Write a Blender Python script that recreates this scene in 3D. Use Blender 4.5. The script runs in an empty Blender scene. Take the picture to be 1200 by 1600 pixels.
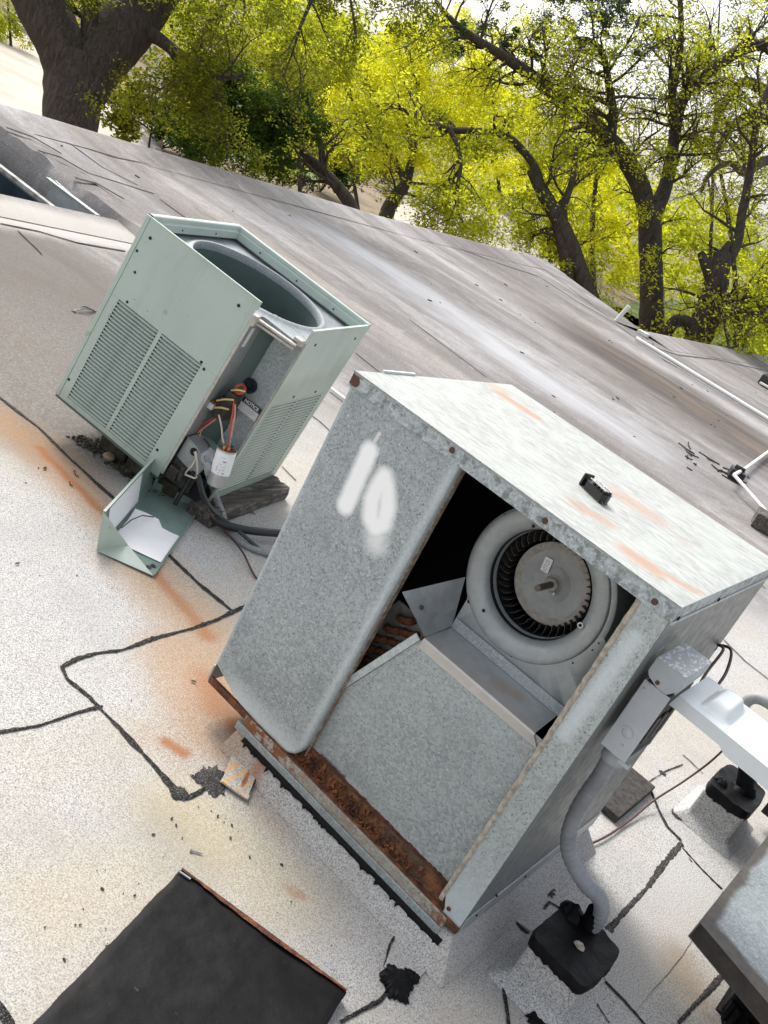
import bpy, math, random
import numpy as np
from mathutils import Matrix, Vector, noise
random.seed(7)
rng = np.random.default_rng(11)
SC = bpy.context.scene
COL = SC.collection
R = math.radians

# ------------------------------------------------------------------ camera, sky, sun, exposure
cam_data = bpy.data.cameras.new('camera')
cam = bpy.data.objects.new('camera', cam_data)
COL.objects.link(cam)
cr, cu, cb, cl = Vector((0.7009, 0.5658, 0.4342)), Vector((-0.5619, 0.06317, 0.8248)), Vector((0.4392, -0.8221, 0.3622)), Vector((1.324, -2.01, 1.732))
cam.matrix_world = Matrix(((cr.x, cu.x, cb.x, cl.x), (cr.y, cu.y, cb.y, cl.y), (cr.z, cu.z, cb.z, cl.z), (0, 0, 0, 1)))
cam_data.sensor_fit = 'VERTICAL'
cam_data.sensor_height = 36.0
cam_data.lens = 35.104
cam_data.clip_start = 0.05
cam_data.clip_end = 2000
SC.camera = cam

SUN_EL, SUN_AZ = R(46), math.atan2(-0.93, 0.34)      # azimuth from +Y towards +X
world = bpy.data.worlds.new('World')
SC.world = world
world.use_nodes = True
wn = world.node_tree
wn.nodes.clear()
sky = wn.nodes.new('ShaderNodeTexSky')
sky.sky_type = 'NISHITA'
sky.sun_disc = False
sky.sun_elevation = SUN_EL
sky.sun_rotation = SUN_AZ
sky.air_density = 1.0
sky.dust_density = 4.0
sky.ozone_density = 1.0
hsv = wn.nodes.new('ShaderNodeHueSaturation')
hsv.inputs['Saturation'].default_value = 0.30
hsv.inputs['Value'].default_value = 1.0
bg = wn.nodes.new('ShaderNodeBackground')
bg.inputs['Strength'].default_value = 0.15
wo = wn.nodes.new('ShaderNodeOutputWorld')
wn.links.new(sky.outputs[0], hsv.inputs['Color'])
wn.links.new(hsv.outputs[0], bg.inputs['Color'])
wn.links.new(bg.outputs[0], wo.inputs['Surface'])

sun_data = bpy.data.lights.new('sun', 'SUN')
sun_data.energy = 1.35
sun_data.angle = R(18)
sun_data.color = (1.0, 0.94, 0.85)
sun = bpy.data.objects.new('sun', sun_data)
COL.objects.link(sun)
sdir = Vector((math.sin(SUN_AZ) * math.cos(SUN_EL), math.cos(SUN_AZ) * math.cos(SUN_EL), math.sin(SUN_EL)))
sun.rotation_euler = sdir.to_track_quat('Z', 'Y').to_euler()
sun.location = (0, 0, 30)

SC.view_settings.view_transform = 'Standard'
SC.view_settings.look = 'None'
SC.view_settings.exposure = 0.95
SC.view_settings.gamma = 1.0
SC.view_settings.use_curve_mapping = False
SC.render.engine = 'CYCLES'
SC.cycles.max_bounces = 8
SC.cycles.transparent_max_bounces = 8

# ------------------------------------------------------------------ node helpers
class NT:
    def __init__(s, name):
        s.m = bpy.data.materials.new(name)
        s.m.use_nodes = True
        s.t = s.m.node_tree
        s.t.nodes.clear()
        s.out = s.t.nodes.new('ShaderNodeOutputMaterial')
        s.b = s.t.nodes.new('ShaderNodeBsdfPrincipled')
        s.t.links.new(s.b.outputs[0], s.out.inputs['Surface'])
        g = s.t.nodes.new('ShaderNodeNewGeometry')
        s.geo = g
        tc = s.t.nodes.new('ShaderNodeTexCoord')
        s.pos = tc.outputs['Object']
        s.wpos = g.outputs['Position']
    def put(s, sock, v):
        if isinstance(v, bpy.types.NodeSocket): s.t.links.new(v, sock)
        elif v is not None:
            if isinstance(v, (tuple, list)) and len(v) == 3 and sock.type == 'RGBA': v = (*v, 1)
            sock.default_value = v
    def math(s, op, a, b=None, c=None, clamp=False):
        n = s.t.nodes.new('ShaderNodeMath'); n.operation = op; n.use_clamp = clamp
        s.put(n.inputs[0], a); s.put(n.inputs[1], b); s.put(n.inputs[2], c)
        return n.outputs[0]
    def vmath(s, op, a, b=None, scale=None):
        n = s.t.nodes.new('ShaderNodeVectorMath'); n.operation = op
        s.put(n.inputs[0], a)
        if b is not None: s.put(n.inputs[1], b)
        if scale is not None: s.put(n.inputs['Scale'], scale)
        return n.outputs['Value'] if op in ('DOT_PRODUCT', 'LENGTH', 'DISTANCE') else n.outputs[0]
    def mix(s, f, a, b, mode='MIX'):
        n = s.t.nodes.new('ShaderNodeMix'); n.data_type = 'RGBA'; n.blend_type = mode
        s.put(n.inputs[0], f); s.put(n.inputs[6], a); s.put(n.inputs[7], b)
        return n.outputs[2]
    def noise(s, scale, detail=3, rough=0.55, vec=None, dist=0.0, color=False):
        n = s.t.nodes.new('ShaderNodeTexNoise')
        n.inputs['Scale'].default_value = scale; n.inputs['Detail'].default_value = detail
        n.inputs['Roughness'].default_value = rough; n.inputs['Distortion'].default_value = dist
        s.put(n.inputs['Vector'], s.vmath('ADD', vec if vec is not None else s.pos, (0.137, 0.291, 0.373)))
        return n.outputs['Color'] if color else n.outputs['Fac']
    def voro(s, scale, vec=None, feature='F1', out='Distance', rnd=1.0):
        n = s.t.nodes.new('ShaderNodeTexVoronoi'); n.feature = feature
        n.inputs['Scale'].default_value = scale; n.inputs['Randomness'].default_value = rnd
        s.put(n.inputs['Vector'], vec if vec is not None else s.pos)
        return n.outputs[out]
    def ramp(s, f, *stops):
        n = s.t.nodes.new('ShaderNodeValToRGB')
        e = n.color_ramp.elements
        while len(e) < len(stops): e.new(0.5)
        for i, (p, c) in enumerate(stops):
            e[i].position = p
            if not isinstance(c, (tuple, list)): c = (c, c, c)
            e[i].color = (*c, 1)
        s.put(n.inputs[0], f)
        return n.outputs[0]
    def rng(s, v, a, b, c=0.0, d=1.0, smooth=True):
        n = s.t.nodes.new('ShaderNodeMapRange')
        n.interpolation_type = 'SMOOTHSTEP' if smooth else 'LINEAR'
        n.clamp = True if not smooth else n.clamp
        s.put(n.inputs[0], v)
        for i, x in enumerate((a, b, c, d)): s.put(n.inputs[i + 1], x)
        return n.outputs[0]
    def scale(s, vec, sc, rot=(0, 0, 0)):
        n = s.t.nodes.new('ShaderNodeMapping')
        n.inputs['Scale'].default_value = sc; n.inputs['Rotation'].default_value = rot
        s.put(n.inputs['Vector'], vec)
        return n.outputs[0]
    def sep(s, v):
        n = s.t.nodes.new('ShaderNodeSeparateXYZ'); s.put(n.inputs[0], v); return n.outputs
    def capsule(s, vec, a, b, r0, r1):
        """1 inside r0 of the segment a-b, 0 beyond r1: a stain or brush stroke with its own outline"""
        a, b = Vector(a), Vector(b); d = b - a
        if d.length < 1e-5:
            ln = s.vmath('DISTANCE', vec, tuple(a))
        else:
            q = s.vmath('SUBTRACT', vec, tuple(a))
            t = s.math('DIVIDE', s.vmath('DOT_PRODUCT', q, tuple(d)), d.length_squared, clamp=True)
            foot = s.vmath('SCALE', tuple(d), scale=t)
            ln = s.vmath('DISTANCE', q, foot)
        return s.rng(ln, r1, r0, 0.0, 1.0)
    def mx(s, *l):
        o = l[0]
        for x in l[1:]: o = s.math('MAXIMUM', o, x)
        return o
    def bump(s, h, strength=0.3, dist=0.01):
        n = s.t.nodes.new('ShaderNodeBump')
        n.inputs['Strength'].default_value = strength; n.inputs['Distance'].default_value = dist
        s.put(n.inputs['Height'], h)
        s.t.links.new(n.outputs[0], s.b.inputs['Normal'])
    def fin(s, color, rough=0.6, metal=0.0, spec=None):
        s.put(s.b.inputs['Base Color'], color); s.put(s.b.inputs['Roughness'], rough); s.put(s.b.inputs['Metallic'], metal)
        if spec is not None: s.b.inputs['Specular IOR Level'].default_value = spec
        return s.m

def warp(n, vec, scale, amt):
    c = n.noise(scale, 3, 0.6, vec, color=True)
    return n.vmath('ADD', vec, n.vmath('SCALE', n.vmath('SUBTRACT', c, (0.5, 0.5, 0.5)), scale=amt))

def galv(name, lo=(0.235, 0.265, 0.275), hi=(0.46, 0.50, 0.51), metal=0.35, rough=0.48, fleck=1.0, extra=None, big=0.4, spang=150):
    n = NT(name)
    p = n.pos
    sp = n.sep(n.voro(spang, p, out='Color'))[0]
    base = n.mix(n.ramp(sp, (0.0, 0.15), (1.0, 0.85)), lo, hi)
    cl = n.noise(4.0, 4, 0.6, p)
    base = n.mix(n.math('MULTIPLY', n.rng(cl, 0.35, 0.7), big), base, tuple(0.5 * (a + b) * 1.22 for a, b in zip(lo, hi)))
    lo2 = n.rng(n.noise(2.2, 5, 0.65, n.vmath('ADD', p, (4, 1, 2))), 0.5, 0.72)
    base = n.mix(n.math('MULTIPLY', lo2, 0.35), base, tuple(v * 0.62 for v in lo))
    fl = n.rng(n.noise(190, 3, 0.65, p), 0.57, 0.66)
    base = n.mix(n.math('MULTIPLY', fl, 0.75 * fleck), base, (0.075, 0.095, 0.10))
    wf = n.rng(n.noise(150, 2, 0.6, n.vmath('ADD', p, (3.1, 7.7, 1.3))), 0.64, 0.72)
    base = n.mix(n.math('MULTIPLY', wf, 0.6 * fleck), base, (0.72, 0.75, 0.76))
    if extra: base = extra(n, base)
    n.bump(n.math('ADD', n.math('MULTIPLY', n.noise(160, 2, 0.5, p), 0.12), n.noise(5.5, 2, 0.5, p)), 0.22, 0.012)
    return n.fin(base, n.rng(n.noise(30, 2, 0.5, p), 0.2, 0.8, rough - 0.08, rough + 0.14), metal)

def plain(name, col, rough=0.5, metal=0.0, var=0.15, scale=20, bump=0.0, bscale=60):
    n = NT(name)
    f = n.noise(scale, 4, 0.6)
    c = n.mix(n.rng(f, 0.25, 0.75), tuple(v * (1 - var) for v in col), tuple(min(1, v * (1 + var)) for v in col))
    if bump: n.bump(n.noise(bscale, 4, 0.6), bump, 0.004)
    return n.fin(c, rough, metal)

# ------------------------------------------------------------------ materials
def white_edge(n, base):
    # zinc bloom along the rim of the left panel, sprayed numerals, a little rust
    q = n.pos
    x, y, z = n.sep(warp(n, q, 14, 0.012))
    low = n.rng(n.math('ADD', z, n.math('MULTIPLY', x, 0.02)), 0.21, 0.125)
    lowz = n.math('MULTIPLY', low, n.rng(x, 0.02, 0.10))
    rgt = n.math('MULTIPLY', n.rng(x, 0.335, 0.358), 0.6)
    lft = n.math('MULTIPLY', n.rng(x, 0.016, 0.004), 0.55)
    base = n.mix(n.math('MULTIPLY', n.mx(lowz, rgt, lft), 0.8), base, (0.60, 0.66, 0.68))
    rust = n.rng(z, 0.128, 0.112)
    base = n.mix(n.math('MULTIPLY', rust, n.rng(n.noise(60, 3), 0.3, 0.5)), base, (0.16, 0.06, 0.03))
    w = warp(n, q, 30, 0.006)
    flat = n.vmath('MULTIPLY', w, (1, 0, 1))
    st = [n.capsule(flat, a, b, 0.013, 0.034) for a, b in (((0.135, 0, 0.948), (0.144, 0, 0.796)),)]
    loop = [(0.2055, 0, 0.918), (0.232, 0, 0.893), (0.254, 0, 0.858), (0.263, 0, 0.822), (0.250, 0, 0.800), (0.225, 0, 0.812), (0.205, 0, 0.85), (0.203, 0, 0.885), (0.2055, 0, 0.918)]
    st += [n.capsule(flat, loop[i], loop[i + 1], 0.009, 0.036) for i in range(len(loop) - 1)]
    st.append(n.math('MULTIPLY', n.capsule(flat, (0.135, 0, 0.96), (0.137, 0, 1.0), 0.001, 0.008), 0.35))
    st.append(n.math('MULTIPLY', n.capsule(flat, (0.26, 0, 0.785), (0.27, 0, 0.77), 0.001, 0.05), 0.5))
    paint = n.mx(*st)
    return n.mix(n.math('POWER', paint, 0.6), base, (0.97, 0.98, 0.98))

M = {}
M['galv_front'] = galv('galvanized_front', extra=white_edge)
def post_extra(n, base):
    x, y, z = n.sep(warp(n, n.pos, 9, 0.03))
    s1 = n.capsule(n.vmath('MULTIPLY', n.pos, (1, 0, 1)), (0.91, 0, 0.70), (0.92, 0, 0.98), 0.004, 0.03)
    b = n.math('MULTIPLY', n.mx(n.rng(z, 0.42, 0.10), s1), 0.75)
    base = n.mix(b, base, (0.60, 0.67, 0.70))
    return n.mix(n.math('MULTIPLY', n.rng(z, 0.125, 0.108), 0.95), base, (0.17, 0.065, 0.03))
M['galv_post'] = galv('galvanized_post', lo=(0.29, 0.32, 0.32), hi=(0.50, 0.54, 0.54), extra=post_extra)
M['galv'] = galv('galvanized_sheet')
M['galv_light'] = galv('galvanized_light', lo=(0.36, 0.40, 0.41), hi=(0.58, 0.62, 0.63), fleck=0.8)
M['galv_plain'] = galv('galvanized_smooth', lo=(0.33, 0.35, 0.355), hi=(0.43, 0.45, 0.46), fleck=0.12, metal=0.55, rough=0.38, spang=40)
M['galv_side'] = galv('galvanized_dull_shaded_side', lo=(0.15, 0.16, 0.16), hi=(0.20, 0.215, 0.215), fleck=0.15, metal=0.35, rough=0.42)  # dull zinc, darkened to paint in the dim reflections on this side
M['blower'] = galv('blower_grey', lo=(0.34, 0.365, 0.365), hi=(0.42, 0.445, 0.445), fleck=0.12, metal=0.3, rough=0.42, spang=60)
def shelf_extra(n, base):
    w = warp(n, n.pos, 12, 0.04)
    m = n.mx(n.capsule(w, (0.70, 0.10, 0.64), (0.74, 0.12, 0.64), 0.004, 0.05), n.math('MULTIPLY', n.capsule(w, (0.5, 0.03, 0.64), (0.86, 0.03, 0.64), 0.01, 0.05), 0.5))
    return n.mix(n.math('MULTIPLY', m, 0.6), base, (0.46, 0.36, 0.27))
M['shelf'] = galv('galvanized_shelf', lo=(0.44, 0.45, 0.45), hi=(0.54, 0.55, 0.56), fleck=0.1, metal=0.45, rough=0.4, spang=40, extra=shelf_extra)

def cap_mat():
    n = NT('chalky_cap')
    p = n.wpos
    st = n.noise(1.0, 5, 0.65, n.scale(p, (22, 75, 20)), dist=0.6)
    base = n.mix(n.rng(st, 0.35, 0.66), (0.29, 0.305, 0.295), (0.45, 0.46, 0.44))
    base = n.mix(n.math('MULTIPLY', n.rng(n.noise(7, 4), 0.42, 0.66), 0.5), base, (0.44, 0.475, 0.44))
    cr = n.math('MULTIPLY', n.rng(n.noise(1, 4, 0.7, n.scale(p, (30, 95, 30)), dist=1.5), 0.55, 0.64), 0.6)
    base = n.mix(cr, base, (0.25, 0.265, 0.255))
    w = warp(n, n.vmath('MULTIPLY', p, (1, 1, 0)), 16, 0.05)
    def c(*a): return tuple(Vector((q[0], q[1], 0)) for q in a)
    pts = [(0.06837, 0.6431, 1.097), (0.1922, 0.6558, 1.097), (0.00574, 0.6734, 1.097), (0.04892, 0.7072, 1.097), (0.6145, 0.1588, 1.097), (0.678, 0.1822, 1.097), (0.596, 0.4602, 1.097), (0.6937, 0.468, 1.097), (0.7911, 0.09364, 1.097), (0.851, 0.094, 1.097), (0.851, 0.094, 1.097), (0.9452, 0.1532, 1.097), (0.7924, 0.4261, 1.097), (0.8093, 0.4465, 1.097), (0.006002, -0.002021, 1.097), (0.02994, 0.01014, 1.097)]
    rr = [(0, 1, .008, .045, .8), (2, 3, .01, .05, .4), (4, 5, .004, .05, .6), (6, 7, .01, .075, .5), (8, 9, .006, .06, .75), (10, 11, .006, .03, .6), (12, 13, .01, .03, .2)]
    m = n.mx(*[n.math('MULTIPLY', n.capsule(w, (*pts[a][:2], 0), (*pts[b][:2], 0), r0, r1), k) for a, b, r0, r1, k in rr])
    m = n.math('MULTIPLY', m, n.rng(st, 0.3, 0.55, 0.65, 1.0))
    base = n.mix(n.math('MULTIPLY', m, 1.1, clamp=True), base, (0.40, 0.225, 0.135))
    x, y, z = n.sep(p)
    # the skirt below the sheet's edge is bare, dirty zinc
    sk = n.rng(z, 1.0925, 1.0905)
    sp = n.sep(n.voro(150, p, out='Color'))[0]
    zn = n.mix(sp, (0.30, 0.33, 0.34), (0.50, 0.54, 0.55))
    zn = n.mix(n.math('MULTIPLY', n.rng(n.noise(38, 5, 0.7), 0.48, 0.62), 0.85), zn, (0.15, 0.17, 0.165))
    base = n.mix(sk, base, zn)
    rc = n.capsule(warp(n, p, 60, 0.008), (-0.003, -0.004, 1.078), (0.012, -0.004, 1.074), 0.012, 0.016)
    base = n.mix(rc, base, (0.085, 0.03, 0.02))
    n.bump(n.math('ADD', st, n.noise(120, 2)), 0.25, 0.003)
    return n.fin(base, 0.55, 0.0)
M['cap'] = cap_mat()

def rust(name, a=(0.09, 0.032, 0.018), b=(0.26, 0.09, 0.03), sc=28):
    n = NT(name)
    f = n.noise(sc, 6, 0.7)
    c = n.ramp(f, (0.28, tuple(v * 0.5 for v in a)), (0.45, a), (0.62, b), (0.8, tuple(min(1, v * 1.4) for v in b)))
    n.bump(n.noise(sc * 3, 5, 0.7), 0.9, 0.008)
    return n.fin(c, 0.85)
M['rust'] = rust('rust')
M['rust_dark'] = rust('rust_dark', (0.06, 0.024, 0.016), (0.13, 0.05, 0.025))
def pan_mat():
    n = NT('rusted_pan')
    f = n.noise(26, 6, 0.72)
    c = n.ramp(f, (0.3, (0.035, 0.017, 0.012)), (0.46, (0.11, 0.042, 0.02)), (0.58, (0.25, 0.10, 0.035)), (0.72, (0.16, 0.12, 0.08)))
    x, y, z = n.sep(n.pos)
    grey = n.math('MULTIPLY', n.rng(x, 0.60, 0.74), n.rng(n.noise(9, 3), 0.4, 0.6))
    c = n.mix(n.math('MULTIPLY', grey, 0.7), c, (0.085, 0.075, 0.055))
    n.bump(n.noise(70, 6, 0.75), 1.0, 0.012)
    return n.fin(c, 0.9)
M['pan'] = pan_mat()
def rail_extra(n, base):
    x, y, z = n.sep(warp(n, n.pos, 25, 0.05))
    f = n.noise(45, 4, 0.7)
    m = n.math('MULTIPLY', n.rng(f, 0.40, 0.55), n.mx(n.rng(x, 0.50, 0.30), n.rng(x, 0.80, 0.93), 0.3))
    return n.mix(m, base, (0.22, 0.085, 0.035))
M['rail'] = galv('stained_rail', lo=(0.30, 0.31, 0.28), hi=(0.47, 0.46, 0.40), extra=rail_extra)
M['rail_grey'] = galv('curb_rail_zinc', lo=(0.24, 0.27, 0.27), hi=(0.40, 0.44, 0.44))
M['seal'] = plain('dried_sealant', (0.36, 0.32, 0.26), 0.8, 0, 0.35, 70, 0.5, 140)
M['black'] = plain('cavity_black', (0.006, 0.007, 0.012), 0.9, 0, 0.3)  # near-black colour standing in for the dark inside hollow parts
M['dark_metal'] = plain('dark_blade_metal', (0.085, 0.078, 0.07), 0.5, 0.3, 0.4, 60)
M['dusty'] = plain('dusty_wheel', (0.34, 0.32, 0.29), 0.75, 0.1, 0.22, 50, 0.2, 200)
M['wheel_grey'] = plain('wheel_grey', (0.30, 0.315, 0.31), 0.5, 0.25, 0.12, 30)
M['shaft'] = plain('steel_shaft', (0.12, 0.105, 0.09), 0.45, 0.5, 0.2, 40)
M['hole'] = plain('screw_hole_black', (0.012, 0.012, 0.012), 0.8, 0, 0.2)
M['screw'] = plain('rusted_screw', (0.10, 0.05, 0.035), 0.6, 0.3, 0.4, 300)
M['screw_grey'] = plain('zinc_screw', (0.45, 0.46, 0.46), 0.4, 0.7, 0.2, 100)
M['coil_fin'] = plain('coil_sheet', (0.30, 0.29, 0.26), 0.6, 0.2, 0.35, 25)
M['coil_tube'] = rust('coil_tube_rust', (0.14, 0.058, 0.025), (0.30, 0.13, 0.055), 40)

def green(name, dirty=False, k=1.0):
    n = NT(name)
    p = n.pos
    c = n.mix(n.rng(n.noise(3.5, 4, 0.6), 0.3, 0.7), (0.41 * k, 0.485 * k, 0.437 * k), (0.445 * k, 0.525 * k, 0.47 * k))
    sp = n.rng(n.noise(16, 3, 0.5, n.vmath('ADD', p, (2.2, 0.3, 5.1))), 0.69, 0.74)
    c = n.mix(n.math('MULTIPLY', sp, 0.45), c, (0.20, 0.25, 0.22))
    ch = n.rng(n.noise(34, 4, 0.7, n.vmath('ADD', p, (7, 1, 3))), 0.68, 0.70)
    c = n.mix(n.math('MULTIPLY', ch, 0.6), c, (0.16, 0.15, 0.13))
    vs = n.rng(n.noise(1, 4, 0.6, n.scale(p, (16, 16, 1.2))), 0.52, 0.72)
    c = n.mix(n.math('MULTIPLY', vs, 0.22), c, (0.24, 0.29, 0.25))
    fine = n.rng(n.noise(110, 3, 0.6), 0.66, 0.74)
    c = n.mix(n.math('MULTIPLY', fine, 0.25), c, (0.2, 0.23, 0.2))
    if dirty:
        x, y, z = n.sep(warp(n, p, 9, 0.09))
        d = n.rng(z, 0.60, 0.52)
        d2 = n.math('MULTIPLY', n.rng(y, 0.50, 0.62), n.rng(z, 0.70, 0.58))
        c = n.mix(n.math('MULTIPLY', n.mx(n.math('MULTIPLY', d, 0.8), d2), 0.75), c, (0.30, 0.35, 0.295))
    else:
        x, y, z = n.sep(warp(n, p, 7, 0.06))
        c = n.mix(n.math('MULTIPLY', n.rng(z, 0.07, -0.01), 0.4), c, (0.26, 0.31, 0.26))
    n.bump(n.noise(4, 2), 0.16, 0.012)
    return n.fin(c, n.rng(n.noise(9, 3), 0.3, 0.7, 0.36, 0.5), 0.0)
M['green'] = green('sage_green_paint')
M['green_dirty'] = green('sage_green_paint_dirty', True)
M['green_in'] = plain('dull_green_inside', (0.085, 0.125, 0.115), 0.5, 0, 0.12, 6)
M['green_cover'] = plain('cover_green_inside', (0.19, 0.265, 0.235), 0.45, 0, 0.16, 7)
M['galv_fan'] = galv('galvanized_fan_deck', lo=(0.23, 0.255, 0.265), hi=(0.36, 0.395, 0.405), fleck=0.7, metal=0.3)
M['fin_dark'] = plain('condenser_fins', (0.05, 0.052, 0.045), 0.8, 0.1, 0.5, 40)
M['bracket'] = plain('tan_stained_bracket', (0.47, 0.44, 0.40), 0.5, 0.3, 0.2, 50)
M['grey_plate'] = galv('grey_bracket_plate', lo=(0.30, 0.32, 0.32), hi=(0.42, 0.44, 0.44), fleck=0.4)
M['rubber'] = plain('black_rubber', (0.012, 0.013, 0.016), 0.45, 0, 0.2)
M['blue_black'] = plain('blue_black_grommet', (0.015, 0.02, 0.035), 0.35, 0, 0.2)
M['white_plastic'] = plain('white_plastic', (0.75, 0.75, 0.74), 0.4, 0, 0.05)
M['paper'] = plain('white_label', (0.80, 0.80, 0.80), 0.6, 0, 0.05, 30)
M['ink'] = plain('label_ink', (0.02, 0.02, 0.022), 0.6, 0, 0.1)
M['ink_grey'] = plain('label_grey_print', (0.42, 0.42, 0.46), 0.6, 0, 0.15)
M['ink_blue'] = plain('label_violet_print', (0.24, 0.23, 0.42), 0.6, 0, 0.15)
M['alu'] = plain('aluminium_can', (0.60, 0.59, 0.59), 0.35, 0.6, 0.06)
M['cap_top'] = plain('capacitor_top_brown', (0.16, 0.07, 0.035), 0.6, 0.1, 0.3, 60)
M['copper'] = plain('copper', (0.62, 0.27, 0.13), 0.4, 0.8, 0.15)
M['wire_red'] = plain('wire_red', (0.50, 0.075, 0.065), 0.45, 0, 0.1)
M['wire_pink'] = plain('wire_pale_pink', (0.58, 0.27, 0.22), 0.5, 0, 0.1)
M['wire_yellow'] = plain('wire_yellow', (0.62, 0.50, 0.19), 0.5, 0, 0.1)
M['wire_green'] = plain('wire_green', (0.02, 0.22, 0.14), 0.45, 0, 0.1)
M['wire_white'] = plain('wire_cream', (0.66, 0.58, 0.47), 0.5, 0, 0.1)
M['wire_brown'] = plain('wire_brown', (0.075, 0.028, 0.024), 0.5, 0, 0.2)
M['cable_green'] = plain('cable_dark_green', (0.025, 0.045, 0.038), 0.45, 0, 0.2)
M['contactor'] = plain('contactor_brown_black', (0.032, 0.026, 0.02), 0.5, 0, 0.5, 60)
M['orange_ring'] = plain('red_orange_ring', (0.45, 0.085, 0.05), 0.45, 0, 0.1)
M['flex'] = plain('grey_flex_conduit', (0.30, 0.305, 0.31), 0.55, 0, 0.1, 60)
M['lt_grey'] = plain('liquidtight_grey', (0.235, 0.245, 0.265), 0.42, 0, 0.14, 18)
M['fitting'] = plain('grey_fitting', (0.36, 0.37, 0.39), 0.4, 0.1, 0.08)
M['dbx'] = galv('disconnect_grey_paint', lo=(0.38, 0.40, 0.42), hi=(0.43, 0.455, 0.475), fleck=0.05, metal=0.05, rough=0.4, spang=10)
def hood_mat():
    n = NT('flaked_hood_paint')
    f = n.rng(n.noise(1, 5, 0.7, n.scale(n.pos, (120, 60, 40))), 0.52, 0.60)
    c = n.mix(f, (0.40, 0.415, 0.43), (0.78, 0.79, 0.80))
    return n.fin(c, 0.45, 0.1)
M['hood'] = hood_mat()
M['white_paint'] = plain('white_cover_paint', (0.66, 0.70, 0.71), 0.35, 0, 0.05, 6)
M['dark_inside'] = plain('near_black_inside', (0.012, 0.010, 0.009), 0.6, 0, 0.9, 9)  # near-black fill painted for the dark of open case and recess

def tar_mat(name, col=(0.0035, 0.0035, 0.004), rough=0.5, b=0.5, bs=22, grain=0.0):
    n = NT(name)
    f = n.noise(bs, 5, 0.6)
    c = n.mix(n.rng(f, 0.35, 0.7), col, tuple(v * 2.2 for v in col))
    if grain:
        g = n.rng(n.noise(330, 2, 0.6, n.wpos), 0.56, 0.64)
        c = n.mix(n.math('MULTIPLY', g, grain), c, (0.38, 0.37, 0.36))
    n.bump(f, b, 0.01)
    return n.fin(c, rough, 0.0, 0.13)
M['tar'] = tar_mat('roof_tar')
M['tar_seam'] = tar_mat('tar_seam', (0.011, 0.0105, 0.0105), 0.75, 0.8, 60, 0.4)
M['tar_old'] = tar_mat('old_grey_tar', (0.024, 0.022, 0.022), 0.8, 0.6, 40, 0.45)
M['lap'] = plain('lap_seam_dark', (0.06, 0.055, 0.052), 0.9, 0, 0.4, 9)  # dark brown-grey colour of the far lap seams
def hatch_mat():
    n = NT('tar_coated_lid')
    f = n.noise(14, 5, 0.6)
    c = n.mix(n.rng(f, 0.3, 0.75), (0.006, 0.006, 0.0065), (0.012, 0.012, 0.0125))
    d = n.rng(n.noise(38, 3, 0.6), 0.70, 0.76)
    c = n.mix(n.math('MULTIPLY', d, 0.25), c, (0.16, 0.14, 0.12))
    n.bump(n.math('ADD', n.noise(40, 4, 0.6), n.math('MULTIPLY', n.noise(9, 3), 1.0)), 0.22, 0.008)
    return n.fin(c, 0.6, 0.0, 0.14)
M['hatch'] = hatch_mat()
M['wood'] = None
def wood_mat(name, a, b, sc=(3, 60, 60)):
    n = NT(name)
    f = n.noise(1.0, 6, 0.7, n.scale(n.pos, sc), dist=0.4)
    c = n.ramp(f, (0.30, tuple(v * 0.35 for v in a)), (0.5, a), (0.72, b))
    n.bump(f, 0.9, 0.01)
    return n.fin(c, 0.85)
M['wood'] = wood_mat('weathered_timber', (0.075, 0.065, 0.055), (0.26, 0.235, 0.205), (60, 3.5, 60))
M['brick_old'] = plain('mossy_block', (0.055, 0.048, 0.030), 0.9, 0, 0.7, 16, 0.8, 60)
M['pebble'] = plain('tan_pebble', (0.30, 0.22, 0.13), 0.8, 0, 0.2)
M['leaf_dry'] = plain('dry_leaf_brown', (0.22, 0.085, 0.05), 0.7, 0, 0.3, 50)
M['leaf_dark'] = plain('dry_leaf_dark', (0.05, 0.025, 0.02), 0.8, 0, 0.3, 50)
M['pvc'] = plain('white_pvc', (0.72, 0.72, 0.70), 0.4, 0, 0.08, 4)
M['blue_steel'] = plain('blue_painted_steel', (0.018, 0.034, 0.05), 0.3, 0.1, 0.35, 8)
M['white_frame'] = plain('off_white_frame', (0.28, 0.28, 0.265), 0.6, 0, 0.55, 9)
M['fuse_black'] = plain('fuse_black', (0.012, 0.012, 0.013), 0.4, 0, 0.3)
M['concrete'] = plain('pale_concrete', (0.46, 0.41, 0.35), 0.9, 0, 0.18, 0.6, 0.2, 20)
M['kerb'] = plain('kerb_concrete', (0.36, 0.33, 0.29), 0.9, 0, 0.15, 2)
M['lawn'] = plain('lawn_green', (0.09, 0.13, 0.025), 0.9, 0, 0.4, 1.5)
M['earth'] = plain('earth_and_litter', (0.20, 0.155, 0.10), 0.95, 0, 0.35, 0.7)
M['fence_green'] = plain('green_fence_paint', (0.02, 0.075, 0.045), 0.5, 0, 0.2)
M['brickwall'] = plain('tan_brick_wall', (0.30, 0.21, 0.15), 0.85, 0, 0.2, 3)

def granule(n, p, k=1.0):
    g1 = n.noise(250, 3, 0.75, p)
    g2 = n.noise(170, 3, 0.7, n.vmath('ADD', p, (5, 3, 1)))
    c = n.ramp(g1, (0.35, 0.13 * k), (0.45, 0.34 * k), (0.53, 0.46 * k), (0.64, 0.59 * k))
    dk = n.rng(g2, 0.58, 0.66)
    c = n.mix(n.math('MULTIPLY', dk, 0.55), c, (0.10, 0.095, 0.09))
    c = n.mix(1.0, c, (1.0, 0.99, 0.968), 'MULTIPLY')
    return c, g1

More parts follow.
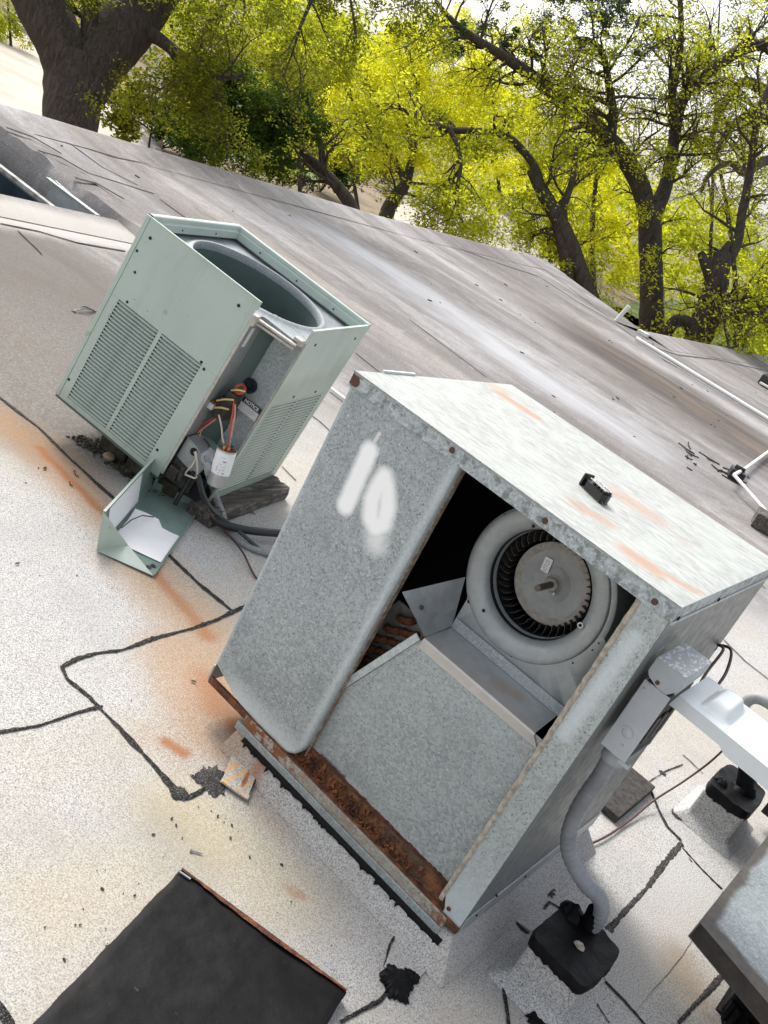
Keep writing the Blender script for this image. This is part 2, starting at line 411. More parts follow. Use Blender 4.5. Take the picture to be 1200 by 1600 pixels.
def roof_mat(near=True):
    n = NT('mineral_cap_sheet')
    p = n.wpos
    x, y, z = n.sep(p)
    flat = n.vmath('MULTIPLY', p, (1, 1, 0))
    c, g1 = granule(n, p)
    # warm and grey drift
    dr = n.noise(1.3, 4, 0.6, flat)
    c = n.mix(n.math('MULTIPLY', n.rng(dr, 0.42, 0.68), 0.42), c, (0.38, 0.325, 0.245), 'MIX')
    dr2 = n.noise(2.4, 4, 0.6, n.vmath('ADD', flat, (9, 2, 0)))
    c = n.mix(n.math('MULTIPLY', n.rng(dr2, 0.48, 0.70), 0.35), c, (0.30, 0.295, 0.305))
    # run-off streaks on the far field, drawn out along the fall of the roof
    sv = n.scale(flat, (0.13, 0.62, 1), (0, 0, R(-3)))
    s1 = n.noise(1.0, 6, 0.62, sv, dist=0.5)
    s2 = n.noise(1.0, 5, 0.65, n.scale(flat, (0.45, 2.0, 1), (0, 0, R(2))), dist=0.6)
    s3 = n.noise(1.0, 4, 0.6, n.scale(n.vmath('ADD', flat, (40, 11, 0)), (0.10, 0.8, 1)), dist=0.3)
    mix_s = n.math('ADD', n.math('MULTIPLY', s1, 0.65), n.math('MULTIPLY', s2, 0.35))
    streak = n.ramp(mix_s, (0.34, (0.085, 0.074, 0.073)), (0.45, (0.15, 0.138, 0.137)), (0.53, (0.235, 0.225, 0.228)), (0.66, (0.42, 0.42, 0.425)))
    streak = n.mix(n.math('MULTIPLY', n.rng(s3, 0.55, 0.68), 0.42), streak, (0.38, 0.34, 0.285))
    st4 = n.noise(1.0, 6, 0.72, n.scale(n.vmath('ADD', flat, (3, 17, 0)), (0.30, 0.9, 1)), dist=1.0)
    streak = n.mix(n.math('MULTIPLY', n.rng(st4, 0.52, 0.62), 0.62), streak, (0.075, 0.063, 0.06))
    st5 = n.noise(1.0, 6, 0.72, n.scale(n.vmath('ADD', flat, (23, 7, 0)), (0.22, 0.8, 1)), dist=0.8)
    streak = n.mix(n.math('MULTIPLY', n.rng(st5, 0.55, 0.63), 0.45), streak, (0.46, 0.46, 0.47))
    sp = n.rng(n.noise(45, 4, 0.7, p), 0.38, 0.62)
    streak = n.mix(n.math('MULTIPLY', sp, 0.32), streak, (0.13, 0.115, 0.11))
    mo = n.noise(5.5, 6, 0.7, flat)
    streak = n.mix(n.math('MULTIPLY', n.rng(mo, 0.50, 0.64), 0.42), streak, (0.15, 0.135, 0.13))
    streak = n.mix(n.math('MULTIPLY', n.rng(mo, 0.46, 0.34), 0.25), streak, (0.44, 0.43, 0.43))
    fg = n.noise(70, 4, 0.75, p)
    streak = n.mix(n.math('MULTIPLY', n.rng(fg, 0.52, 0.64), 0.40), streak, (0.11, 0.10, 0.095))
    streak = n.mix(n.math('MULTIPLY', n.rng(fg, 0.48, 0.36), 0.22), streak, (0.60, 0.59, 0.58))
    far = n.rng(n.math('SUBTRACT', y, n.math('MULTIPLY', x, 0.9)), 2.9, 4.3)
    w2 = warp(n, flat, 1.2, 0.5)
    notyet = n.capsule(w2, (-1.0, 1.2, 0), (3.0, 3.6, 0), 1.2, 2.4)
    far = n.math('MULTIPLY', far, n.math('SUBTRACT', 1.0, n.math('MULTIPLY', notyet, 0.55)))
    c = n.mix(n.math('MULTIPLY', far, 0.88), c, streak)
    lb = n.capsule(warp(n, flat, 0.7, 1.0), (-5.564, 6.86, 0), (-1.363, 6.881, -2.22e-16), 0.1, 0.75)
    c = n.mix(n.math('MULTIPLY', lb, n.rng(s2, 0.3, 0.65, 0.25, 0.75)), c, (0.44, 0.45, 0.475))
    # dark wash at the far right
    dkw = n.capsule(warp(n, flat, 0.5, 1.2), (-3.4, 10.6, 0), (0.8, 9.8, 0), 0.25, 2.0)
    c = n.mix(n.math('MULTIPLY', dkw, 0.85), c, n.mix(n.rng(s2, 0.4, 0.65), (0.06, 0.048, 0.043), (0.135, 0.10, 0.075)))
    dkw2 = n.capsule(warp(n, flat, 0.5, 1.4), (-4.2, 17.5, 0), (-0.5, 16.5, 0), 0.4, 2.2)
    c = n.mix(n.math('MULTIPLY', dkw2, 0.45), c, (0.13, 0.115, 0.11))
    # grime to the left of the green unit
    w = warp(n, flat, 3.2, 0.28)
    gp = [(-3.358, 1.473, 0), (-2.151, 1.037, 0), (-2.374, 0.9009, 0), (-1.472, 0.5737, 0), (-1.373, 0.7937, 0), (-1.678, 0.7803, 0)]
    gm = n.mx(n.capsule(w, gp[0], gp[1], 0.50, 1.05), n.capsule(w, gp[2], gp[3], 0.16, 0.55), n.capsule(w, gp[4], gp[5], 0.02, 0.2))
    gm = n.math('MULTIPLY', gm, n.rng(n.noise(90, 4, 0.7, p), 0.3, 0.6, 0.7, 1.0))
    c = n.mix(n.math('MULTIPLY', gm, 0.92), c, n.mix(g1, (0.05, 0.043, 0.037), (0.21, 0.185, 0.16)))
    ed = n.capsule(warp(n, flat, 4, 0.12), (-4.039, 1.546, 0), (-4.023, 2.779, 0), 0.10, 0.34)
    c = n.mix(n.math('MULTIPLY', ed, n.rng(g1, 0.3, 0.6, 0.5, 0.9)), c, (0.50, 0.48, 0.44))
    # rust
    wr = warp(n, flat, 7.0, 0.055)
    def line(pts, r0, r1, k):
        return n.math('MULTIPLY', n.mx(*[n.capsule(wr, pts[i], pts[i + 1], r0, r1) for i in range(len(pts) - 1)]), k)
    run = [(-1.658, 0.2841, 0), (-1.404, 0.3651, 0), (-1.195, 0.3696, 0), (-0.919, 0.3618, 0)]
    run2 = [(-0.6464, 0.3137, 0), (-0.4866, 0.2922, 0), (-0.2807, 0.2854, 0)]
    run3 = [(-0.1757, 0.1389, 0), (-0.04163, 0.08215, 0), (0.09464, 0.02175, 0)]
    run4 = [(-0.2212, 0.3203, 0), (-0.04491, 0.2605, 0)]
    spot = [(0.08792, -0.1757, -2.22e-16), (0.1369, -0.1557, 0)]
    spot2 = [(0.1246, 0.06554, 2.22e-16), (0.09214, 0.06878, 0)]
    yel = [(0.3224, -0.2853, 0), (0.4006, -0.2869, 0)]
    yel2 = [(0.3761, -0.2426, -2.22e-16), (0.5821, -0.2281, 0)]
    s4 = [(0.6095, -0.208, 0), (0.6353, -0.1909, 0)]
    halo = n.mx(line(run, 0.02, 0.22, 0.85), line(run2, 0.03, 0.25, 0.85), line(run3, 0.08, 0.25, 0.88), line(run4, 0.03, 0.20, 0.75), line(spot, 0.0, 0.16, 0.45), line([(-0.9318, 0.3568, 0), (-0.5909, 0.313, 0), (-0.234, 0.2733, 0), (-0.08827, 0.1229, 0)], 0.01, 0.15, 0.7), line(spot2, 0.02, 0.14, 0.85), line([(0.3332, -0.07102, 0), (0.4453, -0.0918, 0)], 0.0, 0.09, 0.4))
    tan = n.mx(line(yel, 0.03, 0.24, 0.85), line(yel2, 0.04, 0.24, 0.6), line([(0.3702, -0.7181, 0), (0.3743, -0.4332, -2.22e-16)], 0.02, 0.18, 0.35), line([(0.0007963, -0.5273, 0), (0.04044, -0.233, 0)], 0.02, 0.2, 0.2))
    core = n.mx(line([(-1.381, 0.3647, 0), (-1.161, 0.3608, 0), (-0.9196, 0.3565, 0)], 0.001, 0.038, 0.8), line([(-0.5909, 0.313, 0), (-0.4146, 0.2987, 0), (-0.2486, 0.2804, 2.22e-16)], 0.001, 0.05, 0.65), line(spot, 0.004, 0.04, 0.85), line([(-0.0862, 0.1103, 0), (0.04131, 0.06967, 0)], 0.005, 0.10, 0.55), line(s4, 0.002, 0.03, 0.4), line(spot2, 0.004, 0.05, 0.7), line([(0.3042, -0.05097, 0), (0.2681, 0.01735, 0)], 0.004, 0.035, 0.7))
    gr = n.rng(g1, 0.36, 0.62, 1.0, 0.55)
    c = n.mix(n.math('MULTIPLY', tan, n.math('MULTIPLY', gr, 0.7)), c, (0.42, 0.33, 0.14))
    c = n.mix(n.math('MULTIPLY', halo, n.math('MULTIPLY', gr, 0.95)), c, (0.32, 0.185, 0.085))
    c = n.mix(n.math('MULTIPLY', core, 0.95), c, (0.29, 0.105, 0.03))
    # dirt near the right hand curb
    dd = n.capsule(warp(n, flat, 5, 0.12), (1.386, 0.7545, 0), (1.444, 0.6895, -2.22e-16), 0.01, 0.13)
    c = n.mix(n.math('MULTIPLY', dd, 0.6), c, (0.24, 0.18, 0.125))
    dd2 = n.capsule(warp(n, flat, 5, 0.12), (0.3346, -0.3808, 0), (0.4252, -0.3936, 2.22e-16), 0.01, 0.16)
    c = n.mix(n.math('MULTIPLY', dd2, 0.35), c, (0.25, 0.23, 0.19))
    n.bump(n.math('ADD', g1, n.math('MULTIPLY', n.noise(9, 3, 0.6, flat), 0.8)), 0.18, 0.004)
    return n.fin(c, 0.92, 0.0, 0.25)
M['roof'] = roof_mat()
def gran_mat(name, k=1.0, extra=None):
    n = NT(name)
    c, g1 = granule(n, n.wpos, k)
    if extra: c = extra(n, c)
    n.bump(g1, 0.3, 0.004)
    return n.fin(c, 0.92, 0.0, 0.25)
def streaks(n, c):
    p = n.wpos
    w = warp(n, p, 20, 0.02)
    st = n.noise(1, 3, 0.6, n.scale(p, (70, 6, 6), (0, 0, R(-4))))
    c = n.mix(n.math('MULTIPLY', n.rng(st, 0.42, 0.60), 0.75), c, (0.62, 0.36, 0.12))
    a, b = [(0.2185, 0.07255, 0.02), (0.3069, -0.09508, 0.02)]
    c = n.mix(n.capsule(w, a, b, 0.004, 0.011), c, (0.30, 0.10, 0.03))
    return c
M['gran_patch'] = M['roof']
M['gran_rusty'] = gran_mat('granule_patch_rusty', 1.0, streaks)
M['gran_grey'] = gran_mat('granule_block', 0.98)
M['gran_edge'] = M['roof']
M['pad'] = tar_mat('dark_pad', (0.030, 0.028, 0.027), 0.7, 0.5, 40, 0.2)

def bark(name, a=(0.022, 0.017, 0.013), b=(0.085, 0.068, 0.052), sc=(9, 9, 1.6)):
    n = NT(name)
    f = n.noise(1.0, 6, 0.68, n.scale(n.wpos, sc), dist=1.2)
    c = n.ramp(f, (0.32, a), (0.66, b))
    n.bump(f, 1.0, 0.06)
    return n.fin(c, 0.9)
M['bark_oak'] = bark('oak_bark', (0.030, 0.023, 0.018), (0.13, 0.105, 0.085), (26, 26, 4.0))
M['bark'] = bark('dark_bark')
M['bark_grey'] = bark('grey_bark', (0.06, 0.05, 0.04), (0.22, 0.19, 0.16))
def leaf_mat(name, a, b, trans=0.5, k=1.6):
    n = NT(name)
    rnd = n.geo.outputs['Random Per Island']
    big = n.rng(n.noise(0.7, 4, 0.65, n.wpos), 0.38, 0.62)
    f = n.math('ADD', n.math('MULTIPLY', rnd, 0.4), n.math('MULTIPLY', big, 0.6))
    c = n.mix(f, a, b)
    n.t.nodes.remove(n.b)
    d = n.t.nodes.new('ShaderNodeBsdfDiffuse')
    t = n.t.nodes.new('ShaderNodeBsdfTranslucent')
    mx = n.t.nodes.new('ShaderNodeMixShader')
    mx.inputs[0].default_value = trans
    n.put(d.inputs['Color'], c)
    tcol = n.mix(1.0, c, (k, k, k * 0.75), 'MULTIPLY')
    n.put(t.inputs['Color'], tcol)
    n.t.links.new(d.outputs[0], mx.inputs[1]); n.t.links.new(t.outputs[0], mx.inputs[2])
    n.t.links.new(mx.outputs[0], n.out.inputs['Surface'])
    return n.m
M['leaf_yellow'] = leaf_mat('leaves_spring_yellow', (0.27, 0.29, 0.014), (0.60, 0.58, 0.04), 0.62, 1.9)
M['leaf_lime'] = leaf_mat('leaves_lime', (0.14, 0.17, 0.012), (0.46, 0.47, 0.035), 0.58, 1.8)
M['leaf_olive'] = leaf_mat('leaves_olive', (0.045, 0.055, 0.012), (0.25, 0.25, 0.025), 0.55, 1.7)
M['leaf_oak'] = leaf_mat('leaves_oak', (0.03, 0.042, 0.012), (0.21, 0.23, 0.02), 0.55, 1.8)
M['leaf_dark'] = leaf_mat('leaves_dark_green', (0.022, 0.045, 0.012), (0.075, 0.12, 0.024), 0.4, 1.4)
M['leaf_grey'] = leaf_mat('leaves_grey_green', (0.04, 0.06, 0.03), (0.10, 0.14, 0.075), 0.4, 1.3)

# ------------------------------------------------------------------ geometry helpers
WM = {}     # world matrix of every parent, kept by hand
def wmat(o): return WM.get(o.name, Matrix.Identity(4)) if o else Matrix.Identity(4)

class MB:
    def __init__(s): s.v, s.f = [], []
    def add(s, v, f):
        k = len(s.v); s.v += [tuple(q) for q in v]; s.f += [tuple(i + k for i in q) for q in f]; return s
    def box(s, a, b, m=None):
        x0, y0, z0 = a; x1, y1, z1 = b
        v = [(x0, y0, z0), (x1, y0, z0), (x1, y1, z0), (x0, y1, z0), (x0, y0, z1), (x1, y0, z1), (x1, y1, z1), (x0, y1, z1)]
        if m is not None: v = [m @ Vector(q) for q in v]
        return s.add(v, [(0, 3, 2, 1), (4, 5, 6, 7), (0, 1, 5, 4), (1, 2, 6, 5), (2, 3, 7, 6), (3, 0, 4, 7)])
    def bar(s, a, b, w, h, up=(0, 0, 1)):
        a, b = Vector(a), Vector(b); d = b - a; L = d.length
        m = frame(a, d, up)
        return s.box((-w / 2, 0, -h / 2), (w / 2, L, h / 2), m)
    def prism(s, poly, d):
        """poly: 3-D outline, d: extrusion vector"""
        n = len(poly); d = Vector(d)
        v = [Vector(q) for q in poly] + [Vector(q) + d for q in poly]
        return s.add(v, [tuple(range(n)), tuple(range(2 * n - 1, n - 1, -1))] + [(i, i + n, (i + 1) % n + n, (i + 1) % n)[::-1] for i in range(n)])
    def grid(s, rows):
        n, m = len(rows), len(rows[0]); v = [q for r in rows for q in r]
        return s.add(v, [(i * m + j, i * m + j + 1, (i + 1) * m + j + 1, (i + 1) * m + j) for i in range(n - 1) for j in range(m - 1)])
    def tube(s, pts, r, n=8, cap=True):
        pts = [Vector(q) for q in pts]
        rs = r if isinstance(r, (list, tuple)) else [r] * len(pts)
        rings = []; prev = None
        for i, q in enumerate(pts):
            d = (pts[min(i + 1, len(pts) - 1)] - pts[max(i - 1, 0)])
            if d.length < 1e-9: d = Vector((0, 0, 1))
            d.normalize()
            if prev is None:
                u = d.orthogonal().normalized()
            else:
                u = prev - d * prev.dot(d)
                u = u.normalized() if u.length > 1e-6 else d.orthogonal().normalized()
            prev = u; w = d.cross(u)
            rings.append([q + (u * math.cos(t) + w * math.sin(t)) * rs[i] for t in [2 * math.pi * k / n for k in range(n)]])
        k0 = len(s.v)
        s.v += [tuple(q) for g in rings for q in g]
        for i in range(len(rings) - 1):
            for k in range(n):
                a = k0 + i * n + k; b = k0 + i * n + (k + 1) % n
                s.f.append((a, b, b + n, a + n))
        if cap:
            s.f.append(tuple(k0 + k for k in range(n))[::-1])
            s.f.append(tuple(k0 + (len(rings) - 1) * n + k for k in range(n)))
        return s
    def lathe(s, prof, m, n=48, a0=0.0, a1=2 * math.pi, close=True):
        """prof: (radius, height) along local z of matrix m"""
        full = abs(a1 - a0 - 2 * math.pi) < 1e-6
        cnt = n if full else n + 1
        k0 = len(s.v); P = len(prof)
        for k in range(cnt):
            t = a0 + (a1 - a0) * k / n
            for (r, h) in prof: s.v.append(tuple(m @ Vector((r * math.cos(t), r * math.sin(t), h))))
        for k in range(n):
            for i in range(P - 1):
                a = k0 + k * P + i; b = k0 + ((k + 1) % cnt) * P + i
                s.f.append((a, b, b + 1, a + 1))
        return s
    def disc(s, c, r, nrm, n=12, h=0.002):
        m = frame_z(c, nrm)
        k0 = len(s.v)
        return s.lathe([(0.0001, h), (r * 0.85, h), (r, h * 0.5), (r, -h)], m, n)
    def build(s, name, mat, parent=None, smooth=False, local=False, origin=None, bevel=0.0, kind=None, label=None):
        me = bpy.data.meshes.new(name)
        v = s.v
        o = bpy.data.objects.new(name, me)
        if parent is not None:
            if not local:
                inv = wmat(parent).inverted()
                v = [inv @ Vector(q) for q in v]
            o.parent = parent
            WM[o.name] = wmat(parent)
        else:
            if origin is None:
                a = np.array(v); origin = (float(a[:, 0].mean()), float(a[:, 1].mean()), float(a[:, 2].min()))
            if origin != (0, 0, 0):
                og = Vector(origin); v = [Vector(q) - og for q in v]
                o.location = origin
            WM[o.name] = Matrix.Translation(origin)
        me.from_pydata([tuple(q) for q in v], [], s.f)
        me.validate()
        if mat is not None: me.materials.append(mat)
        if smooth: me.polygons.foreach_set('use_smooth', [True] * len(me.polygons))
        COL.objects.link(o)
        if bevel:
            b = o.modifiers.new('bevel', 'BEVEL'); b.width = bevel; b.segments = 2; b.limit_method = 'ANGLE'; b.angle_limit = R(40)
            b.harden_normals = False
        if smooth:
            try: me.set_sharp_from_angle(angle=R(50))
            except Exception: pass
        if kind: o['kind'] = kind
        if label: o['label'] = label
        return o

def frame(a, d, up=(0, 0, 1)):
    y = Vector(d).normalized(); u = Vector(up)
    x = y.cross(u)
    x = x.normalized() if x.length > 1e-6 else y.orthogonal().normalized()
    z = x.cross(y)
    return Matrix(((x.x, y.x, z.x, a[0]), (x.y, y.y, z.y, a[1]), (x.z, y.z, z.z, a[2]), (0, 0, 0, 1)))
def frame_z(a, d):
    z = Vector(d).normalized(); x = z.orthogonal().normalized(); y = z.cross(x)
    return Matrix(((x.x, y.x, z.x, a[0]), (x.y, y.y, z.y, a[1]), (x.z, y.z, z.z, a[2]), (0, 0, 0, 1)))
def thing(name, label, cat, loc=(0, 0, 0), m=None, group=None):
    o = bpy.data.objects.new(name, None); COL.objects.link(o)
    mw = m if m is not None else Matrix.Translation(loc)
    o.matrix_world = mw
    o.empty_display_size = 0.1
    WM[o.name] = mw.copy()
    o['label'] = label; o['category'] = cat
    if group: o['group'] = group
    return o
def tag(o, label, cat, group=None):
    o['label'] = label; o['category'] = cat
    if group: o['group'] = group
    return o
def share(src, name, mat_world_local, parent):
    """another object on the same mesh"""
    o = bpy.data.objects.new(name, src.data); COL.objects.link(o)
    o.parent = parent; o.matrix_local = mat_world_local
    for md in src.modifiers:
        b = o.modifiers.new(md.name, md.type)
        if md.type == 'BEVEL': b.width, b.segments, b.limit_method, b.angle_limit = md.width, md.segments, md.limit_method, md.angle_limit
    return o
def smooth_path(pts, n=6):
    P = [Vector(q) for q in pts]; out = []
    for i in range(len(P) - 1):
        p0 = P[max(i - 1, 0)]; p1 = P[i]; p2 = P[i + 1]; p3 = P[min(i + 2, len(P) - 1)]
        for k in range(n):
            t = k / n
            out.append(0.5 * ((2 * p1) + (p2 - p0) * t + (2 * p0 - 5 * p1 + 4 * p2 - p3) * t * t + (3 * p1 - p0 - 3 * p2 + p3) * t ** 3))
    out.append(P[-1]); return out
def jit(a): return random.uniform(-a, a)

# ------------------------------------------------------------------ the roof and the ground
WX0, WX1, WY0, WY1 = -6.15, -4.36, 1.10, 2.90        # the light well
edge_a = [(-6.80, -6.0), (-6.85, WY0), (-6.88, WY1), (-6.9, 3.52), (-7.26, 9.95), (-8.04, 16.6), (-4.74, 14.46), (-5.16, 24.6), (-5.5, 40.0)]
def P3(l, z=0.0): return [(a, b, z) for a, b in l]
rb = MB()
def flat(poly): rb.add([(a, b, 0) for a, b in poly], [tuple(range(len(poly)))[::-1]])
flat([edge_a[0], edge_a[1], (8, WY0), (8, -6)])
flat([edge_a[1], edge_a[2], (WX0, WY1), (WX0, WY0)])
flat([(WX1, WY0), (WX1, WY1), (8, WY1), (8, WY0)])
flat([edge_a[2]] + edge_a[3:7] + [(8, 14.46), (8, WY1)])
flat([edge_a[6], edge_a[7], edge_a[8], (8, 40), (8, 14.46)])
for i in range(len(edge_a) - 1):
    a, b = edge_a[i], edge_a[i + 1]
    rb.add([(*a, 0), (*b, 0), (*b, -0.35), (*a, -0.35)], [(0, 1, 2, 3)])
rb.add([(8, -6, 0), (8, 40, 0), (8, 40, -0.35), (8, -6, -0.35)], [(3, 2, 1, 0)])
rb.add([(-6.8, -6, 0), (8, -6, 0), (8, -6, -0.35), (-6.8, -6, -0.35)], [(3, 2, 1, 0)])
roof = rb.build('roof', M['roof'], origin=(0, 0, 0), kind='structure')

def resample(pts, step):
    P = [Vector(q) for q in pts]; out = [P[0]]
    for a, b in zip(P, P[1:]):
        n = max(1, int((b - a).length / step))
        for k in range(1, n + 1): out.append(a.lerp(b, k / n))
    return out
def ribbon(pts, w, name='tar_seam', mat='tar_seam', h=0.0015, step=0.012, wob=0.55, parent=roof, taper=False, z0=0.003, lat=0.25):
    w = w * 0.62
    P = resample(pts, step); rows = []; n = len(P)
    ph = random.uniform(0, 50)
    for i, q in enumerate(P):
        d = (P[min(i + 1, n - 1)] - P[max(i - 1, 0)]); d.z = 0; d.normalize()
        s = Vector((-d.y, d.x, 0))
        ww = w * (1 + wob * 1.6 * noise.noise(Vector((i * step * 9 + ph, 1.3, 0)))) + abs(noise.noise(Vector((i * step * 70 + ph, 7, 2)))) * w * wob * 1.3
        if taper: ww *= min(1, 0.25 + 4 * min(i, n - 1 - i) / max(1, n))
        off = s * (w * lat * 2 * noise.noise(Vector((i * step * 5 + ph, 4.1, 9))))
        wl = ww * (1 + wob * noise.noise(Vector((i * step * 60 + ph, 2, 5)))); wr = ww * (1 + wob * noise.noise(Vector((i * step * 60 + ph, 22, 5))))
        zz = q.z
        rows.append([tuple(q + off + s * wl * 0.5 + Vector((0, 0, z0))), tuple(q + off + s * wl * 0.3 + Vector((0, 0, z0 + h * 0.8))),
                     tuple(q + off - s * wr * 0.25 + Vector((0, 0, z0 + h))), tuple(q + off - s * wr * 0.5 + Vector((0, 0, z0)))])
    mb = MB().grid(rows)
    mb.f = [f[::-1] for f in mb.f]
    return mb.build(name, M[mat], parent, smooth=True)
def blob(c, r, name='tar_splash', mat='tar', h=0.012, n=90, rough=0.55, parent=roof, seed=0, sq=1.0):
    """an irregular dab of roof cement"""
    c = Vector(c); rows = []
    for ring, (kr, kz) in enumerate(((1.0, 0.002), (0.86, 0.6), (0.55, 0.9), (0.25, 1.0), (0.02, 1.0))):
        row = []
        for i in range(n + 1):
            t = 2 * math.pi * (i % n) / n
            q = Vector((math.cos(t), math.sin(t), 0))
            rr = r * kr * (1 + rough * (0.45 * noise.noise(q * 1.1 + Vector((seed, 0, 0))) + 0.28 * noise.noise(q * 4.3 + Vector((seed, 9, 0))) + 0.30 * noise.noise(q * 11 + Vector((seed, 4, 0)))) * (0.4 + 0.6 * kr))
            zz = h * kz * (1 + 0.5 * noise.noise(q * 2.5 * kr + Vector((0, seed, 4))))
            row.append((c.x + q.x * rr, c.y + q.y * rr * sq, c.z + 0.002 + zz))
        rows.append(row)
    mb = MB().grid(rows)
    return mb.build(name, M[mat], parent, smooth=True)
def patch(poly, name='membrane_patch', mat='gran_patch', h=0.006, parent=roof, bevel=0.0015):
    P = [Vector(q) for q in poly]; c = sum(P, Vector()) / len(P)
    # orient upward
    area = sum(P[i].x * P[(i + 1) % len(P)].y - P[(i + 1) % len(P)].x * P[i].y for i in range(len(P)))
    if area < 0: P = P[::-1]
    Q = []
    for a, b in zip(P, P[1:] + P[:1]):
        n = max(1, int((b - a).length / 0.03))
        for k in range(n):
            q = a.lerp(b, k / n); Q.append((q.x + jit(0.0018), q.y + jit(0.0018), q.z))
    return MB().prism(Q, (0, 0, h)).build(name, M[mat], parent, bevel=bevel)

# tar-sealed laps near the camera
ribbon([(-1.94, 0.4198, 0), (-1.753, 0.4245, 0), (-1.529, 0.4605, 0), (-1.297, 0.4538, 0), (-1.132, 0.4576, 0), (-0.9903, 0.4646, 0), (-0.68, 0.4496, 0), (-0.5013, 0.4468, 0), (-0.34, 0.4651, 0)], 0.020)
ribbon([(-0.3553, 0.603, 0), (-0.3408, 0.5072, 0), (-0.3159, 0.3755, 0), (-0.2984, 0.2434, 0), (-0.2938, 0.07721, 0), (-0.2765, -0.06095, 0), (-0.2839, -0.1493, 0), (-0.2808, -0.2186, 0), (-0.2649, -0.2791, 0)], 0.022)
ribbon([(-0.2649, -0.2791, 0), (-0.2149, -0.2961, 0), (-0.1333, -0.2785, 2.22e-16), (-0.01189, -0.2699, 0), (0.1205, -0.2735, 0), (0.208, -0.2735, 0), (0.2731, -0.2656, 0)], 0.022)
ribbon([(-0.1066, -0.6377, -2.22e-16), (-0.09885, -0.5731, 0), (-0.08753, -0.4703, 0), (-0.094, -0.3478, 0), (-0.09151, -0.2654, 0)], 0.017)
ribbon([(0.2731, -0.2656, 0), (0.2679, -0.2116, 0), (0.2568, -0.1693, 0)], 0.016, taper=True)
ribbon([(0.5056, -0.9579, 0), (0.5346, -0.9552, 0), (0.567, -0.9561, 0), (0.592, -0.9635, 0)], 0.022)
ribbon([(0.9288, -0.3628, 0), (0.9374, -0.3022, 2.22e-16), (0.9484, -0.2416, 0), (0.9471, -0.1938, 0)], 0.014)
ribbon([(0.984, 1.458, 0), (1.05, 1.38, 0), (1.104, 1.328, 0), (1.167, 1.316, 0)], 0.016)
ribbon([(1.173, 1.302, 0), (1.18, 1.178, 0), (1.185, 0.9803, 0), (1.194, 0.7782, 0), (1.193, 0.6043, 0)], 0.030, mat='tar_old', wob=0.6, h=0.002)
ribbon([(1.187, 1.279, 0), (1.271, 1.254, 0), (1.358, 1.241, 0)], 0.018)
ribbon([(1.272, 0.4165, 0), (1.336, 0.4142, 0), (1.409, 0.4038, 0)], 0.014)
ribbon([(1.272, 0.3314, 2.22e-16), (1.342, 0.3018, 2.22e-16)], 0.008, mat='tar_old')
ribbon([(1.468, 0.5067, 0), (1.479, 0.652, 0), (1.493, 0.8557, 2.22e-16), (1.518, 0.9849, 0)], 0.016, mat='tar_old', wob=0.6)
ribbon([(1.143, 1.94, 0), (1.15, 1.55, 0), (1.084, 1.502, 0)], 0.010, mat='tar_old')
ribbon([(0.9503, 1.483, 0), (0.9587, 1.673, 0), (0.9801, 1.816, 0)], 0.007, mat='tar_old', wob=0.8)
ribbon([(0.3403, -0.1003, 0), (0.2921, -0.01889, 0), (0.2407, 0.06815, 0)], 0.010, z0=0.012)
ribbon([(0.8952, -0.1503, 0), (0.8647, -0.09066, 0), (0.8243, 0.02902, -2.22e-16)], 0.006)
ribbon([(0.8218, 0.03237, 0), (0.854, 0.04364, 0), (0.9086, 0.04863, 0), (0.9148, 0.08333, -2.22e-16), (0.914, 0.1548, 0)], 0.014, wob=0.7)
ribbon([(1.016, 0.551, 0), (0.9662, 0.5677, 0), (0.9416, 0.5391, 0)], 0.020, mat='tar_old', wob=0.7)
ribbon([(0.9844, 0.3372, 0), (1.035, 0.3282, 0), (1.084, 0.3412, 0)], 0.016)
ribbon([(0.9996, 0.3049, 0), (0.9786, 0.3845, 0), (0.9673, 0.4705, 0)], 0.016, mat='tar_old', wob=0.7)
ribbon([(1.072, 0.3535, 0), (1.038, 0.4289, 0), (1.031, 0.5074, -2.22e-16), (1.063, 0.5214, 0)], 0.012, mat='tar_old')
ribbon([(1.109, 0.103, 0), (1.151, 0.05547, 0), (1.183, 0.01301, 0)], 0.012)
ribbon([(1.178, 0.1947, 0), (1.182, 0.2813, 0)], 0.006)
ribbon([(1.057, 1.868, 0), (0.9896, 1.887, 0), (0.9522, 1.889, 0)], 0.006, mat='tar_old')
blob((0.2503, -0.1494, 0), 0.048, 'tar_dab', 'tar_old', 0.004, seed=3, rough=0.9)
blob((0.2487, -0.2674, 0), 0.026, 'tar_dab', 'tar_old', 0.005, seed=5)
blob((0.9385, -0.1565, 2.22e-16), 0.042, 'tar_splash', 'tar', 0.016, seed=8, rough=0.8)
blob((0.9495, -0.1109, -2.22e-16), 0.022, 'tar_splash', 'tar', 0.012, seed=18, rough=0.9)
blob((1.106, 0.1392, -2.22e-16), 0.034, 'tar_splash', 'tar', 0.012, seed=11, rough=0.8)
blob((1.217, 0.1254, 0), 0.042, 'tar_splash', 'tar', 0.012, seed=15, rough=0.8)
blob((1.103, 1.454, 0), 0.03, 'tar_dab', 'tar_old', 0.003, seed=21)
blob((0.9567, 1.642, 0), 0.014, 'tar_dab', 'tar_old', 0.003, seed=25, rough=0.9)
blob((0.9894, 0.5479, 0), 0.035, 'tar_dab', 'tar_old', 0.004, seed=27, rough=0.9)
patch([(0.1173, 0.09753, 0.008), (0.241, 0.07399, 0.008), (0.3483, -0.1124, 0.008), (0.2691, -0.1369, 0.008)], 'membrane_patch', 'gran_rusty', 0.005)
patch([(0.8288, 0.02916, 0), (0.9245, 0.06967, 0), (0.9363, 0.1226, -2.22e-16), (0.9633, -0.08717, -2.22e-16), (0.8952, -0.1503, 0)])
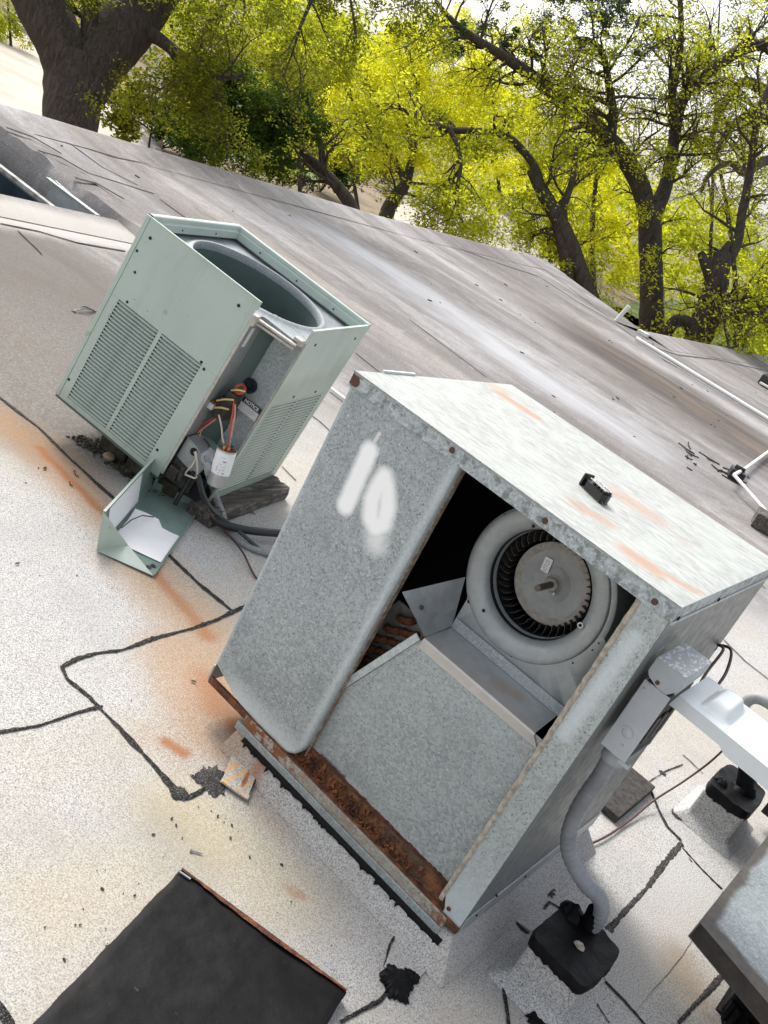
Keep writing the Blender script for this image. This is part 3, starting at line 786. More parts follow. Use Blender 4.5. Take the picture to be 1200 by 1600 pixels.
patch([(0.9752, 0.4571, 0), (1.068, 0.4577, 0), (1.081, 0.3533, 0), (0.9975, 0.3268, 0)])
patch([(1.084, 0.1925, 0), (1.116, 0.1048, 0), (1.215, 0.1287, 0), (1.289, 0.2164, 0), (1.204, 0.281, 0)], h=0.005)
patch([(1.188, 0.5215, 0), (1.186, 0.9327, 0), (1.176, 1.308, 0), (1.361, 1.234, 0), (1.38, 0.743, -2.22e-16), (1.368, 0.4131, 0), (1.267, 0.4269, 0)], h=0.003)
patch([(0.6623, -0.5178, 0), (0.6676, -0.5147, -2.22e-16), (0.6621, -0.5117, -2.22e-16)], h=0.001)
# lap lines on the far field
laps = [
 ([(-6.333, 2.84, 0), (-6.341, 3.193, 2.22e-16), (-6.437, 3.896, 0), (-6.359, 4.381, 0), (-6.594, 5.424, 0), (-6.611, 6.612, 0), (-6.669, 7.835, 0), (-6.971, 9.595, 0), (-6.996, 11.36, 0), (-6.738, 12.61, 0), (-6.669, 13.95, 0)], 0.045),
 ([(-6.669, 13.95, 0), (-5.707, 13.67, -2.22e-16), (-4.941, 13.74, 0), (-4.415, 13.42, 0), (-4.427, 13.89, 0)], 0.05),
 ([(-4.163, 13.27, 0), (-3.984, 14.52, 0), (-4.18, 17.26, 0), (-4.138, 21, 0)], 0.07),
 ([(-5.638, 2.995, 0), (-5.575, 3.376, -2.22e-16), (-5.471, 4.004, 0), (-5.441, 4.162, 0)], 0.025),
 ([(-5.576, 4.086, 2.22e-16), (-5.86, 3.908, 2.22e-16), (-6.386, 3.931, 0)], 0.02),
 ([(-3.853, 1.692, 0), (-3.851, 1.959, 0), (-3.776, 2.197, 0), (-3.795, 2.601, 0)], 0.028),
 ([(-3.778, 1.768, 0), (-3.512, 1.74, 0), (-3.458, 1.727, 0)], 0.018),
 ([(-2.577, 3.789, 0), (-2.318, 3.751, 0), (-1.984, 3.725, 0)], 0.012),
 ([(-3.438, 5.626, 0), (-2.722, 5.497, -2.22e-16), (-2.388, 5.436, 0)], 0.012),
 ([(-1.378, 5.334, 0), (-0.7542, 5.122, 0), (-0.0566, 4.84, 0)], 0.014),
 ([(0.6262, 3.428, -2.22e-16), (0.7938, 3.343, -2.22e-16), (0.9331, 3.33, -2.22e-16)], 0.010),
 ([(-1.707, 2.323, 0), (-1.606, 2.327, 0), (-1.421, 2.293, 0)], 0.010),
 ([(0.4668, 4.869, 0), (0.1989, 5.004, 0), (-0.008159, 5.151, 0)], 0.010),
 ([(-5.308, 4.13, -2.22e-16), (-4.575, 4.104, 2.22e-16), (-4.297, 4.154, 2.22e-16)], 0.02),
 ([(-3.624, 12.85, 0), (-3.407, 12.97, 0)], 0.06),
 ([(-1.188, 1.582, 0), (-1.123, 1.571, 2.22e-16), (-1.069, 1.562, 0)], 0.008),
 ([(-1.647, 2.609, 0), (-1.405, 2.542, 0), (-1.21, 2.458, 0)], 0.008),
]
for pts, w in laps: ribbon(pts, w, 'lap_seam', 'lap', 0.003, 0.12, 0.3, z0=0.004, lat=0.12)

# raised roof edge
def edge_strip(pts, w, h, name):
    rows = []; P = resample(P3(pts), 0.4); n = len(P)
    for i, q in enumerate(P):
        d = P[min(i + 1, n - 1)] - P[max(i - 1, 0)]; d.normalize(); s = Vector((d.y, -d.x, 0))
        rows.append([tuple(q + s * a + Vector((0, 0, b + 0.006 * noise.noise(q * 0.9)))) for a, b in ((-0.03, -0.25), (-0.03, h * 0.8), (0.0, h), (0.10, h * 0.85), (w * 0.6, h * 0.4), (w, 0.004))])
    mb = MB().grid(rows); mb.f = [f[::-1] for f in mb.f]
    return mb.build(name, M['gran_edge'], roof, smooth=True)
edge_strip(edge_a[:6], 0.55, 0.05, 'roof_edge')
edge_strip([edge_a[5], edge_a[6]], 0.6, 0.05, 'roof_edge')
edge_strip(edge_a[6:], 0.6, 0.05, 'roof_edge')

# the light well sunk in the roof
def sheet(name, pts, mat, parent, t=0.01):
    a, b, c = Vector(pts[0]), Vector(pts[1]), Vector(pts[2]); nrm = (b - a).cross(c - a).normalized()
    return MB().prism(pts, -nrm * t).build(name, mat, parent)
well = thing('light_well', 'open light well with a dark blue steel beam at the left edge of the roof', 'light well', ((WX0 + WX1) / 2, (WY0 + WY1) / 2, -1.6))
wz = -1.6
MB().box((WX0 + 0.02, WY1 - 0.001, wz), (WX1, WY1 + 0.05, -0.004)).build('side_wall', M['gran_edge'], well)
MB().box((WX0 - 0.05, WY0, wz), (WX0 + 0.02, WY1 + 0.05, -0.004)).build('side_wall', M['gran_edge'], well)
MB().box((WX1, WY0, wz), (WX1 + 0.05, WY1 + 0.05, -0.004)).build('side_wall', M['white_frame'], well)
MB().box((WX0, WY0 - 0.05, wz), (WX1, WY0, -0.004)).build('side_wall', M['white_frame'], well)
MB().box((WX0, WY0, wz - 0.05), (WX1, WY1, wz)).build('well_floor', M['concrete'], well)
MB().box((WX0 + 0.02, 2.585, -1.0), (WX1 - 0.01, 2.64, -0.085)).build('steel_beam', M['blue_steel'], well, bevel=0.01)
MB().box((WX0 + 0.02, 2.575, -0.083), (WX1 - 0.01, 2.62, -0.05)).build('window_frame', M['white_frame'], well, bevel=0.004)
MB().box((WX0 + 0.02, 2.72, -0.16), (WX1 - 0.01, 2.75, -0.12)).build('window_frame', M['white_frame'], well, bevel=0.004)
MB().box((WX1 - 0.50, 2.642, -0.15), (WX1 - 0.46, 2.72, -0.12)).build('window_bar', M['white_frame'], well)
mbp = MB()
mbp.prism([(-5.02, 2.80, -0.20), (-4.38, 2.80, -0.24), (-4.38, 2.82, 0.0), (-4.98, 2.82, 0.03)], (0, 0.012, 0))
mbp.build('metal_flashing', M['galv_plain'], well)
MB().box((-5.05, 2.79, 0.005), (-4.40, 2.83, 0.022)).build('flashing_lip', M['rail_grey'], well, bevel=0.005)
for k in range(9):
    xx = WX0 + 0.2 + k * 0.19
    MB().box((xx, 2.0, -1.5), (xx + 0.02, 2.02, -0.75)).build('baluster', M['blue_steel'], well)
MB().box((WX0 + 0.02, 1.98, -0.75), (WX1 - 0.01, 2.04, -0.70)).build('handrail', M['blue_steel'], well)
# canted, pale edge of the well towards the camera and crumpled cap sheet on its far side
rows = []
for i in range(24):
    y = WY0 - 0.3 + (WY1 + 0.15 - WY0 + 0.3) * i / 23
    rows.append([(WX1 - 0.03, y, -0.10), (WX1 - 0.03, y, 0.018), (WX1 + 0.02, y, 0.032), (WX1 + 0.25, y, 0.026 + 0.004 * noise.noise(Vector((y * 3, 0, 0)))), (WX1 + 0.38, y, 0.005)])
MB().grid(rows).build('well_edge', M['gran_patch'], roof, smooth=True)
rows = []
for i in range(40):
    x = WX0 - 0.7 + (WX1 + 0.45 - WX0 + 0.7) * i / 39
    b = lambda k: 0.035 * noise.noise(Vector((x * 4.0, k, 3)))
    rows.append([(x, WY1 - 0.02, -0.30 + b(0)), (x, WY1 - 0.03 + b(5) * 0.5, -0.05 + b(1)), (x, WY1 + 0.05, 0.075 + b(2)), (x, WY1 + 0.22, 0.085 + b(3)), (x, WY1 + 0.42, 0.045 + b(4) * 0.5), (x, WY1 + 0.62, 0.005)])
mbw = MB().grid(rows); mbw.f = [f[::-1] for f in mbw.f]
mbw.build('well_edge', M['gran_edge'], roof, smooth=True)
for k, (px0, px1) in enumerate(((-5.9, 0.10), (-5.45, 0.06), (-4.95, 0.05))):
    ribbon([(px0, WY1 + 0.05, 0.09), (px0 + px1, WY1 + 0.22, 0.10), (px0 + px1 * 2, WY1 + 0.45, 0.055)], 0.05, 'tar_seam', 'tar_old', 0.006, 0.05, 0.6)

# the walls that carry the roof, and the ground beyond
wb = MB()
wall_pts = [(a + 0.45, b) for a, b in edge_a]
for i in range(len(wall_pts) - 1):
    a, b = wall_pts[i], wall_pts[i + 1]
    wb.add([(*a, -3.9), (*b, -3.9), (*b, -0.3), (*a, -0.3)], [(3, 2, 1, 0)])
wb.build('building_wall', M['brickwall'], origin=(-6.4, 10, -3.9), kind='structure')
GZ = -3.85
MB().add([(-700, -300, GZ), (300, -300, GZ), (300, 700, GZ), (-700, 700, GZ)], [(0, 1, 2, 3)]).build('ground', M['earth'], origin=(0, 0, GZ), kind='structure')
def zone(name, mat, pts, z, h=0.0):
    a = [(x, y, z) for x, y in pts]
    if h: return MB().prism(a, (0, 0, h)).build(name, M[mat], origin=None, kind='structure')
    return MB().add(a, [tuple(range(len(a)))]).build(name, M[mat], kind='structure')
sA = [q[:2] for q in [(-41.16, 23.66, -3.85), (-42.82, 27.48, -3.85), (-29.45, 24.53, -3.85), (-20.24, 19.95, -3.85), (-17.65, 9.173, -3.85)]]
zone('street', 'concrete', sA, GZ + 0.004)
zone('pavement', 'concrete', [q[:2] for q in [(-17.9, 24.63, -3.85), (-28.53, 39.26, -3.85), (-44.6, 63.48, -3.85), (-46.69, 77.84, -3.85), (-37.86, 72.76, -3.85), (-28.81, 60.83, -3.85), (-20.32, 44.25, -3.85), (-16.81, 31.55, -3.85)]], GZ + 0.004)
k0 = [(-45.49, 28.09, -3.85), (-42.15, 27.57, -3.85), (-36.76, 25.86, -3.85), (-32.26, 24.77, -3.85), (-28.47, 23.46, -3.85), (-25.76, 22.22, -3.85)]
for off, hh in ((0.0, 0.18), (0.9, 0.30)):
    rows = []
    for i, q in enumerate(k0):
        rows.append(Vector(q) + Vector((-0.75, 0.66, 0)) * off)
    mbk = MB()
    for a, b in zip(rows, rows[1:]): mbk.bar((a.x, a.y, GZ + hh / 2), (b.x, b.y, GZ + hh / 2), 0.22, hh)
    mbk.build('kerb', M['kerb'], kind='structure')
zone('lawn', 'lawn', [q[:2] for q in [(-28.38, 52.68, -3.85), (-24.76, 51.68, -3.85), (-17.64, 49.74, -3.85), (-20.9, 57.21, -3.85), (-28.13, 58.57, -3.85)]], GZ + 0.008)
zone('lawn', 'lawn', [q[:2] for q in [(-17.39, 39.55, -3.85), (-13.71, 37.74, -3.85), (-10.21, 52.32, -3.85), (-86.77, 325.73, -3.85), (-26.3, 69.59, -3.85)]], GZ + 0.008)
zone('lawn', 'lawn', [q[:2] for q in [(-28.44, 24.36, -3.85), (-30.69, 37.53, -3.85), (-47.66, 64.73, -3.85), (-68.29, 77.43, -3.85), (-51.68, 45.94, -3.85)]], GZ + 0.012)
# ------------------------------------------------------------------ the big galvanized unit
W, D, ZB, ZT = 0.96, 0.829, 0.10, 1.097
# flashed curb it stands on: part of the roof
cu = MB()
o = 0.055
lo_ = [(0.16, -0.045, 0.001), (W + o, -0.06, 0.001), (W + o, D + o, 0.001), (0.16, D + o, 0.001)]
hi_ = [(0.165, 0.004, 0.085), (W - 0.004, 0.004, 0.085), (W - 0.004, D - 0.004, 0.085), (0.165, D - 0.004, 0.085)]
cu.add(lo_ + hi_, [(0, 1, 5, 4), (1, 2, 6, 5), (2, 3, 7, 6), (3, 0, 4, 7), (4, 5, 6, 7)])
cu.build('unit_curb', M['gran_patch'], roof, bevel=0.004)

ahu = thing('air_handling_unit', 'tall galvanized rooftop unit with sprayed white 10 and its front open', 'air handler', (0, 0, 0))
# rails under the cabinet
MB().box((0.005, -0.004, 0.098), (W, 0.010, 0.118)).build('base_rail', M['rust'], ahu, bevel=0.002)
MB().box((0.155, -0.013, 0.062), (0.925, 0.006, 0.086)).build('curb_rail', M['rail_grey'], ahu, bevel=0.002)
MB().box((0.17, -0.009, 0.0865), (0.925, 0.008, 0.1165)).build('front_rail', M['rail'], ahu, bevel=0.002)
mb = MB(); mb.box((W - 0.001, 0.003, 0.098), (W + 0.004, D, 0.152)).build('base_rail', M['galv_plain'], ahu, bevel=0.0015)
MB().box((0.0, D - 0.004, 0.098), (W, D + 0.003, 0.152)).build('base_rail', M['galv_plain'], ahu)
MB().box((-0.004, 0.003, 0.098), (0.001, D, 0.152)).build('base_rail', M['galv_plain'], ahu)
# lumpy bead of roof cement under the rail, with runs
rows = []
N_ = 150
for i in range(N_):
    x = 0.20 + (0.945 - 0.20) * i / (N_ - 1)
    r1 = noise.noise(Vector((x * 30, 0, 1))); r2 = noise.noise(Vector((x * 95, 3, 1)))
    drop = 0.007 + 0.004 * r1 + max(0, r2) ** 1.4 * 0.022
    rows.append([(x, 0.002, 0.066), (x, -0.0125, 0.066), (x, -0.0150 - 0.001 * r1, 0.062), (x, -0.016 - drop * 0.62, 0.063 - drop * 0.75), (x, -0.0155 - drop * 0.74, 0.058 - drop)])
mbx = MB().grid(rows); mbx.f = [f[::-1] for f in mbx.f]
mbx.build('tar_bead', M['tar'], ahu, smooth=True)

# left front panel: rolled edge, rounded lower corner, return flange
oz = [(0.003, 1.057), (0.003, 0.165), (0.02, 0.158), (0.05, 0.147), (0.09, 0.134), (0.131, 0.123), (0.20, 0.1195), (0.30, 0.1195), (0.325, 0.125), (0.343, 0.138), (0.354, 0.156), (0.360, 0.18)]
oz += [(0.360, 1.057)]
fp = MB()
cx = [(x, 0.0, z) for x, z in oz]
fp.add(cx, [tuple(range(len(cx)))])
def strip_from(pts, d1, mbb, close=False):
    pts = [Vector(q) for q in pts]
    rows = [[tuple(q), tuple(q + Vector(d1))] for q in pts]
    k = len(mbb.f); mbb.grid(rows)
# rolled right edge
edge = [(x, z) for x, z in oz[7:]]
rows = []
for i, (x, z) in enumerate(edge):
    a = Vector((1, 0)) if i >= 4 else Vector(((0, -1), (0.35, -0.94), (0.7, -0.7), (0.94, -0.35))[i])
    row = []
    for ang in (0, 25, 50, 75, 90):
        s_, c_ = math.sin(R(ang)), 1 - math.cos(R(ang))
        row.append((x + a.x * 0.010 * s_, 0.010 * c_, z + a.y * 0.010 * s_))
    row.append((x + a.x * 0.0105, 0.032, z + a.y * 0.0105)); rows.append(row)
kf = len(fp.f); fp.grid(rows); fp.f[kf:] = [f[::-1] for f in fp.f[kf:]]
# left return
fp.add([(0.003, 0, 1.057), (0.003, 0, 0.165), (0.0, 0.004, 0.165), (0.0, 0.004, 1.057)], [(0, 3, 2, 1)])
fp.build('front_panel', M['galv_front'], ahu, smooth=True)
# dirty lip behind the rolled edge
MB().box((0.3705, 0.018, 0.14), (0.3735, 0.036, 1.055)).build('panel_hem', M['rail'], ahu)
# right post
pp = MB()
pr = [(0.888, 0.0), (0.958, 0.0), (0.960, 0.002)]
po = [(0.886, 1.057), (0.886, 0.18), (0.889, 0.16), (0.897, 0.143), (0.905, 0.128), (0.905, 0.105), (0.959, 0.0995), (0.959, 1.057)]
v = [(x, 0.0, z) for x, z in po]; pp.add(v, [tuple(range(len(v)))])
pp.add([(0.886, 0, 1.057), (0.886, 0, 0.18), (0.884, 0.02, 0.18), (0.884, 0.02, 1.057)], [(0, 3, 2, 1)])
pp.build('corner_post', M['galv_post'], ahu)
hm = MB()
rows = []
for i in range(80):
    z = 0.14 + (1.056 - 0.14) * i / 79
    w_ = 0.0014 * noise.noise(Vector((z * 40, 0, 0))) + 0.0015 * noise.noise(Vector((z * 160, 2, 0)))
    rows.append([(0.8895 + w_, -0.001, z), (0.886 + w_, -0.0035 + w_, z), (0.880 + w_, -0.003 + w_, z), (0.8765 + w_, 0.001, z), (0.877, 0.02, z)])
hm.grid(rows); hm.f = [f for f in hm.f]
hm.build('sealant_strip', M['seal'], ahu, smooth=True)
# right side, left side, back
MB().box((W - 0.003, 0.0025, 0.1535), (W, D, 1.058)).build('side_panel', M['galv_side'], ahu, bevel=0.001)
MB().box((0.0, 0.0045, 0.1535), (0.003, D, 1.058)).build('side_panel', M['galv'], ahu)
MB().box((0.0035, D - 0.003, 0.1535), (W - 0.0035, D, 1.058)).build('back_panel', M['galv'], ahu)
# near-black sheets painting in the cabinet's inner dark, as lining
ln = MB()
ln.box((0.008, 0.05, 0.16), (0.012, D - 0.01, 1.052)); ln.box((W - 0.014, 0.05, 0.16), (W - 0.010, D - 0.01, 1.052))
ln.box((0.014, D - 0.014, 0.16), (W - 0.016, D - 0.010, 1.052)); ln.box((0.014, 0.05, 1.046), (W - 0.016, D - 0.016, 1.050))
ln.box((0.0125, 0.034, 0.16), (0.352, 0.046, 1.045))
ln.build('dark_lining', M['black'], ahu)
# cap with down-turned skirt
cp = MB()
z0, z1 = 1.0565, ZT
e = 0.004
out = [(-e, -e), (W + e, -e), (W + e, D + e), (-e, D + e)]
inn = [(-e + 0.002, -e + 0.002), (W + e - 0.002, -e + 0.002), (W + e - 0.002, D + e - 0.002), (-e + 0.002, D + e - 0.002)]
n_ = 18
rows = []
for j in range(n_ + 1):
    rows.append([])
    for i in range(n_ + 1):
        x = -e + (W + 2 * e) * i / n_; y = -e + (D + 2 * e) * j / n_
        ed = min(i, j, n_ - i, n_ - j)
        rows[-1].append((x, y, z1 + (0.0 if ed == 0 else 0.0022 * noise.noise(Vector((x * 5, y * 5, 2))) + 0.001)))
cp.grid(rows)
for i in range(4):
    a, b = out[i], out[(i + 1) % 4]
    cp.add([(*a, z1), (*b, z1), (*b, z0), (*a, z0)], [(3, 2, 1, 0)])
    c, d = inn[i], inn[(i + 1) % 4]
    cp.add([(*a, z0), (*b, z0), (*d, z0), (*c, z0)], [(0, 1, 2, 3)])
cp.build('cap', M['cap'], ahu)
MB().box((-0.0062, -0.0062, z1 - 0.0024), (W + 0.0062, -0.0042, z1 + 0.0012)).build('cap_fold', M['rail_grey'], ahu)
MB().box((W + 0.0042, -0.004, z1 - 0.0024), (W + 0.0062, D + e, z1 + 0.0012)).build('cap_fold', M['rail_grey'], ahu)
MB().box((W + 0.0042, -0.0045, z0 - 0.004), (W + 0.0072, D, z0 + 0.004)).build('cap_fold', M['galv_plain'], ahu)
bf = [(-0.01462, 0.1211, 1.1), (-0.003156, 0.2707, 1.1)]
MB().box((-0.010, bf[0][1], 1.094), (-0.0045, bf[1][1], 1.1035)).build('bent_flange', M['white_paint'], ahu)
def screws(lst, par, mat='screw', r=0.0075, nrm=(0, -1, 0), name='screw', h=0.003):
    for c in lst:
        mb = MB().disc(c, r, nrm, 12, h)
        mb.build(name, M[mat], par, smooth=True)
screws([(0.335, -0.0045, 1.079), (0.618, -0.0045, 1.074), (0.913, -0.0045, 1.073)], ahu)
screws([(W + 0.0045, 0.03, 1.062), (W + 0.0045, 0.32, 1.062)], ahu, 'hole', 0.006, (1, 0, 0))
screws([(0.913, -0.0005, 0.137)], ahu, 'screw', 0.006)
screws([(W + 0.0042, 0.06, 0.135), (W + 0.0042, 0.14, 0.16), (W + 0.0042, 0.33, 0.13)], ahu, 'hole', 0.003, (1, 0, 0))
screws([(0.958, 0.815, 0.80)], ahu, 'hole', 0.008, (1, 0, 0))
# --- inside: rusted pan, lower panel, shelf
rows = []
for i in range(60):
    x = 0.30 + (0.905 - 0.30) * i / 59
    g = lambda a, k: a * noise.noise(Vector((x * 45, k * 7.3, 0)))
    rows.append([(x, 0.006, 0.116), (x, 0.010 + g(.002, 1), 0.110 + g(.006, 2)), (x, 0.018 + g(.003, 3), 0.114 + g(.008, 4)), (x, 0.024 + g(.004, 5), 0.124 + g(.009, 6)), (x, 0.029 + g(.003, 7), 0.145 + g(.006, 8)), (x, 0.0305, 0.160 + g(.003, 9)), (x, 0.036, 0.164)])
mbx = MB().grid(rows)
mbx.build('drip_pan', M['pan'], ahu, smooth=True)
fl = MB()
for k in range(240):
    x = random.betavariate(1.3, 2.2) * 0.52 + 0.37; t = random.random()
    c = Vector((x, 0.010 + 0.018 * t, 0.117 + 0.036 * t * t)); s_ = random.uniform(0.002, 0.008)
    m_ = Matrix.Translation(c) @ Matrix.Rotation(random.uniform(0, 6), 4, Vector((jit(1), jit(1), jit(1))).normalized())
    fl.box((-s_, -s_ * 0.7, -s_ * 0.25), (s_, s_ * 0.7, s_ * 0.25), m_)
fl.build('rust_flakes', M['rust'], ahu, kind='stuff')
YP = 0.030
low = MB().prism([(0.499, YP, 0.166), (0.884, YP, 0.166), (0.884, YP, 0.637), (0.499, YP, 0.637)][::-1], (0, 0.002, 0))
low.build('lower_panel', M['galv'], ahu)
low = MB().prism([(0.34, YP + .0045, 0.166), (0.5015, YP + .0045, 0.166), (0.5015, YP + .0045, 0.637), (0.485, YP + .0045, 0.620), (0.375, YP + .0045, 0.376), (0.34, YP + .0045, 0.300)][::-1], (0, 0.002, 0))
low.build('lower_panel', M['galv'], ahu)
# toothed rust along its lower edge
rows = []
for i in range(110):
    x = 0.40 + (0.884 - 0.40) * i / 109
    t_ = 0.006 + 0.007 * abs(noise.noise(Vector((x * 60, 0, 3)))) + 0.004 * abs(noise.noise(Vector((x * 200, 0, 8))))
    rows.append([(x, YP - 0.0006, 0.160), (x, YP - 0.0006, 0.163 + t_)])
mbx = MB().grid(rows); mbx.build('rust_edge', M['rust_dark'], ahu)
# slanted flange of the coil compartment
a_, b_ = Vector((0.372, YP + 0.003, 0.372)), Vector((0.487, YP + 0.003, 0.626))
dd_ = (b_ - a_).normalized(); nn_ = Vector((-dd_.z, 0, dd_.x))
MB().prism([a_, b_, b_ + nn_ * 0.019, a_ + nn_ * 0.019], (0, -0.003, 0)).build('coil_flange', M['galv_light'], ahu)
# shelf in front of the blower with a front lip
sh = MB()
rows = [[(0.496, YP - 0.004, 0.610), (0.872, YP - 0.004, 0.612)], [(0.496, YP - 0.005, 0.634), (0.850, YP - 0.005, 0.634)], [(0.496, YP - 0.002, 0.6395), (0.848, YP - 0.002, 0.6395)], [(0.489, 0.168, 0.6395), (0.836, 0.168, 0.6395)]]
sh.grid(rows)
sh.build('shelf', M['shelf'], ahu)
MB().box((0.488, 0.1665, 0.6405), (0.884, 0.1700, 0.669)).build('shelf_flange', M['galv_light'], ahu)
MB().box((0.50, YP + 0.003, 0.56), (0.883, YP + 0.006, 0.632)).build('shelf_backing', M['black'], ahu)
# baffle to the left of the blower
bq = [Vector((0.4955, 0.030, 0.6415)), Vector((0.489, 0.170, 0.6415)), Vector((0.452, 0.171, 0.772)), Vector((0.383, 0.030, 0.695))]
rows = []
for i in range(7):
    u = i / 6; a = bq[0].lerp(bq[1], u); b = bq[3].lerp(bq[2], u)
    rows.append([tuple(a.lerp(b, k / 6)) for k in range(7)])
mbx = MB().grid(rows); mbx.build('baffle', M['galv_plain'], ahu, smooth=True)
screws([tuple(bq[0].lerp(bq[3], 0.6).lerp(bq[1].lerp(bq[2], 0.6), 0.2) + Vector((0.002, -0.002, 0.001)))], ahu, 'dark_metal', 0.006, (0.8, -0.3, 0.5))
# coil behind the left panel with rusty return bends
ct = MB().prism([(0.20, 0.13, 0.20), (0.36, 0.13, 0.20), (0.505, 0.13, 0.62), (0.34, 0.13, 0.62)][::-1], (0, 0.004, 0))
ct.build('coil_sheet', M['coil_fin'], ahu)
ub = None
for r_ in range(9):
    for c_ in range(4):
        base = Vector((0.262 + c_ * 0.046 + r_ * 0.018, 0.120, 0.272 + r_ * 0.046 + (c_ % 2) * 0.023))
        if base.z > 0.60: continue
        if ub is None:
            pts = smooth_path([(-0.018, 0.012, -0.008), (-0.016, -0.002, -0.007), (0, -0.008, 0), (0.016, -0.002, 0.007), (0.018, 0.012, 0.008)], 3)
            ub = MB().tube(pts, 0.0105, 8).build('return_bend', M['coil_tube'], ahu, smooth=True)
            ub.matrix_local = Matrix.Translation(base)
        else:
            share(ub, 'return_bend', Matrix.Translation(base), ahu)
# blower
YF = 0.173
rc_, rr_ = (0.628, 0.869), 0.201
wc = Vector((0.620, YF, 0.867))
def outline(t):
    dx, dz = math.cos(t), math.sin(t)
    d = rr_
    ds = []
    if dx > 1e-6: ds.append((0.842 - rc_[0]) / dx)
    if dx < -1e-6: ds.append((0.484 - rc_[0]) / dx)
    if dz < -1e-6: ds.append((0.6405 - rc_[1]) / dz)
    if dz < -1e-6: d = max(d, min(ds))
    return d
NN = 144
hb = MB(); rows = []
for k in range(NN + 1):
    t = 2 * math.pi * (k % NN) / NN; d = outline(t); c, s = math.cos(t), math.sin(t)
    rows.append([(rc_[0] + c * d, YF + 0.20, rc_[1] + s * d), (rc_[0] + c * d, YF + 0.002, rc_[1] + s * d), (rc_[0] + c * (d - 0.002), YF, rc_[1] + s * (d - 0.002)), (rc_[0] + c * 0.186, YF, rc_[1] + s * 0.186)])
hb.grid(rows); hb.f = [f[::-1] for f in hb.f]
hb.build('blower_housing', M['blower'], ahu, smooth=True)
mwh = frame_z(wc, (0, -1, 0))
MB().lathe([(0.1935, -0.004), (0.191, 0.001), (0.187, 0.0032), (0.176, 0.0036), (0.163, 0.0012), (0.152, -0.004), (0.143, -0.012), (0.137, -0.023), (0.1338, -0.036), (0.1325, -0.050)], mwh, 96).build('inlet_ring', M['blower'], ahu, smooth=True)
for ang in (100, 112, 124, 137, 150, 162, 174, 186, 198, 208, -5, -12, -30):
    t = R(ang); screws([(rc_[0] + math.cos(t) * 0.196, YF - 0.001, rc_[1] + math.sin(t) * 0.196)], ahu, 'hole', 0.0022, name='rivet_hole', h=0.0008)
z3 = [(0.4929, 0.173, 0.7239), (0.5178, 0.173, 0.7122), (0.5388, 0.173, 0.7304), (0.5378, 0.173, 0.988), (0.6614, 0.173, 0.6842), (0.7639, 0.173, 0.859), (0.7907, 0.173, 0.8588)]
for q in z3: screws([(q[0], YF - 0.001, q[2])], ahu, 'hole', 0.0045, name='rivet_hole', h=0.0008)
screws([(z3[5][0], YF - 0.0006, z3[5][2])], ahu, 'white_plastic', 0.0075, name='scuff_ring', h=0.0004)
screws([((0.595, 0.173, 0.6822)[0], YF - 0.001, (0.595, 0.173, 0.6822)[2])], ahu, 'screw_grey', 0.005)
mwp = frame_z(wc + Vector((0.010, 0, 0.002)), (0, -1, 0))
wheel = MB().lathe([(0.1055, -0.082), (0.1055, -0.078), (0.099, -0.0765), (0.085, -0.077)], mwp, 72).build('wheel_rim', M['dusty'], ahu, smooth=True)
MB().lathe([(0.0855, -0.0775), (0.080, -0.0785), (0.054, -0.0800), (0.051, -0.0792), (0.047, -0.0796), (0.044, -0.0812), (0.030, -0.0840), (0.004, -0.0845)], mwp, 72).build('wheel_backplate', M['wheel_grey'], ahu, smooth=True)
MB().lathe([(0.024, -0.0850), (0.021, -0.0805), (0.0175, -0.0800), (0.0172, -0.070), (0.015, -0.068), (0.006, -0.068)], mwp, 32).build('wheel_hub', M['dusty'], ahu, smooth=True)
MB().tube([wc + Vector((0.010, 0.085, 0.002)), wc + Vector((0.008, -0.002, 0.001))], 0.0085, 16).build('shaft', M['shaft'], ahu, smooth=True)
MB().box((wc.x + 0.024, wc.y + 0.066, wc.z - 0.018), (wc.x + 0.032, wc.y + 0.074, wc.z - 0.008)).build('set_screw', M['screw_grey'], ahu, bevel=0.002)
MB().lathe([(0.134, -0.02), (0.134, -0.30)], mwh, 64).build('wheel_shroud', M['black'], ahu, smooth=True)
MB().lathe([(0.134, -0.16), (0.02, -0.16)], mwh, 48).build('wheel_back', M['black'], ahu, smooth=True)
bl = None
NB = 40
for k in range(NB):
    t = 2 * math.pi * k / NB
    m_ = mwh @ Matrix.Rotation(t, 4, 'Z')
    if bl is None:
        rows = []
        for h in (-0.060, -0.16):
            rows.append([(0.132, -0.004, h), (0.124, 0.0035, h), (0.115, 0.0075, h), (0.1055, 0.0085, h)])
        bl = MB().grid(rows).build('blade', M['dark_metal'], ahu, local=True)
        bl.matrix_local = m_
        sd = bl.modifiers.new('solid', 'SOLIDIFY'); sd.thickness = 0.0012
    else:
        o_ = bpy.data.objects.new('blade', bl.data); COL.objects.link(o_); o_.parent = ahu; o_.matrix_local = m_
        sd = o_.modifiers.new('solid', 'SOLIDIFY'); sd.thickness = 0.0012
# maker's sticker on the wheel, marked by hand
sc_ = wc + Vector((-0.028, 0.0765, 0.034))
st = Matrix.Translation(sc_) @ Matrix.Rotation(R(-8), 4, 'Y')
sk = MB().box((-0.011, -0.001, -0.019), (0.011, 0.0, 0.019), st).build('sticker', M['paper'], ahu)
for q in ((-0.007, 0.010, 0.006, 0.012), (-0.006, 0.004, -0.001, 0.007), (0.001, 0.003, 0.007, 0.006), (-0.007, -0.003, 0.004, -0.001), (-0.006, -0.010, -0.002, -0.006), (0.0, -0.011, 0.006, -0.009), (-0.004, -0.016, 0.005, -0.014)):
    m2 = MB().box((q[0], -0.0016, q[1]), (q[2], -0.001, q[3]), st).build('scribble', M['ink_grey'], sk)

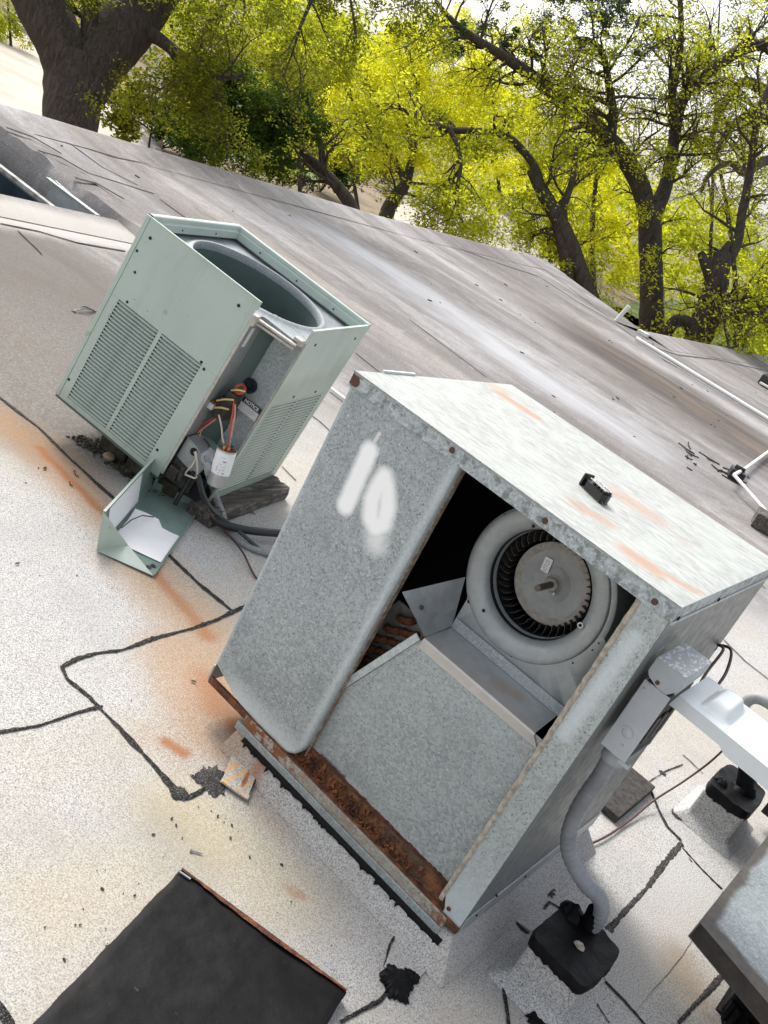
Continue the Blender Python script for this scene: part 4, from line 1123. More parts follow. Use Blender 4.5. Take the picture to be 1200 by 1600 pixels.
# the fuse pull-out lying on the cap
fa, fb2 = [(0.5406, 0.3311, 1.112), (0.6418, 0.2857, 1.112)]
fm = frame((fa[0], fa[1], 1.0985), Vector(fb2) - Vector(fa))
fuse = thing('fuse_puller', 'black plastic fuse pull-out with bare metal clips lying on the cap', 'fuse block', m=Matrix.Translation(fm.translation))
MB().prism([fm @ Vector(q) for q in ((-0.016, 0.022, 0), (-0.016, 0.082, 0), (0.0, 0.088, 0), (0.018, 0.085, 0), (0.018, 0.018, 0), (0.004, 0.012, 0))], (0, 0, 0.024)).build('body', M['fuse_black'], fuse, bevel=0.002)
MB().box((-0.014, -0.004, 0.0), (0.018, 0.004, 0.034), fm).build('handle', M['fuse_black'], fuse, bevel=0.002)
MB().box((-0.004, 0.003, 0.004), (0.008, 0.024, 0.018), fm).build('handle_neck', M['fuse_black'], fuse, bevel=0.001)
for yy in (0.034, 0.048, 0.062, 0.074):
    MB().box((-0.012, yy, 0.0245), (0.016, yy + 0.0085, 0.031), fm).build('fuse_rib', M['fuse_black'], fuse, bevel=0.001)
for xx in (-0.008, 0.004, 0.013):
    MB().box((xx, 0.020, 0.0315), (xx + 0.002, 0.084, 0.0335), fm).build('clip', M['white_plastic'], fuse)
for yy in (0.030, 0.056):
    MB().box((-0.014, yy, 0.0315), (0.017, yy + 0.002, 0.0337), fm).build('clip', M['white_plastic'], fuse)
MB().tube([fm @ Vector((0.012, 0.084, 0.006)), fm @ Vector((0.014, 0.094, 0.004)), fm @ Vector((0.010, 0.100, 0.003))], 0.0018, 6).build('wire_end', M['shaft'], fuse)

# ------------------------------------------------------------------ disconnect box on the right side
dbx = thing('disconnect_box', 'small grey electrical disconnect box hung on the side of the tall galvanized unit', 'electrical box', (0.97, 0.05, 0.71))
x0, x1, y0, y1, zb, zt = 0.976, 1.042, 0.05, 0.222, 0.715, 0.958
MB().box((x0, y0, zb), (x1, y0 + 0.003, 0.902)).build('front_plate', M['dbx'], dbx, bevel=0.001)
bk = MB()
bk.box((x0, y0 + 0.0035, zb), (x0 + 0.003, y1, 0.90)); bk.box((x0 + 0.0035, y1 - 0.003, zb), (x1 - 0.002, y1, 0.90))
bk.box((x0 + 0.0035, y0 + 0.0035, zb), (x1 - 0.001, y1 - 0.0035, zb + 0.003)).build('case', M['dbx'], dbx)
MB().box((x0 + 0.004, y0 + 0.004, zb + 0.004), (x1 - 0.004, y1 - 0.004, 0.90)).build('interior', M['dark_inside'], dbx)
for k in range(3):
    MB().box((x1 - 0.0035, y0 + 0.02 + k * 0.05, zb + 0.05), (x1 + 0.002, y0 + 0.05 + k * 0.05, zb + 0.12)).build('terminal_block', M['contactor'], dbx, bevel=0.002)
hd = MB()
hf = [(x0 - 0.003, 0.9595), (x1 + 0.004, 0.9595), (x1 + 0.004, 0.925), (x1 - 0.012, 0.905), (x0 + 0.03, 0.905), (x0 + 0.004, 0.915), (x0 - 0.003, 0.925)]
hd.prism([(x, y0 - 0.003, z) for x, z in hf], (0, 0.0025, 0))
hd.build('hood_front', M['dbx'], dbx, bevel=0.001)
MB().box((x0 - 0.003, y0 - 0.003, 0.960), (x1 + 0.004, y1 + 0.002, 0.964)).build('hood_top', M['hood'], dbx, bevel=0.0015)
MB().prism([(x1 + 0.004, y0 - 0.0005, 0.9595), (x1 + 0.004, y1 + 0.002, 0.9595), (x1 + 0.004, y1 + 0.002, 0.93), (x1 + 0.004, y0 - 0.0005, 0.915)], (-0.003, 0, 0)).build('hood_side', M['dbx'], dbx)
screws([(x0 + 0.026, y0 - 0.0035, 0.914)], dbx, 'screw', 0.005)
screws([(x0 + 0.012, y0 - 0.0005, 0.898), (x0 + 0.010, y0 - 0.0005, 0.882), (x0 + 0.04, y0 - 0.0005, 0.745)], dbx, 'dbx', 0.0035, name='rivet')
MB().lathe([(0.0165, -0.001), (0.0165, 0.0016), (0.0150, 0.0018), (0.0135, 0.0006), (0.0125, 0.0004), (0.0115, 0.0016), (0.001, 0.0018)], frame_z((x0 + 0.033, y0, 0.775), (0, -1, 0)), 36).build('knockout', M['dbx'], dbx, smooth=True)
# cover swung open
zc = 0.895
cv = MB()
cv.prism([(1.046, 0.105, zc), (1.40, 0.085, zc), (1.40, 0.285, zc), (1.115, 0.315, zc), (1.046, 0.315, zc)], (0, 0, 0.003))
cv.build('cover', M['white_paint'], dbx, bevel=0.001)
sk_ = MB().prism([(1.040, 0.1025, zc - 0.026), (1.17, 0.0955, zc - 0.026), (1.19, 0.0945, zc - 0.036), (1.40, 0.0825, zc - 0.036), (1.40, 0.0825, zc + 0.002), (1.046, 0.1025, zc + 0.002)], (0, 0.002, 0)).build('cover_skirt', M['white_paint'], dbx, bevel=0.0008)
MB().box((1.060, 0.1018, zc - 0.010), (1.074, 0.1035, zc - 0.003)).build('latch_slot', M['hole'], dbx, bevel=0.002)
# rounded bulge pressed into the cover
rows = []
na, nb_ = 18, 22
for i in range(na + 1):
    rows.append([])
    for j in range(nb_ + 1):
        u, v_ = i / na, j / nb_
        pr_ = lambda t, e_: max(0.0, min(1.0, t / e_, (1 - t) / e_))
        sm = lambda t: t * t * (3 - 2 * t)
        hh = sm(pr_(u, 0.28)) * sm(pr_(v_, 0.20))
        rows[-1].append((1.085 + 0.075 * u, 0.128 + 0.165 * v_, zc + 0.0032 + 0.026 * hh))
MB().grid(rows).build('cover_bulge', M['white_paint'], dbx, smooth=True)
MB().box((x1 - 0.016, y0 + 0.005, zb - 0.012), (x1 + 0.012, y0 + 0.02, zb - 0.002)).build('hinge_tab', M['dbx'], dbx, bevel=0.002)

# liquid-tight conduit
cpth = [(1.006, 0.108, 0.700)] + [(1.003, 0.110, 0.672)] + [(1.003, 0.135, 0.6085), (0.9992, 0.16, 0.5178), (1.004, 0.185, 0.4363), (1.02, 0.21, 0.3708), (1.05, 0.235, 0.3231), (1.103, 0.26, 0.2849), (1.143, 0.285, 0.267), (1.164, 0.305, 0.237), (1.174, 0.325, 0.1851), (1.166, 0.330, 0.135)]
cond = thing('conduit', 'fat grey ribbed conduit dropping from the disconnect box to the tar pot', 'conduit', (1.166, 0.33, 0.14))
sp_ = smooth_path(cpth, 14)
sp_ = resample(sp_, 0.0035)
rad = [0.0198 + 0.0008 * math.sin(i * 1.45) for i in range(len(sp_))]
MB().tube(sp_, rad, 18).build('hose', M['lt_grey'], cond, smooth=True)
mcon = frame_z((1.007, 0.106, 0.676), (0, 0, 1))
MB().lathe([(0.0265, -0.004), (0.029, 0.0), (0.029, 0.016), (0.0265, 0.020), (0.0265, 0.026), (0.031, 0.027), (0.031, 0.036), (0.02, 0.038)], mcon, 28).build('connector', M['fitting'], cond, smooth=True)
MB().lathe([(0.0245, 0.0), (0.0240, 0.05), (0.0242, 0.075)], frame_z((1.1665, 0.330, 0.135), (-0.12, -0.10, 1)), 20).build('tar_sleeve', M['tar'], cond, smooth=True)

# pitch pots: granule-wrapped blocks with poured tar
def pitch_pot(x0, x1, y0, y1, h, label, seed, tz=0.02, spread=0.012):
    t = thing('pitch_pot', label, 'pitch pot', ((x0 + x1) / 2, (y0 + y1) / 2, 0), group='tar filled pitch pots')
    f = 0.040
    mb = MB()
    mb.add([(x0 - f, y0 - f, 0.001), (x1 + f, y0 - f, 0.001), (x1 + f, y1 + f, 0.001), (x0 - f, y1 + f, 0.001), (x0, y0, 0.03), (x1, y0, 0.03), (x1, y1, 0.03), (x0, y1, 0.03),
            (x0, y0, h), (x1, y0, h), (x1, y1, h), (x0, y1, h)],
           [(0, 1, 5, 4), (1, 2, 6, 5), (2, 3, 7, 6), (3, 0, 4, 7), (4, 5, 9, 8), (5, 6, 10, 9), (6, 7, 11, 10), (7, 4, 8, 11), (8, 9, 10, 11)])
    mb.build('block', M['gran_grey'], t, bevel=0.012)
    rows = []
    cx, cy = (x0 + x1) / 2, (y0 + y1) / 2; hx, hy = (x1 - x0) / 2 + spread, (y1 - y0) / 2 + spread
    n = 72
    for (k, z) in ((0.97, -0.014), (1.0, -0.006), (1.0, 0.004), (0.96, tz * 0.9), (0.82, tz * 0.85), (0.45, tz * 0.7), (0.02, tz * 0.72)):
        row = []
        for i in range(n + 1):
            a = 2 * math.pi * (i % n) / n; c, s = math.cos(a), math.sin(a)
            d = 1 / max(abs(c) ** 6 + abs(s) ** 6, 1e-9) ** (1 / 6)
            q = Vector((c, s, 0))
            w = 1 + 0.05 * noise.noise(q * 3 + Vector((seed, 0, 0))) + 0.02 * noise.noise(q * 11 + Vector((0, seed, 0)))
            zz = h + z + (0.007 * k * noise.noise(q * 2.2 * k + Vector((seed, 3, 0))) if z > 0 else 0.010 * noise.noise(q * 9 + Vector((seed, 8, 0))))
            row.append((cx + hx * c * d * k * w, cy + hy * s * d * k * w, zz))
        rows.append(row)
    MB().grid(rows).build('tar_fill', M['tar'], t, smooth=True)
    return t
p1 = pitch_pot(1.092, 1.254, 0.135, 0.345, 0.138, 'black tar topped pitch pot where the fat grey conduit ends', 4)
b1 = MB()
for k, c in enumerate(((1.10, 0.375, 0.115), (1.165, 0.39, 0.11), (1.13, 0.385, 0.105))): pass
blob((1.112, 0.320, 0.146), 0.036, 'tar_lump', 'tar', 0.026, 30, 0.5, p1, 31)
blob((1.180, 0.235, 0.152), 0.016, 'tar_lump', 'seal', 0.010, 24, 0.5, p1, 35, 0.6)
p2 = pitch_pot(1.115, 1.280, 1.475, 1.74, 0.140, 'taller pitch pot with cracked tar and a black tarred pipe rising from it', 9, 0.03, 0.006)
blob((1.215, 1.63, 0.155), 0.05, 'tar_lump', 'tar', 0.03, 30, 0.5, p2, 41)
blob((1.14, 1.55, 0.155), 0.03, 'tar_lump', 'tar', 0.022, 30, 0.8, p2, 44)
# tarred riser and its bend
rs = thing('riser_pipe', 'tar coated riser bending into a grey conduit behind the white open cover', 'pipe', (1.215, 1.62, 0.15))
pr_ = [(1.222, 1.62, 0.150), (1.195, 1.62, 0.21), (1.158, 1.62, 0.262), (1.118, 1.62, 0.315), (1.085, 1.62, 0.352)]
MB().tube(smooth_path(pr_, 6), [0.036 - 0.009 * min(1, i / 9) + jit(0.0012) for i in range(25)], 14).build('tarred_section', M['tar'], rs, smooth=True)
gp_ = [(1.085, 1.62, 0.352), (1.055, 1.62, 0.40), (1.045, 1.62, 0.44), (1.065, 1.62, 0.475), (1.12, 1.62, 0.487), (1.20, 1.62, 0.475), (1.34, 1.62, 0.42), (1.46, 1.62, 0.33)]
MB().tube(smooth_path(gp_, 6), 0.0215, 14).build('elbow', M['flex'], rs, smooth=True)

# ------------------------------------------------------------------ the low unit at the right edge
ub_ = thing('low_equipment_box', 'low galvanized box with grimy rim standing at the right edge of the picture', 'equipment box', (1.365, 0.50, 0.0))
zt = 0.262
def grime(n, base):
    x, y, z = n.sep(warp(n, n.wpos, 14, 0.035))
    m = n.mx(n.rng(x, 1.400, 1.378), n.rng(n.math('ADD', y, n.math('MULTIPLY', x, 0.33)), 1.055, 1.030), n.rng(z, 0.258, 0.25))
    d = n.mix(n.noise(26, 5, 0.7), (0.028, 0.024, 0.021), (0.12, 0.105, 0.09))
    return n.mix(m, base, d)
M['galv_grime'] = galv('galvanized_grimy', lo=(0.17, 0.195, 0.20), hi=(0.34, 0.375, 0.385), extra=grime)
sl = -0.33
def bx(x, off): return (x, 0.535 + off + (x - 1.36) * sl)
pl = [bx(1.36, 0), bx(2.3, 0), (2.3, 1.75), (1.372, 1.75)]
MB().prism([(x, y, zt - 0.055) for x, y in pl], (0, 0, 0.055)).build('lid', M['galv_grime'], ub_, bevel=0.003)
pl2 = [bx(1.50, 0.26), bx(2.3, 0.26), (2.3, 1.72), (1.51, 1.72)]
MB().prism([(x, y, 0.09) for x, y in pl2], (0, 0, zt - 0.057 - 0.09)).build('cabinet', M['dark_inside'], ub_)
pl3 = [bx(1.535, 0.215), bx(2.3, 0.215), (2.3, 1.70), (1.545, 1.70)]
MB().prism([(x, y, 0.0) for x, y in pl3], (0, 0, 0.088)).build('tar_curb', M['tar'], ub_, bevel=0.01)
for k in range(14):
    x = 1.545 + k * 0.03 + jit(0.008); yy = bx(x, 0.215)[1]; L = random.uniform(0.0, 0.05)
    rw = 0.004 + random.random() * 0.004
    MB().tube([(x, yy - 0.004, 0.06), (x, yy - 0.008, 0.02), (x + jit(.01), yy - 0.02, 0.005), (x + jit(.015), yy - 0.03 - L * 0.5, 0.003)], [rw * 2, rw * 1.6, rw, 0.001], 7).build('tar_run', M['tar'], ub_, smooth=True)
gb = (1.288, 1.468, 0.18)
MB().box((1.30, 1.80, 0.06), (1.42, 1.86, 0.22)).build('bracket', M['contactor'], ub_, bevel=0.003)
MB().disc((1.335, 1.797, 0.13), 0.02, (0, -1, 0), 18, 0.008).build('knob', M['seal'], ub_, smooth=True)
MB().box((1.29, 1.78, 0.225), (1.42, 1.86, 0.29)).build('bracket_cap', M['green_in'], ub_, bevel=0.008)

# ------------------------------------------------------------------ dark pad and the tarred lid in front
pdx = [(0.9912, 1.448, 0.03), (0.9245, 1.099, 0.03), (0.8634, 1.472, 0.03)]
pad = MB().box((0.80, 1.10, 0.002), (0.985, 1.455, 0.030)).build('support_pad', M['pad'], bevel=0.003)
tag(pad, 'square dark pad poking out from behind the tall unit beside the conduit', 'pad')
hs = [(0.460, -0.452), (0.893, -0.320), (0.765, 0.0)]
a = Vector((0.457, -0.450, 0)); u = (Vector((0.893, -0.320, 0)) - a).normalized(); v = Vector((u.y, -u.x, 0))
Lx, Ly = 0.456, 0.62
lid = thing('roof_hatch', 'flat tar coated hatch cover with a rusty edge lying in front of the unit', 'hatch', (a + u * Lx / 2 + v * Ly / 2))
def hp(i, j, z): q = a + u * i + v * j; return (q.x, q.y, z)
rows = []
nx, ny = 44, 60
for j in range(ny + 1):
    rows.append([])
    for i in range(nx + 1):
        q = hp(Lx * i / nx, Ly * j / ny, 0)
        ed = min(i, j, nx - i, ny - j)
        z = 0.034 + 0.0035 * noise.noise(Vector((q[0] * 9, q[1] * 9, 0))) + 0.0016 * noise.noise(Vector((q[0] * 34, q[1] * 34, 4)))
        if ed == 0: z -= 0.004
        ox = 0.003 * noise.noise(Vector((q[0] * 25, q[1] * 25, 8))) if ed == 0 else 0
        rows[-1].append((q[0] + ox, q[1] + ox, z))
mbx = MB().grid(rows)
# rim skirts
mbx.f = [f[::-1] for f in mbx.f]
mbx.build('tar_sheet', M['hatch'], lid, smooth=True)
MB().prism([hp(0, 0, 0.004), hp(Lx, 0, 0.004), hp(Lx, Ly, 0.004), hp(0, Ly, 0.004)][::-1], (0, 0, 0.024)).build('steel_plate', M['rust_dark'], lid)
rows = []
for i in range(60):
    t = i / 59; w_ = 0.010 * (1 - abs(2 * t - 1) ** 1.5) + 0.004 + 0.003 * noise.noise(Vector((t * 14, 0, 0)))
    rows.append([hp(Lx * t, -0.004, 0.010), hp(Lx * t, -0.004, 0.036), hp(Lx * t, 0.0, 0.0395), hp(Lx * t, w_, 0.0395)])
mbx = MB().grid(rows); mbx.f = [f[::-1] for f in mbx.f]
mbx.build('rusty_edge', M['rust'], lid)
MB().box((0, 0, 0), (0.004, 0.03, 0.004), Matrix.Translation(hp(0.002, 0.012, 0.036)) @ Matrix.Rotation(R(-70), 4, 'Z')).build('bare_corner', M['galv_plain'], lid)
# ------------------------------------------------------------------ the green condensing unit (built in its own leaning frame)
gm_, go_ = [(0.9517, -0.2866, 0.1104), (0.2826, 0.9579, 0.05014), (-0.1202, -0.0165, 0.9926)], (-1.532, 0.4821, 0.16)
GMW = Matrix(((*gm_[0], go_[0]), (*gm_[1], go_[1]), (*gm_[2], go_[2]), (0, 0, 0, 1)))
GW, GD, GH = (0.7217, 0.702, 0.7941)
gu = thing('condensing_unit', 'pale green louvered condensing unit leaning on blocks, its control corner open', 'condenser', m=GMW)
def gp(q): return GMW @ Vector(q)
L_ = dict(local=True)
def holed(x0, x1, z0, z1, cols, za, zb, t0, t1, axis):
    """sheet in the plane of a side with two louver windows"""
    mb = MB()
    def b(a0, a1, c0, c1):
        if axis == 'y': mb.box((a0, t0, c0), (a1, t1, c1))
        else: mb.box((t0, a0, c0), (t1, a1, c1))
    b(x0, x1, z0, za); b(x0, x1, zb, z1)
    b(x0, cols[0][0], za, zb); b(cols[0][1], cols[1][0], za, zb); b(cols[1][1], x1, za, zb)
    return mb
def louver_mesh(L, pitch, axis):
    rows = []; g_ = 1.0
    prof = [(-0.0085, 0.86), (-0.0055, 0.76), (-0.0005, 0.58), (0.0026, 0.36), (0.0028, 0.20), (0.0012, 0.12)]
    if axis == 'x': prof = [(-0.0012, 0.98), (0.0012, 0.86), (0.0030, 0.66), (0.0034, 0.50), (0.0026, 0.42), (0.0008, 0.40)]
    for s, k in ((0.0, 0.0), (0.005, 0.55), (0.014, 1.0), (L - 0.014, 1.0), (L - 0.005, 0.55), (L, 0.0)):
        row = []
        for o, z in prof:
            oo = o * k + 0.0008 * (1 - k); zz = g_ * pitch * (z * k + (0.45 + (z - 0.45) * 0.5) * (1 - k))
            row.append((s, -oo, zz) if axis == 'y' else (oo, s, zz))
        rows.append(row)
    return MB().grid(rows)
def louver_field(panel, cols, za, zb, n, axis, plane, mat):
    pitch = (zb - za) / n
    for c0, c1 in cols:
        src = None
        for k in range(n):
            m_ = Matrix.Translation((c0, plane, za + k * pitch) if axis == 'y' else (plane, c0, za + k * pitch))
            if src is None:
                src = louver_mesh(c1 - c0, pitch, axis).build('louver', M[mat], panel, smooth=True, local=True); src.matrix_local = m_
            else:
                o = bpy.data.objects.new('louver', src.data); COL.objects.link(o); o.parent = panel; o.matrix_local = m_
lc = [(0.055, 0.253), (0.270, 0.463)]
lp_ = holed(0.020, 0.536, -0.004, 0.792, lc, 0.016, 0.468, 0.0, 0.003, 'y').build('louvered_panel', M['green'], gu, bevel=0.0008, **L_)
louver_field(lp_, lc, 0.016, 0.468, 31, 'y', 0.0015, 'green')
MB().box((0.0, -0.001, -0.004), (0.0185, 0.012, 0.794)).build('corner_trim', M['green'], gu, bevel=0.002, **L_)
MB().box((0.0195, -0.0018, 0.788), (0.541, 0.008, 0.794)).build('panel_fold', M['green'], gu, bevel=0.001, **L_)
MB().box((0.5365, -0.002, 0.76), (0.541, 0.006, 0.787)).build('panel_tab', M['green'], gu, **L_)
rc = [(0.150, 0.385), (0.400, 0.640)]
rp_ = holed(0.120, 0.700, -0.004, 0.792, rc, 0.030, 0.455, GW - 0.003, GW, 'x').build('louvered_panel', M['green_dirty'], gu, bevel=0.0008, **L_)
louver_field(rp_, rc, 0.030, 0.455, 27, 'x', GW - 0.0015, 'green_dirty')
MB().box((GW - 0.010, 0.112, 0.788), (GW + 0.001, 0.702, 0.794)).build('panel_fold', M['green'], gu, bevel=0.001, **L_)
MB().box((GW - 0.008, 0.1165, -0.004), (GW - 0.0035, 0.1195, 0.785)).build('panel_return', M['bracket'], gu, **L_)
MB().box((0.0, 0.0125, -0.004), (0.003, GD, 0.794)).build('side_panel', M['green'], gu, **L_)
MB().box((0.0035, GD - 0.003, -0.004), (GW, GD, 0.794)).build('back_panel', M['green'], gu, **L_)
# dark fins behind the louvers
MB().box((0.024, 0.020, 0.0), (0.532, 0.030, 0.49)).build('fin_coil', M['fin_dark'], gu, **L_)
MB().box((GW - 0.034, 0.190, 0.0), (GW - 0.024, GD - 0.01, 0.49)).build('fin_coil', M['fin_dark'], gu, **L_)
# rolled rim on the two far sides
mb = MB()
for (p0, p1, n_) in (((0.0, 0.01, 0), (0.0, GD, 0), (1, 0, 0)), ((0.0, GD, 0), (GW, GD, 0), (0, -1, 0))):
    p0, p1, n_ = Vector(p0), Vector(p1), Vector(n_)
    rows = []
    for q in (p0, p1):
        rows.append([tuple(q + n_ * a + Vector((0, 0, z))) for a, z in ((-0.002, 0.76), (-0.002, 0.795), (0.002, 0.7985), (0.018, 0.7985), (0.0215, 0.795), (0.0215, 0.780), (0.026, 0.7775), (0.034, 0.7775), (0.035, 0.770), (0.035, 0.748))])
    mb.grid(rows)
mb.build('top_rim', M['green'], gu, smooth=True, **L_)
for q in ((0.036, 0.22), (0.036, 0.48)): screws([gp((q[0], q[1], 0.762))], gu, 'hole', 0.004, GMW.to_3x3() @ Vector((1, 0, 0)), h=0.001)
for q in (0.16, 0.36, 0.56): screws([gp((q, GD - 0.036, 0.762))], gu, 'hole', 0.004, GMW.to_3x3() @ Vector((0, -1, 0)), h=0.001)
# fan deck with rolled orifice
fc = (0.358, 0.345); fr = 0.280; zd = 0.735
def deck_out(t):
    c, s = math.cos(t), math.sin(t); best = 9
    for lim, v in ((0.005, c), (GW - 0.005, c)):
        if abs(v) > 1e-6:
            d = (lim - fc[0]) / v
            if d > 0: best = min(best, d)
    for lim, v in ((0.006, s), (GD - 0.005, s)):
        if abs(v) > 1e-6:
            d = (lim - fc[1]) / v
            if d > 0: best = min(best, d)
    # notch at the control corner
    if c > 0 and s < 0:
        d1 = (0.545 - fc[0]) / c; d2 = (0.075 - fc[1]) / s
        dn = max(d1, d2)
        if dn < best: best = max(dn, fr + 0.027)
    return best
mb = MB(); rows = []
for k in range(181):
    t = 2 * math.pi * (k % 180) / 180; c, s = math.cos(t), math.sin(t); d = deck_out(t)
    prof = [(d, zd - 0.012), (d, zd), (fr + 0.034, zd)] if d > fr + 0.036 else [(d, zd - 0.012), (d, zd), (d - 0.001, zd)]
    prof += [(fr + 0.022, zd + 0.006), (fr + 0.013, zd + 0.012), (fr + 0.005, zd + 0.011), (fr, zd + 0.003), (fr, zd - 0.02)]
    rows.append([(fc[0] + c * r, fc[1] + s * r, z) for r, z in prof])
mb.grid(rows).build('fan_deck', M['galv_fan'], gu, smooth=True, **L_)
mI = Matrix.Translation((fc[0], fc[1], 0))
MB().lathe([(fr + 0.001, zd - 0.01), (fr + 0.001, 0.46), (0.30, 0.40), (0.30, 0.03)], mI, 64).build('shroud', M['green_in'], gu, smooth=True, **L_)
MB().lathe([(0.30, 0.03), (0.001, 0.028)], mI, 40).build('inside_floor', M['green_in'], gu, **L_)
# control compartment
MB().box((0.5365, 0.004, 0.192), (0.5395, 0.178, 0.735)).build('compartment_wall', M['grey_plate'], gu, **L_)
MB().box((0.5365, -0.001, 0.02), (0.548, 0.0035, 0.735)).build('compartment_flange', M['bracket'], gu, bevel=0.001, **L_)
MB().box((0.540, 0.178, 0.06), (GW - 0.004, 0.181, 0.736)).build('compartment_back', M['galv'], gu, **L_)
MB().box((GW - 0.0065, 0.122, 0.06), (GW - 0.0035, 0.178, 0.735)).build('compartment_wall', M['grey_plate'], gu, **L_)
MB().box((0.5396, 0.05, 0.60), (0.5404, 0.075, 0.68)).build('label_strip', M['paper'], gu, **L_)
tr = [(0.543, 0.035, 0.7254), (0.7101, 0.035, 0.7264)]
MB().bar(tr[0], (tr[1][0], 0.060, tr[1][2]), 0.022, 0.008).build('top_bracket', M['bracket'], gu, bevel=0.002, **L_)
MB().bar((tr[0][0], 0.030, tr[0][2] - 0.014), (tr[1][0], 0.056, tr[1][2] - 0.014), 0.008, 0.010).build('top_bracket', M['bracket'], gu, bevel=0.002, **L_)
MB().box((0.538, 0.0, 0.70), (0.556, 0.03, 0.742)).build('bracket_tab', M['bracket'], gu, bevel=0.003, **L_)
MB().box((GW - 0.04, 0.075, 0.725), (GW - 0.004, 0.108, 0.748)).build('bracket_tab', M['bracket'], gu, bevel=0.003, **L_)
screws([gp((0.547, -0.001, 0.728)), gp((0.547, -0.001, 0.60))], gu, 'screw_grey', 0.004, GMW.to_3x3() @ Vector((0, -1, 0)))
# lower bracket plate with conduit holes
MB().prism([(0.549, 0.028, 0.105), (0.655, 0.028, 0.085), (0.672, 0.028, 0.17), (0.549, 0.028, 0.196)], (0, 0.003, 0)).build('bracket_plate', M['grey_plate'], gu, bevel=0.001, **L_)
MB().prism([(0.549, 0.028, 0.197), (0.672, 0.028, 0.171), (0.69, 0.16, 0.171), (0.549, 0.16, 0.197)], (0, 0, -0.003)).build('bracket_plate', M['grey_plate'], gu, **L_)
MB().box((0.5395, 0.05, -0.01), (0.70, 0.06, 0.085)).build('lower_back', M['black'], gu, **L_)
hq = (0.5977, 0.0275, 0.162)
MB().disc((hq[0], 0.0275, hq[2]), 0.016, (0, -1, 0), 20, 0.0006).build('knockout_hole', M['hole'], gu, **L_)
h2 = (0.6267, 0.0275, 0.07923)
MB().disc((h2[0], 0.0275, h2[2]), 0.009, (0, -1, 0), 16, 0.0006).build('knockout_hole', M['hole'], gu, **L_)
MB().box((0.549, 0.029, 0.005), (0.66, 0.032, 0.104)).build('lower_plate', M['fin_dark'], gu, **L_)
# bottom pan
MB().box((0.004, 0.004, -0.016), (0.535, GD - 0.004, -0.005)).build('base_pan', M['green_in'], gu, **L_)
MB().box((0.536, 0.10, -0.016), (GW - 0.004, GD - 0.004, -0.005)).build('base_pan', M['green_in'], gu, **L_)
# screws and plugs on the green sheets
for q in ((0.053, 0.729), (0.030, 0.66), (0.473, 0.733), (0.026, 0.079), (0.090, 0.48), (0.062, 0.59)):
    MB().disc((q[0], 0.0, q[1]), 0.0055 if q[1] < 0.7 else 0.0065, (0, -1, 0), 12, 0.0022).build('screw', M['hole'], gu, smooth=True, **L_)
for q in [(0.4578, 0, 0.4757), (0.4799, 0, 0.4604), (0.48, 0, 0.08524)]: MB().disc((q[0], 0.0, q[2]), 0.006, (0, -1, 0), 12, 0.0022).build('screw', M['hole'], gu, smooth=True, **L_)
for q in [(0.7217, 0.609, 0.7341), (0.7217, 0.2094, 0.7288), (0.7217, 0.3225, 0.4752), (0.7217, 0.5377, 0.4741)]: MB().disc((GW, q[1], q[2]), 0.006, (1, 0, 0), 12, 0.0022).build('screw', M['hole'], gu, smooth=True, **L_)
# grommet, square hole and plate on the back wall
yb = 0.1775
g1 = (0.5996, 0.17, 0.4546)
MB().lathe([(0.030, 0.0), (0.030, 0.012), (0.026, 0.016), (0.017, 0.014), (0.015, 0.004), (0.001, 0.004)], frame_z((g1[0], yb, g1[2]), (0, -1, 0)), 32).build('grommet', M['blue_black'], gu, smooth=True, **L_)
g2 = (0.5842, 0.1765, 0.2491)
mb = MB().lathe([(0.001, 0.0008), (1.0, 0.0008), (1.0, 0)], Matrix.Translation((g2[0], yb, g2[2])) @ Matrix.Rotation(R(12), 4, 'Y') @ Matrix.Diagonal((0.024, 1, 0.035, 1)) @ Matrix.Rotation(R(90), 4, 'X'), 28)
mb.build('wall_cutout', M['hole'], gu, **L_)
# NOTICE plate
nq = [(0.606, 0.172, 0.4079), (0.6845, 0.172, 0.3908), (0.6829, 0.172, 0.3436), (0.6053, 0.172, 0.3586)]
na_ = Vector(nq[0])
mN = Matrix.Translation((nq[3][0] - 0.003, 0.172, nq[3][2] - 0.006))
NW, NH = 0.088, 0.056
nt_ = MB().box((0, 0, 0), (NW, 0.0012, NH), mN).build('notice_plate', M['paper'], gu, bevel=0.001, **L_)
MB().box((0, -0.0007, NH * 0.62), (NW, -0.0001, NH), mN).build('notice_header', M['ink'], nt_, **L_)
def text(body, size, m_local, mat, parent, name='lettering', bold=0.0):
    cu_ = bpy.data.curves.new(name, 'FONT'); cu_.body = body; cu_.size = size; cu_.align_x = 'CENTER'; cu_.align_y = 'CENTER'
    cu_.extrude = 0.0001; cu_.offset = bold
    t = bpy.data.objects.new(name, cu_); COL.objects.link(t)
    dg = bpy.context.evaluated_depsgraph_get(); me = bpy.data.meshes.new_from_object(t.evaluated_get(dg))
    bpy.data.objects.remove(t)
    o = bpy.data.objects.new(name, me); COL.objects.link(o); me.materials.clear(); me.materials.append(M[mat])
    o.parent = parent; o.matrix_local = m_local
    return o
text('NOTICE', 0.0185, mN @ Matrix.Translation((NW / 2, -0.0011, NH * 0.81)) @ Matrix.Rotation(R(90), 4, 'X'), 'paper', nt_, bold=0.0006)
for k in range(5):
    w_ = (0.080, 0.074, 0.079, 0.066, 0.05)[k]
    x = 0.004
    while x < w_:
        l = random.uniform(0.004, 0.012)
        MB().box((x, -0.0006, NH * 0.545 - k * 0.0065), (min(x + l, w_), -0.0001, NH * 0.545 - k * 0.0065 + 0.0022), mN).build('print_line', M['ink_grey'], nt_, **L_)
        x += l + 0.0022
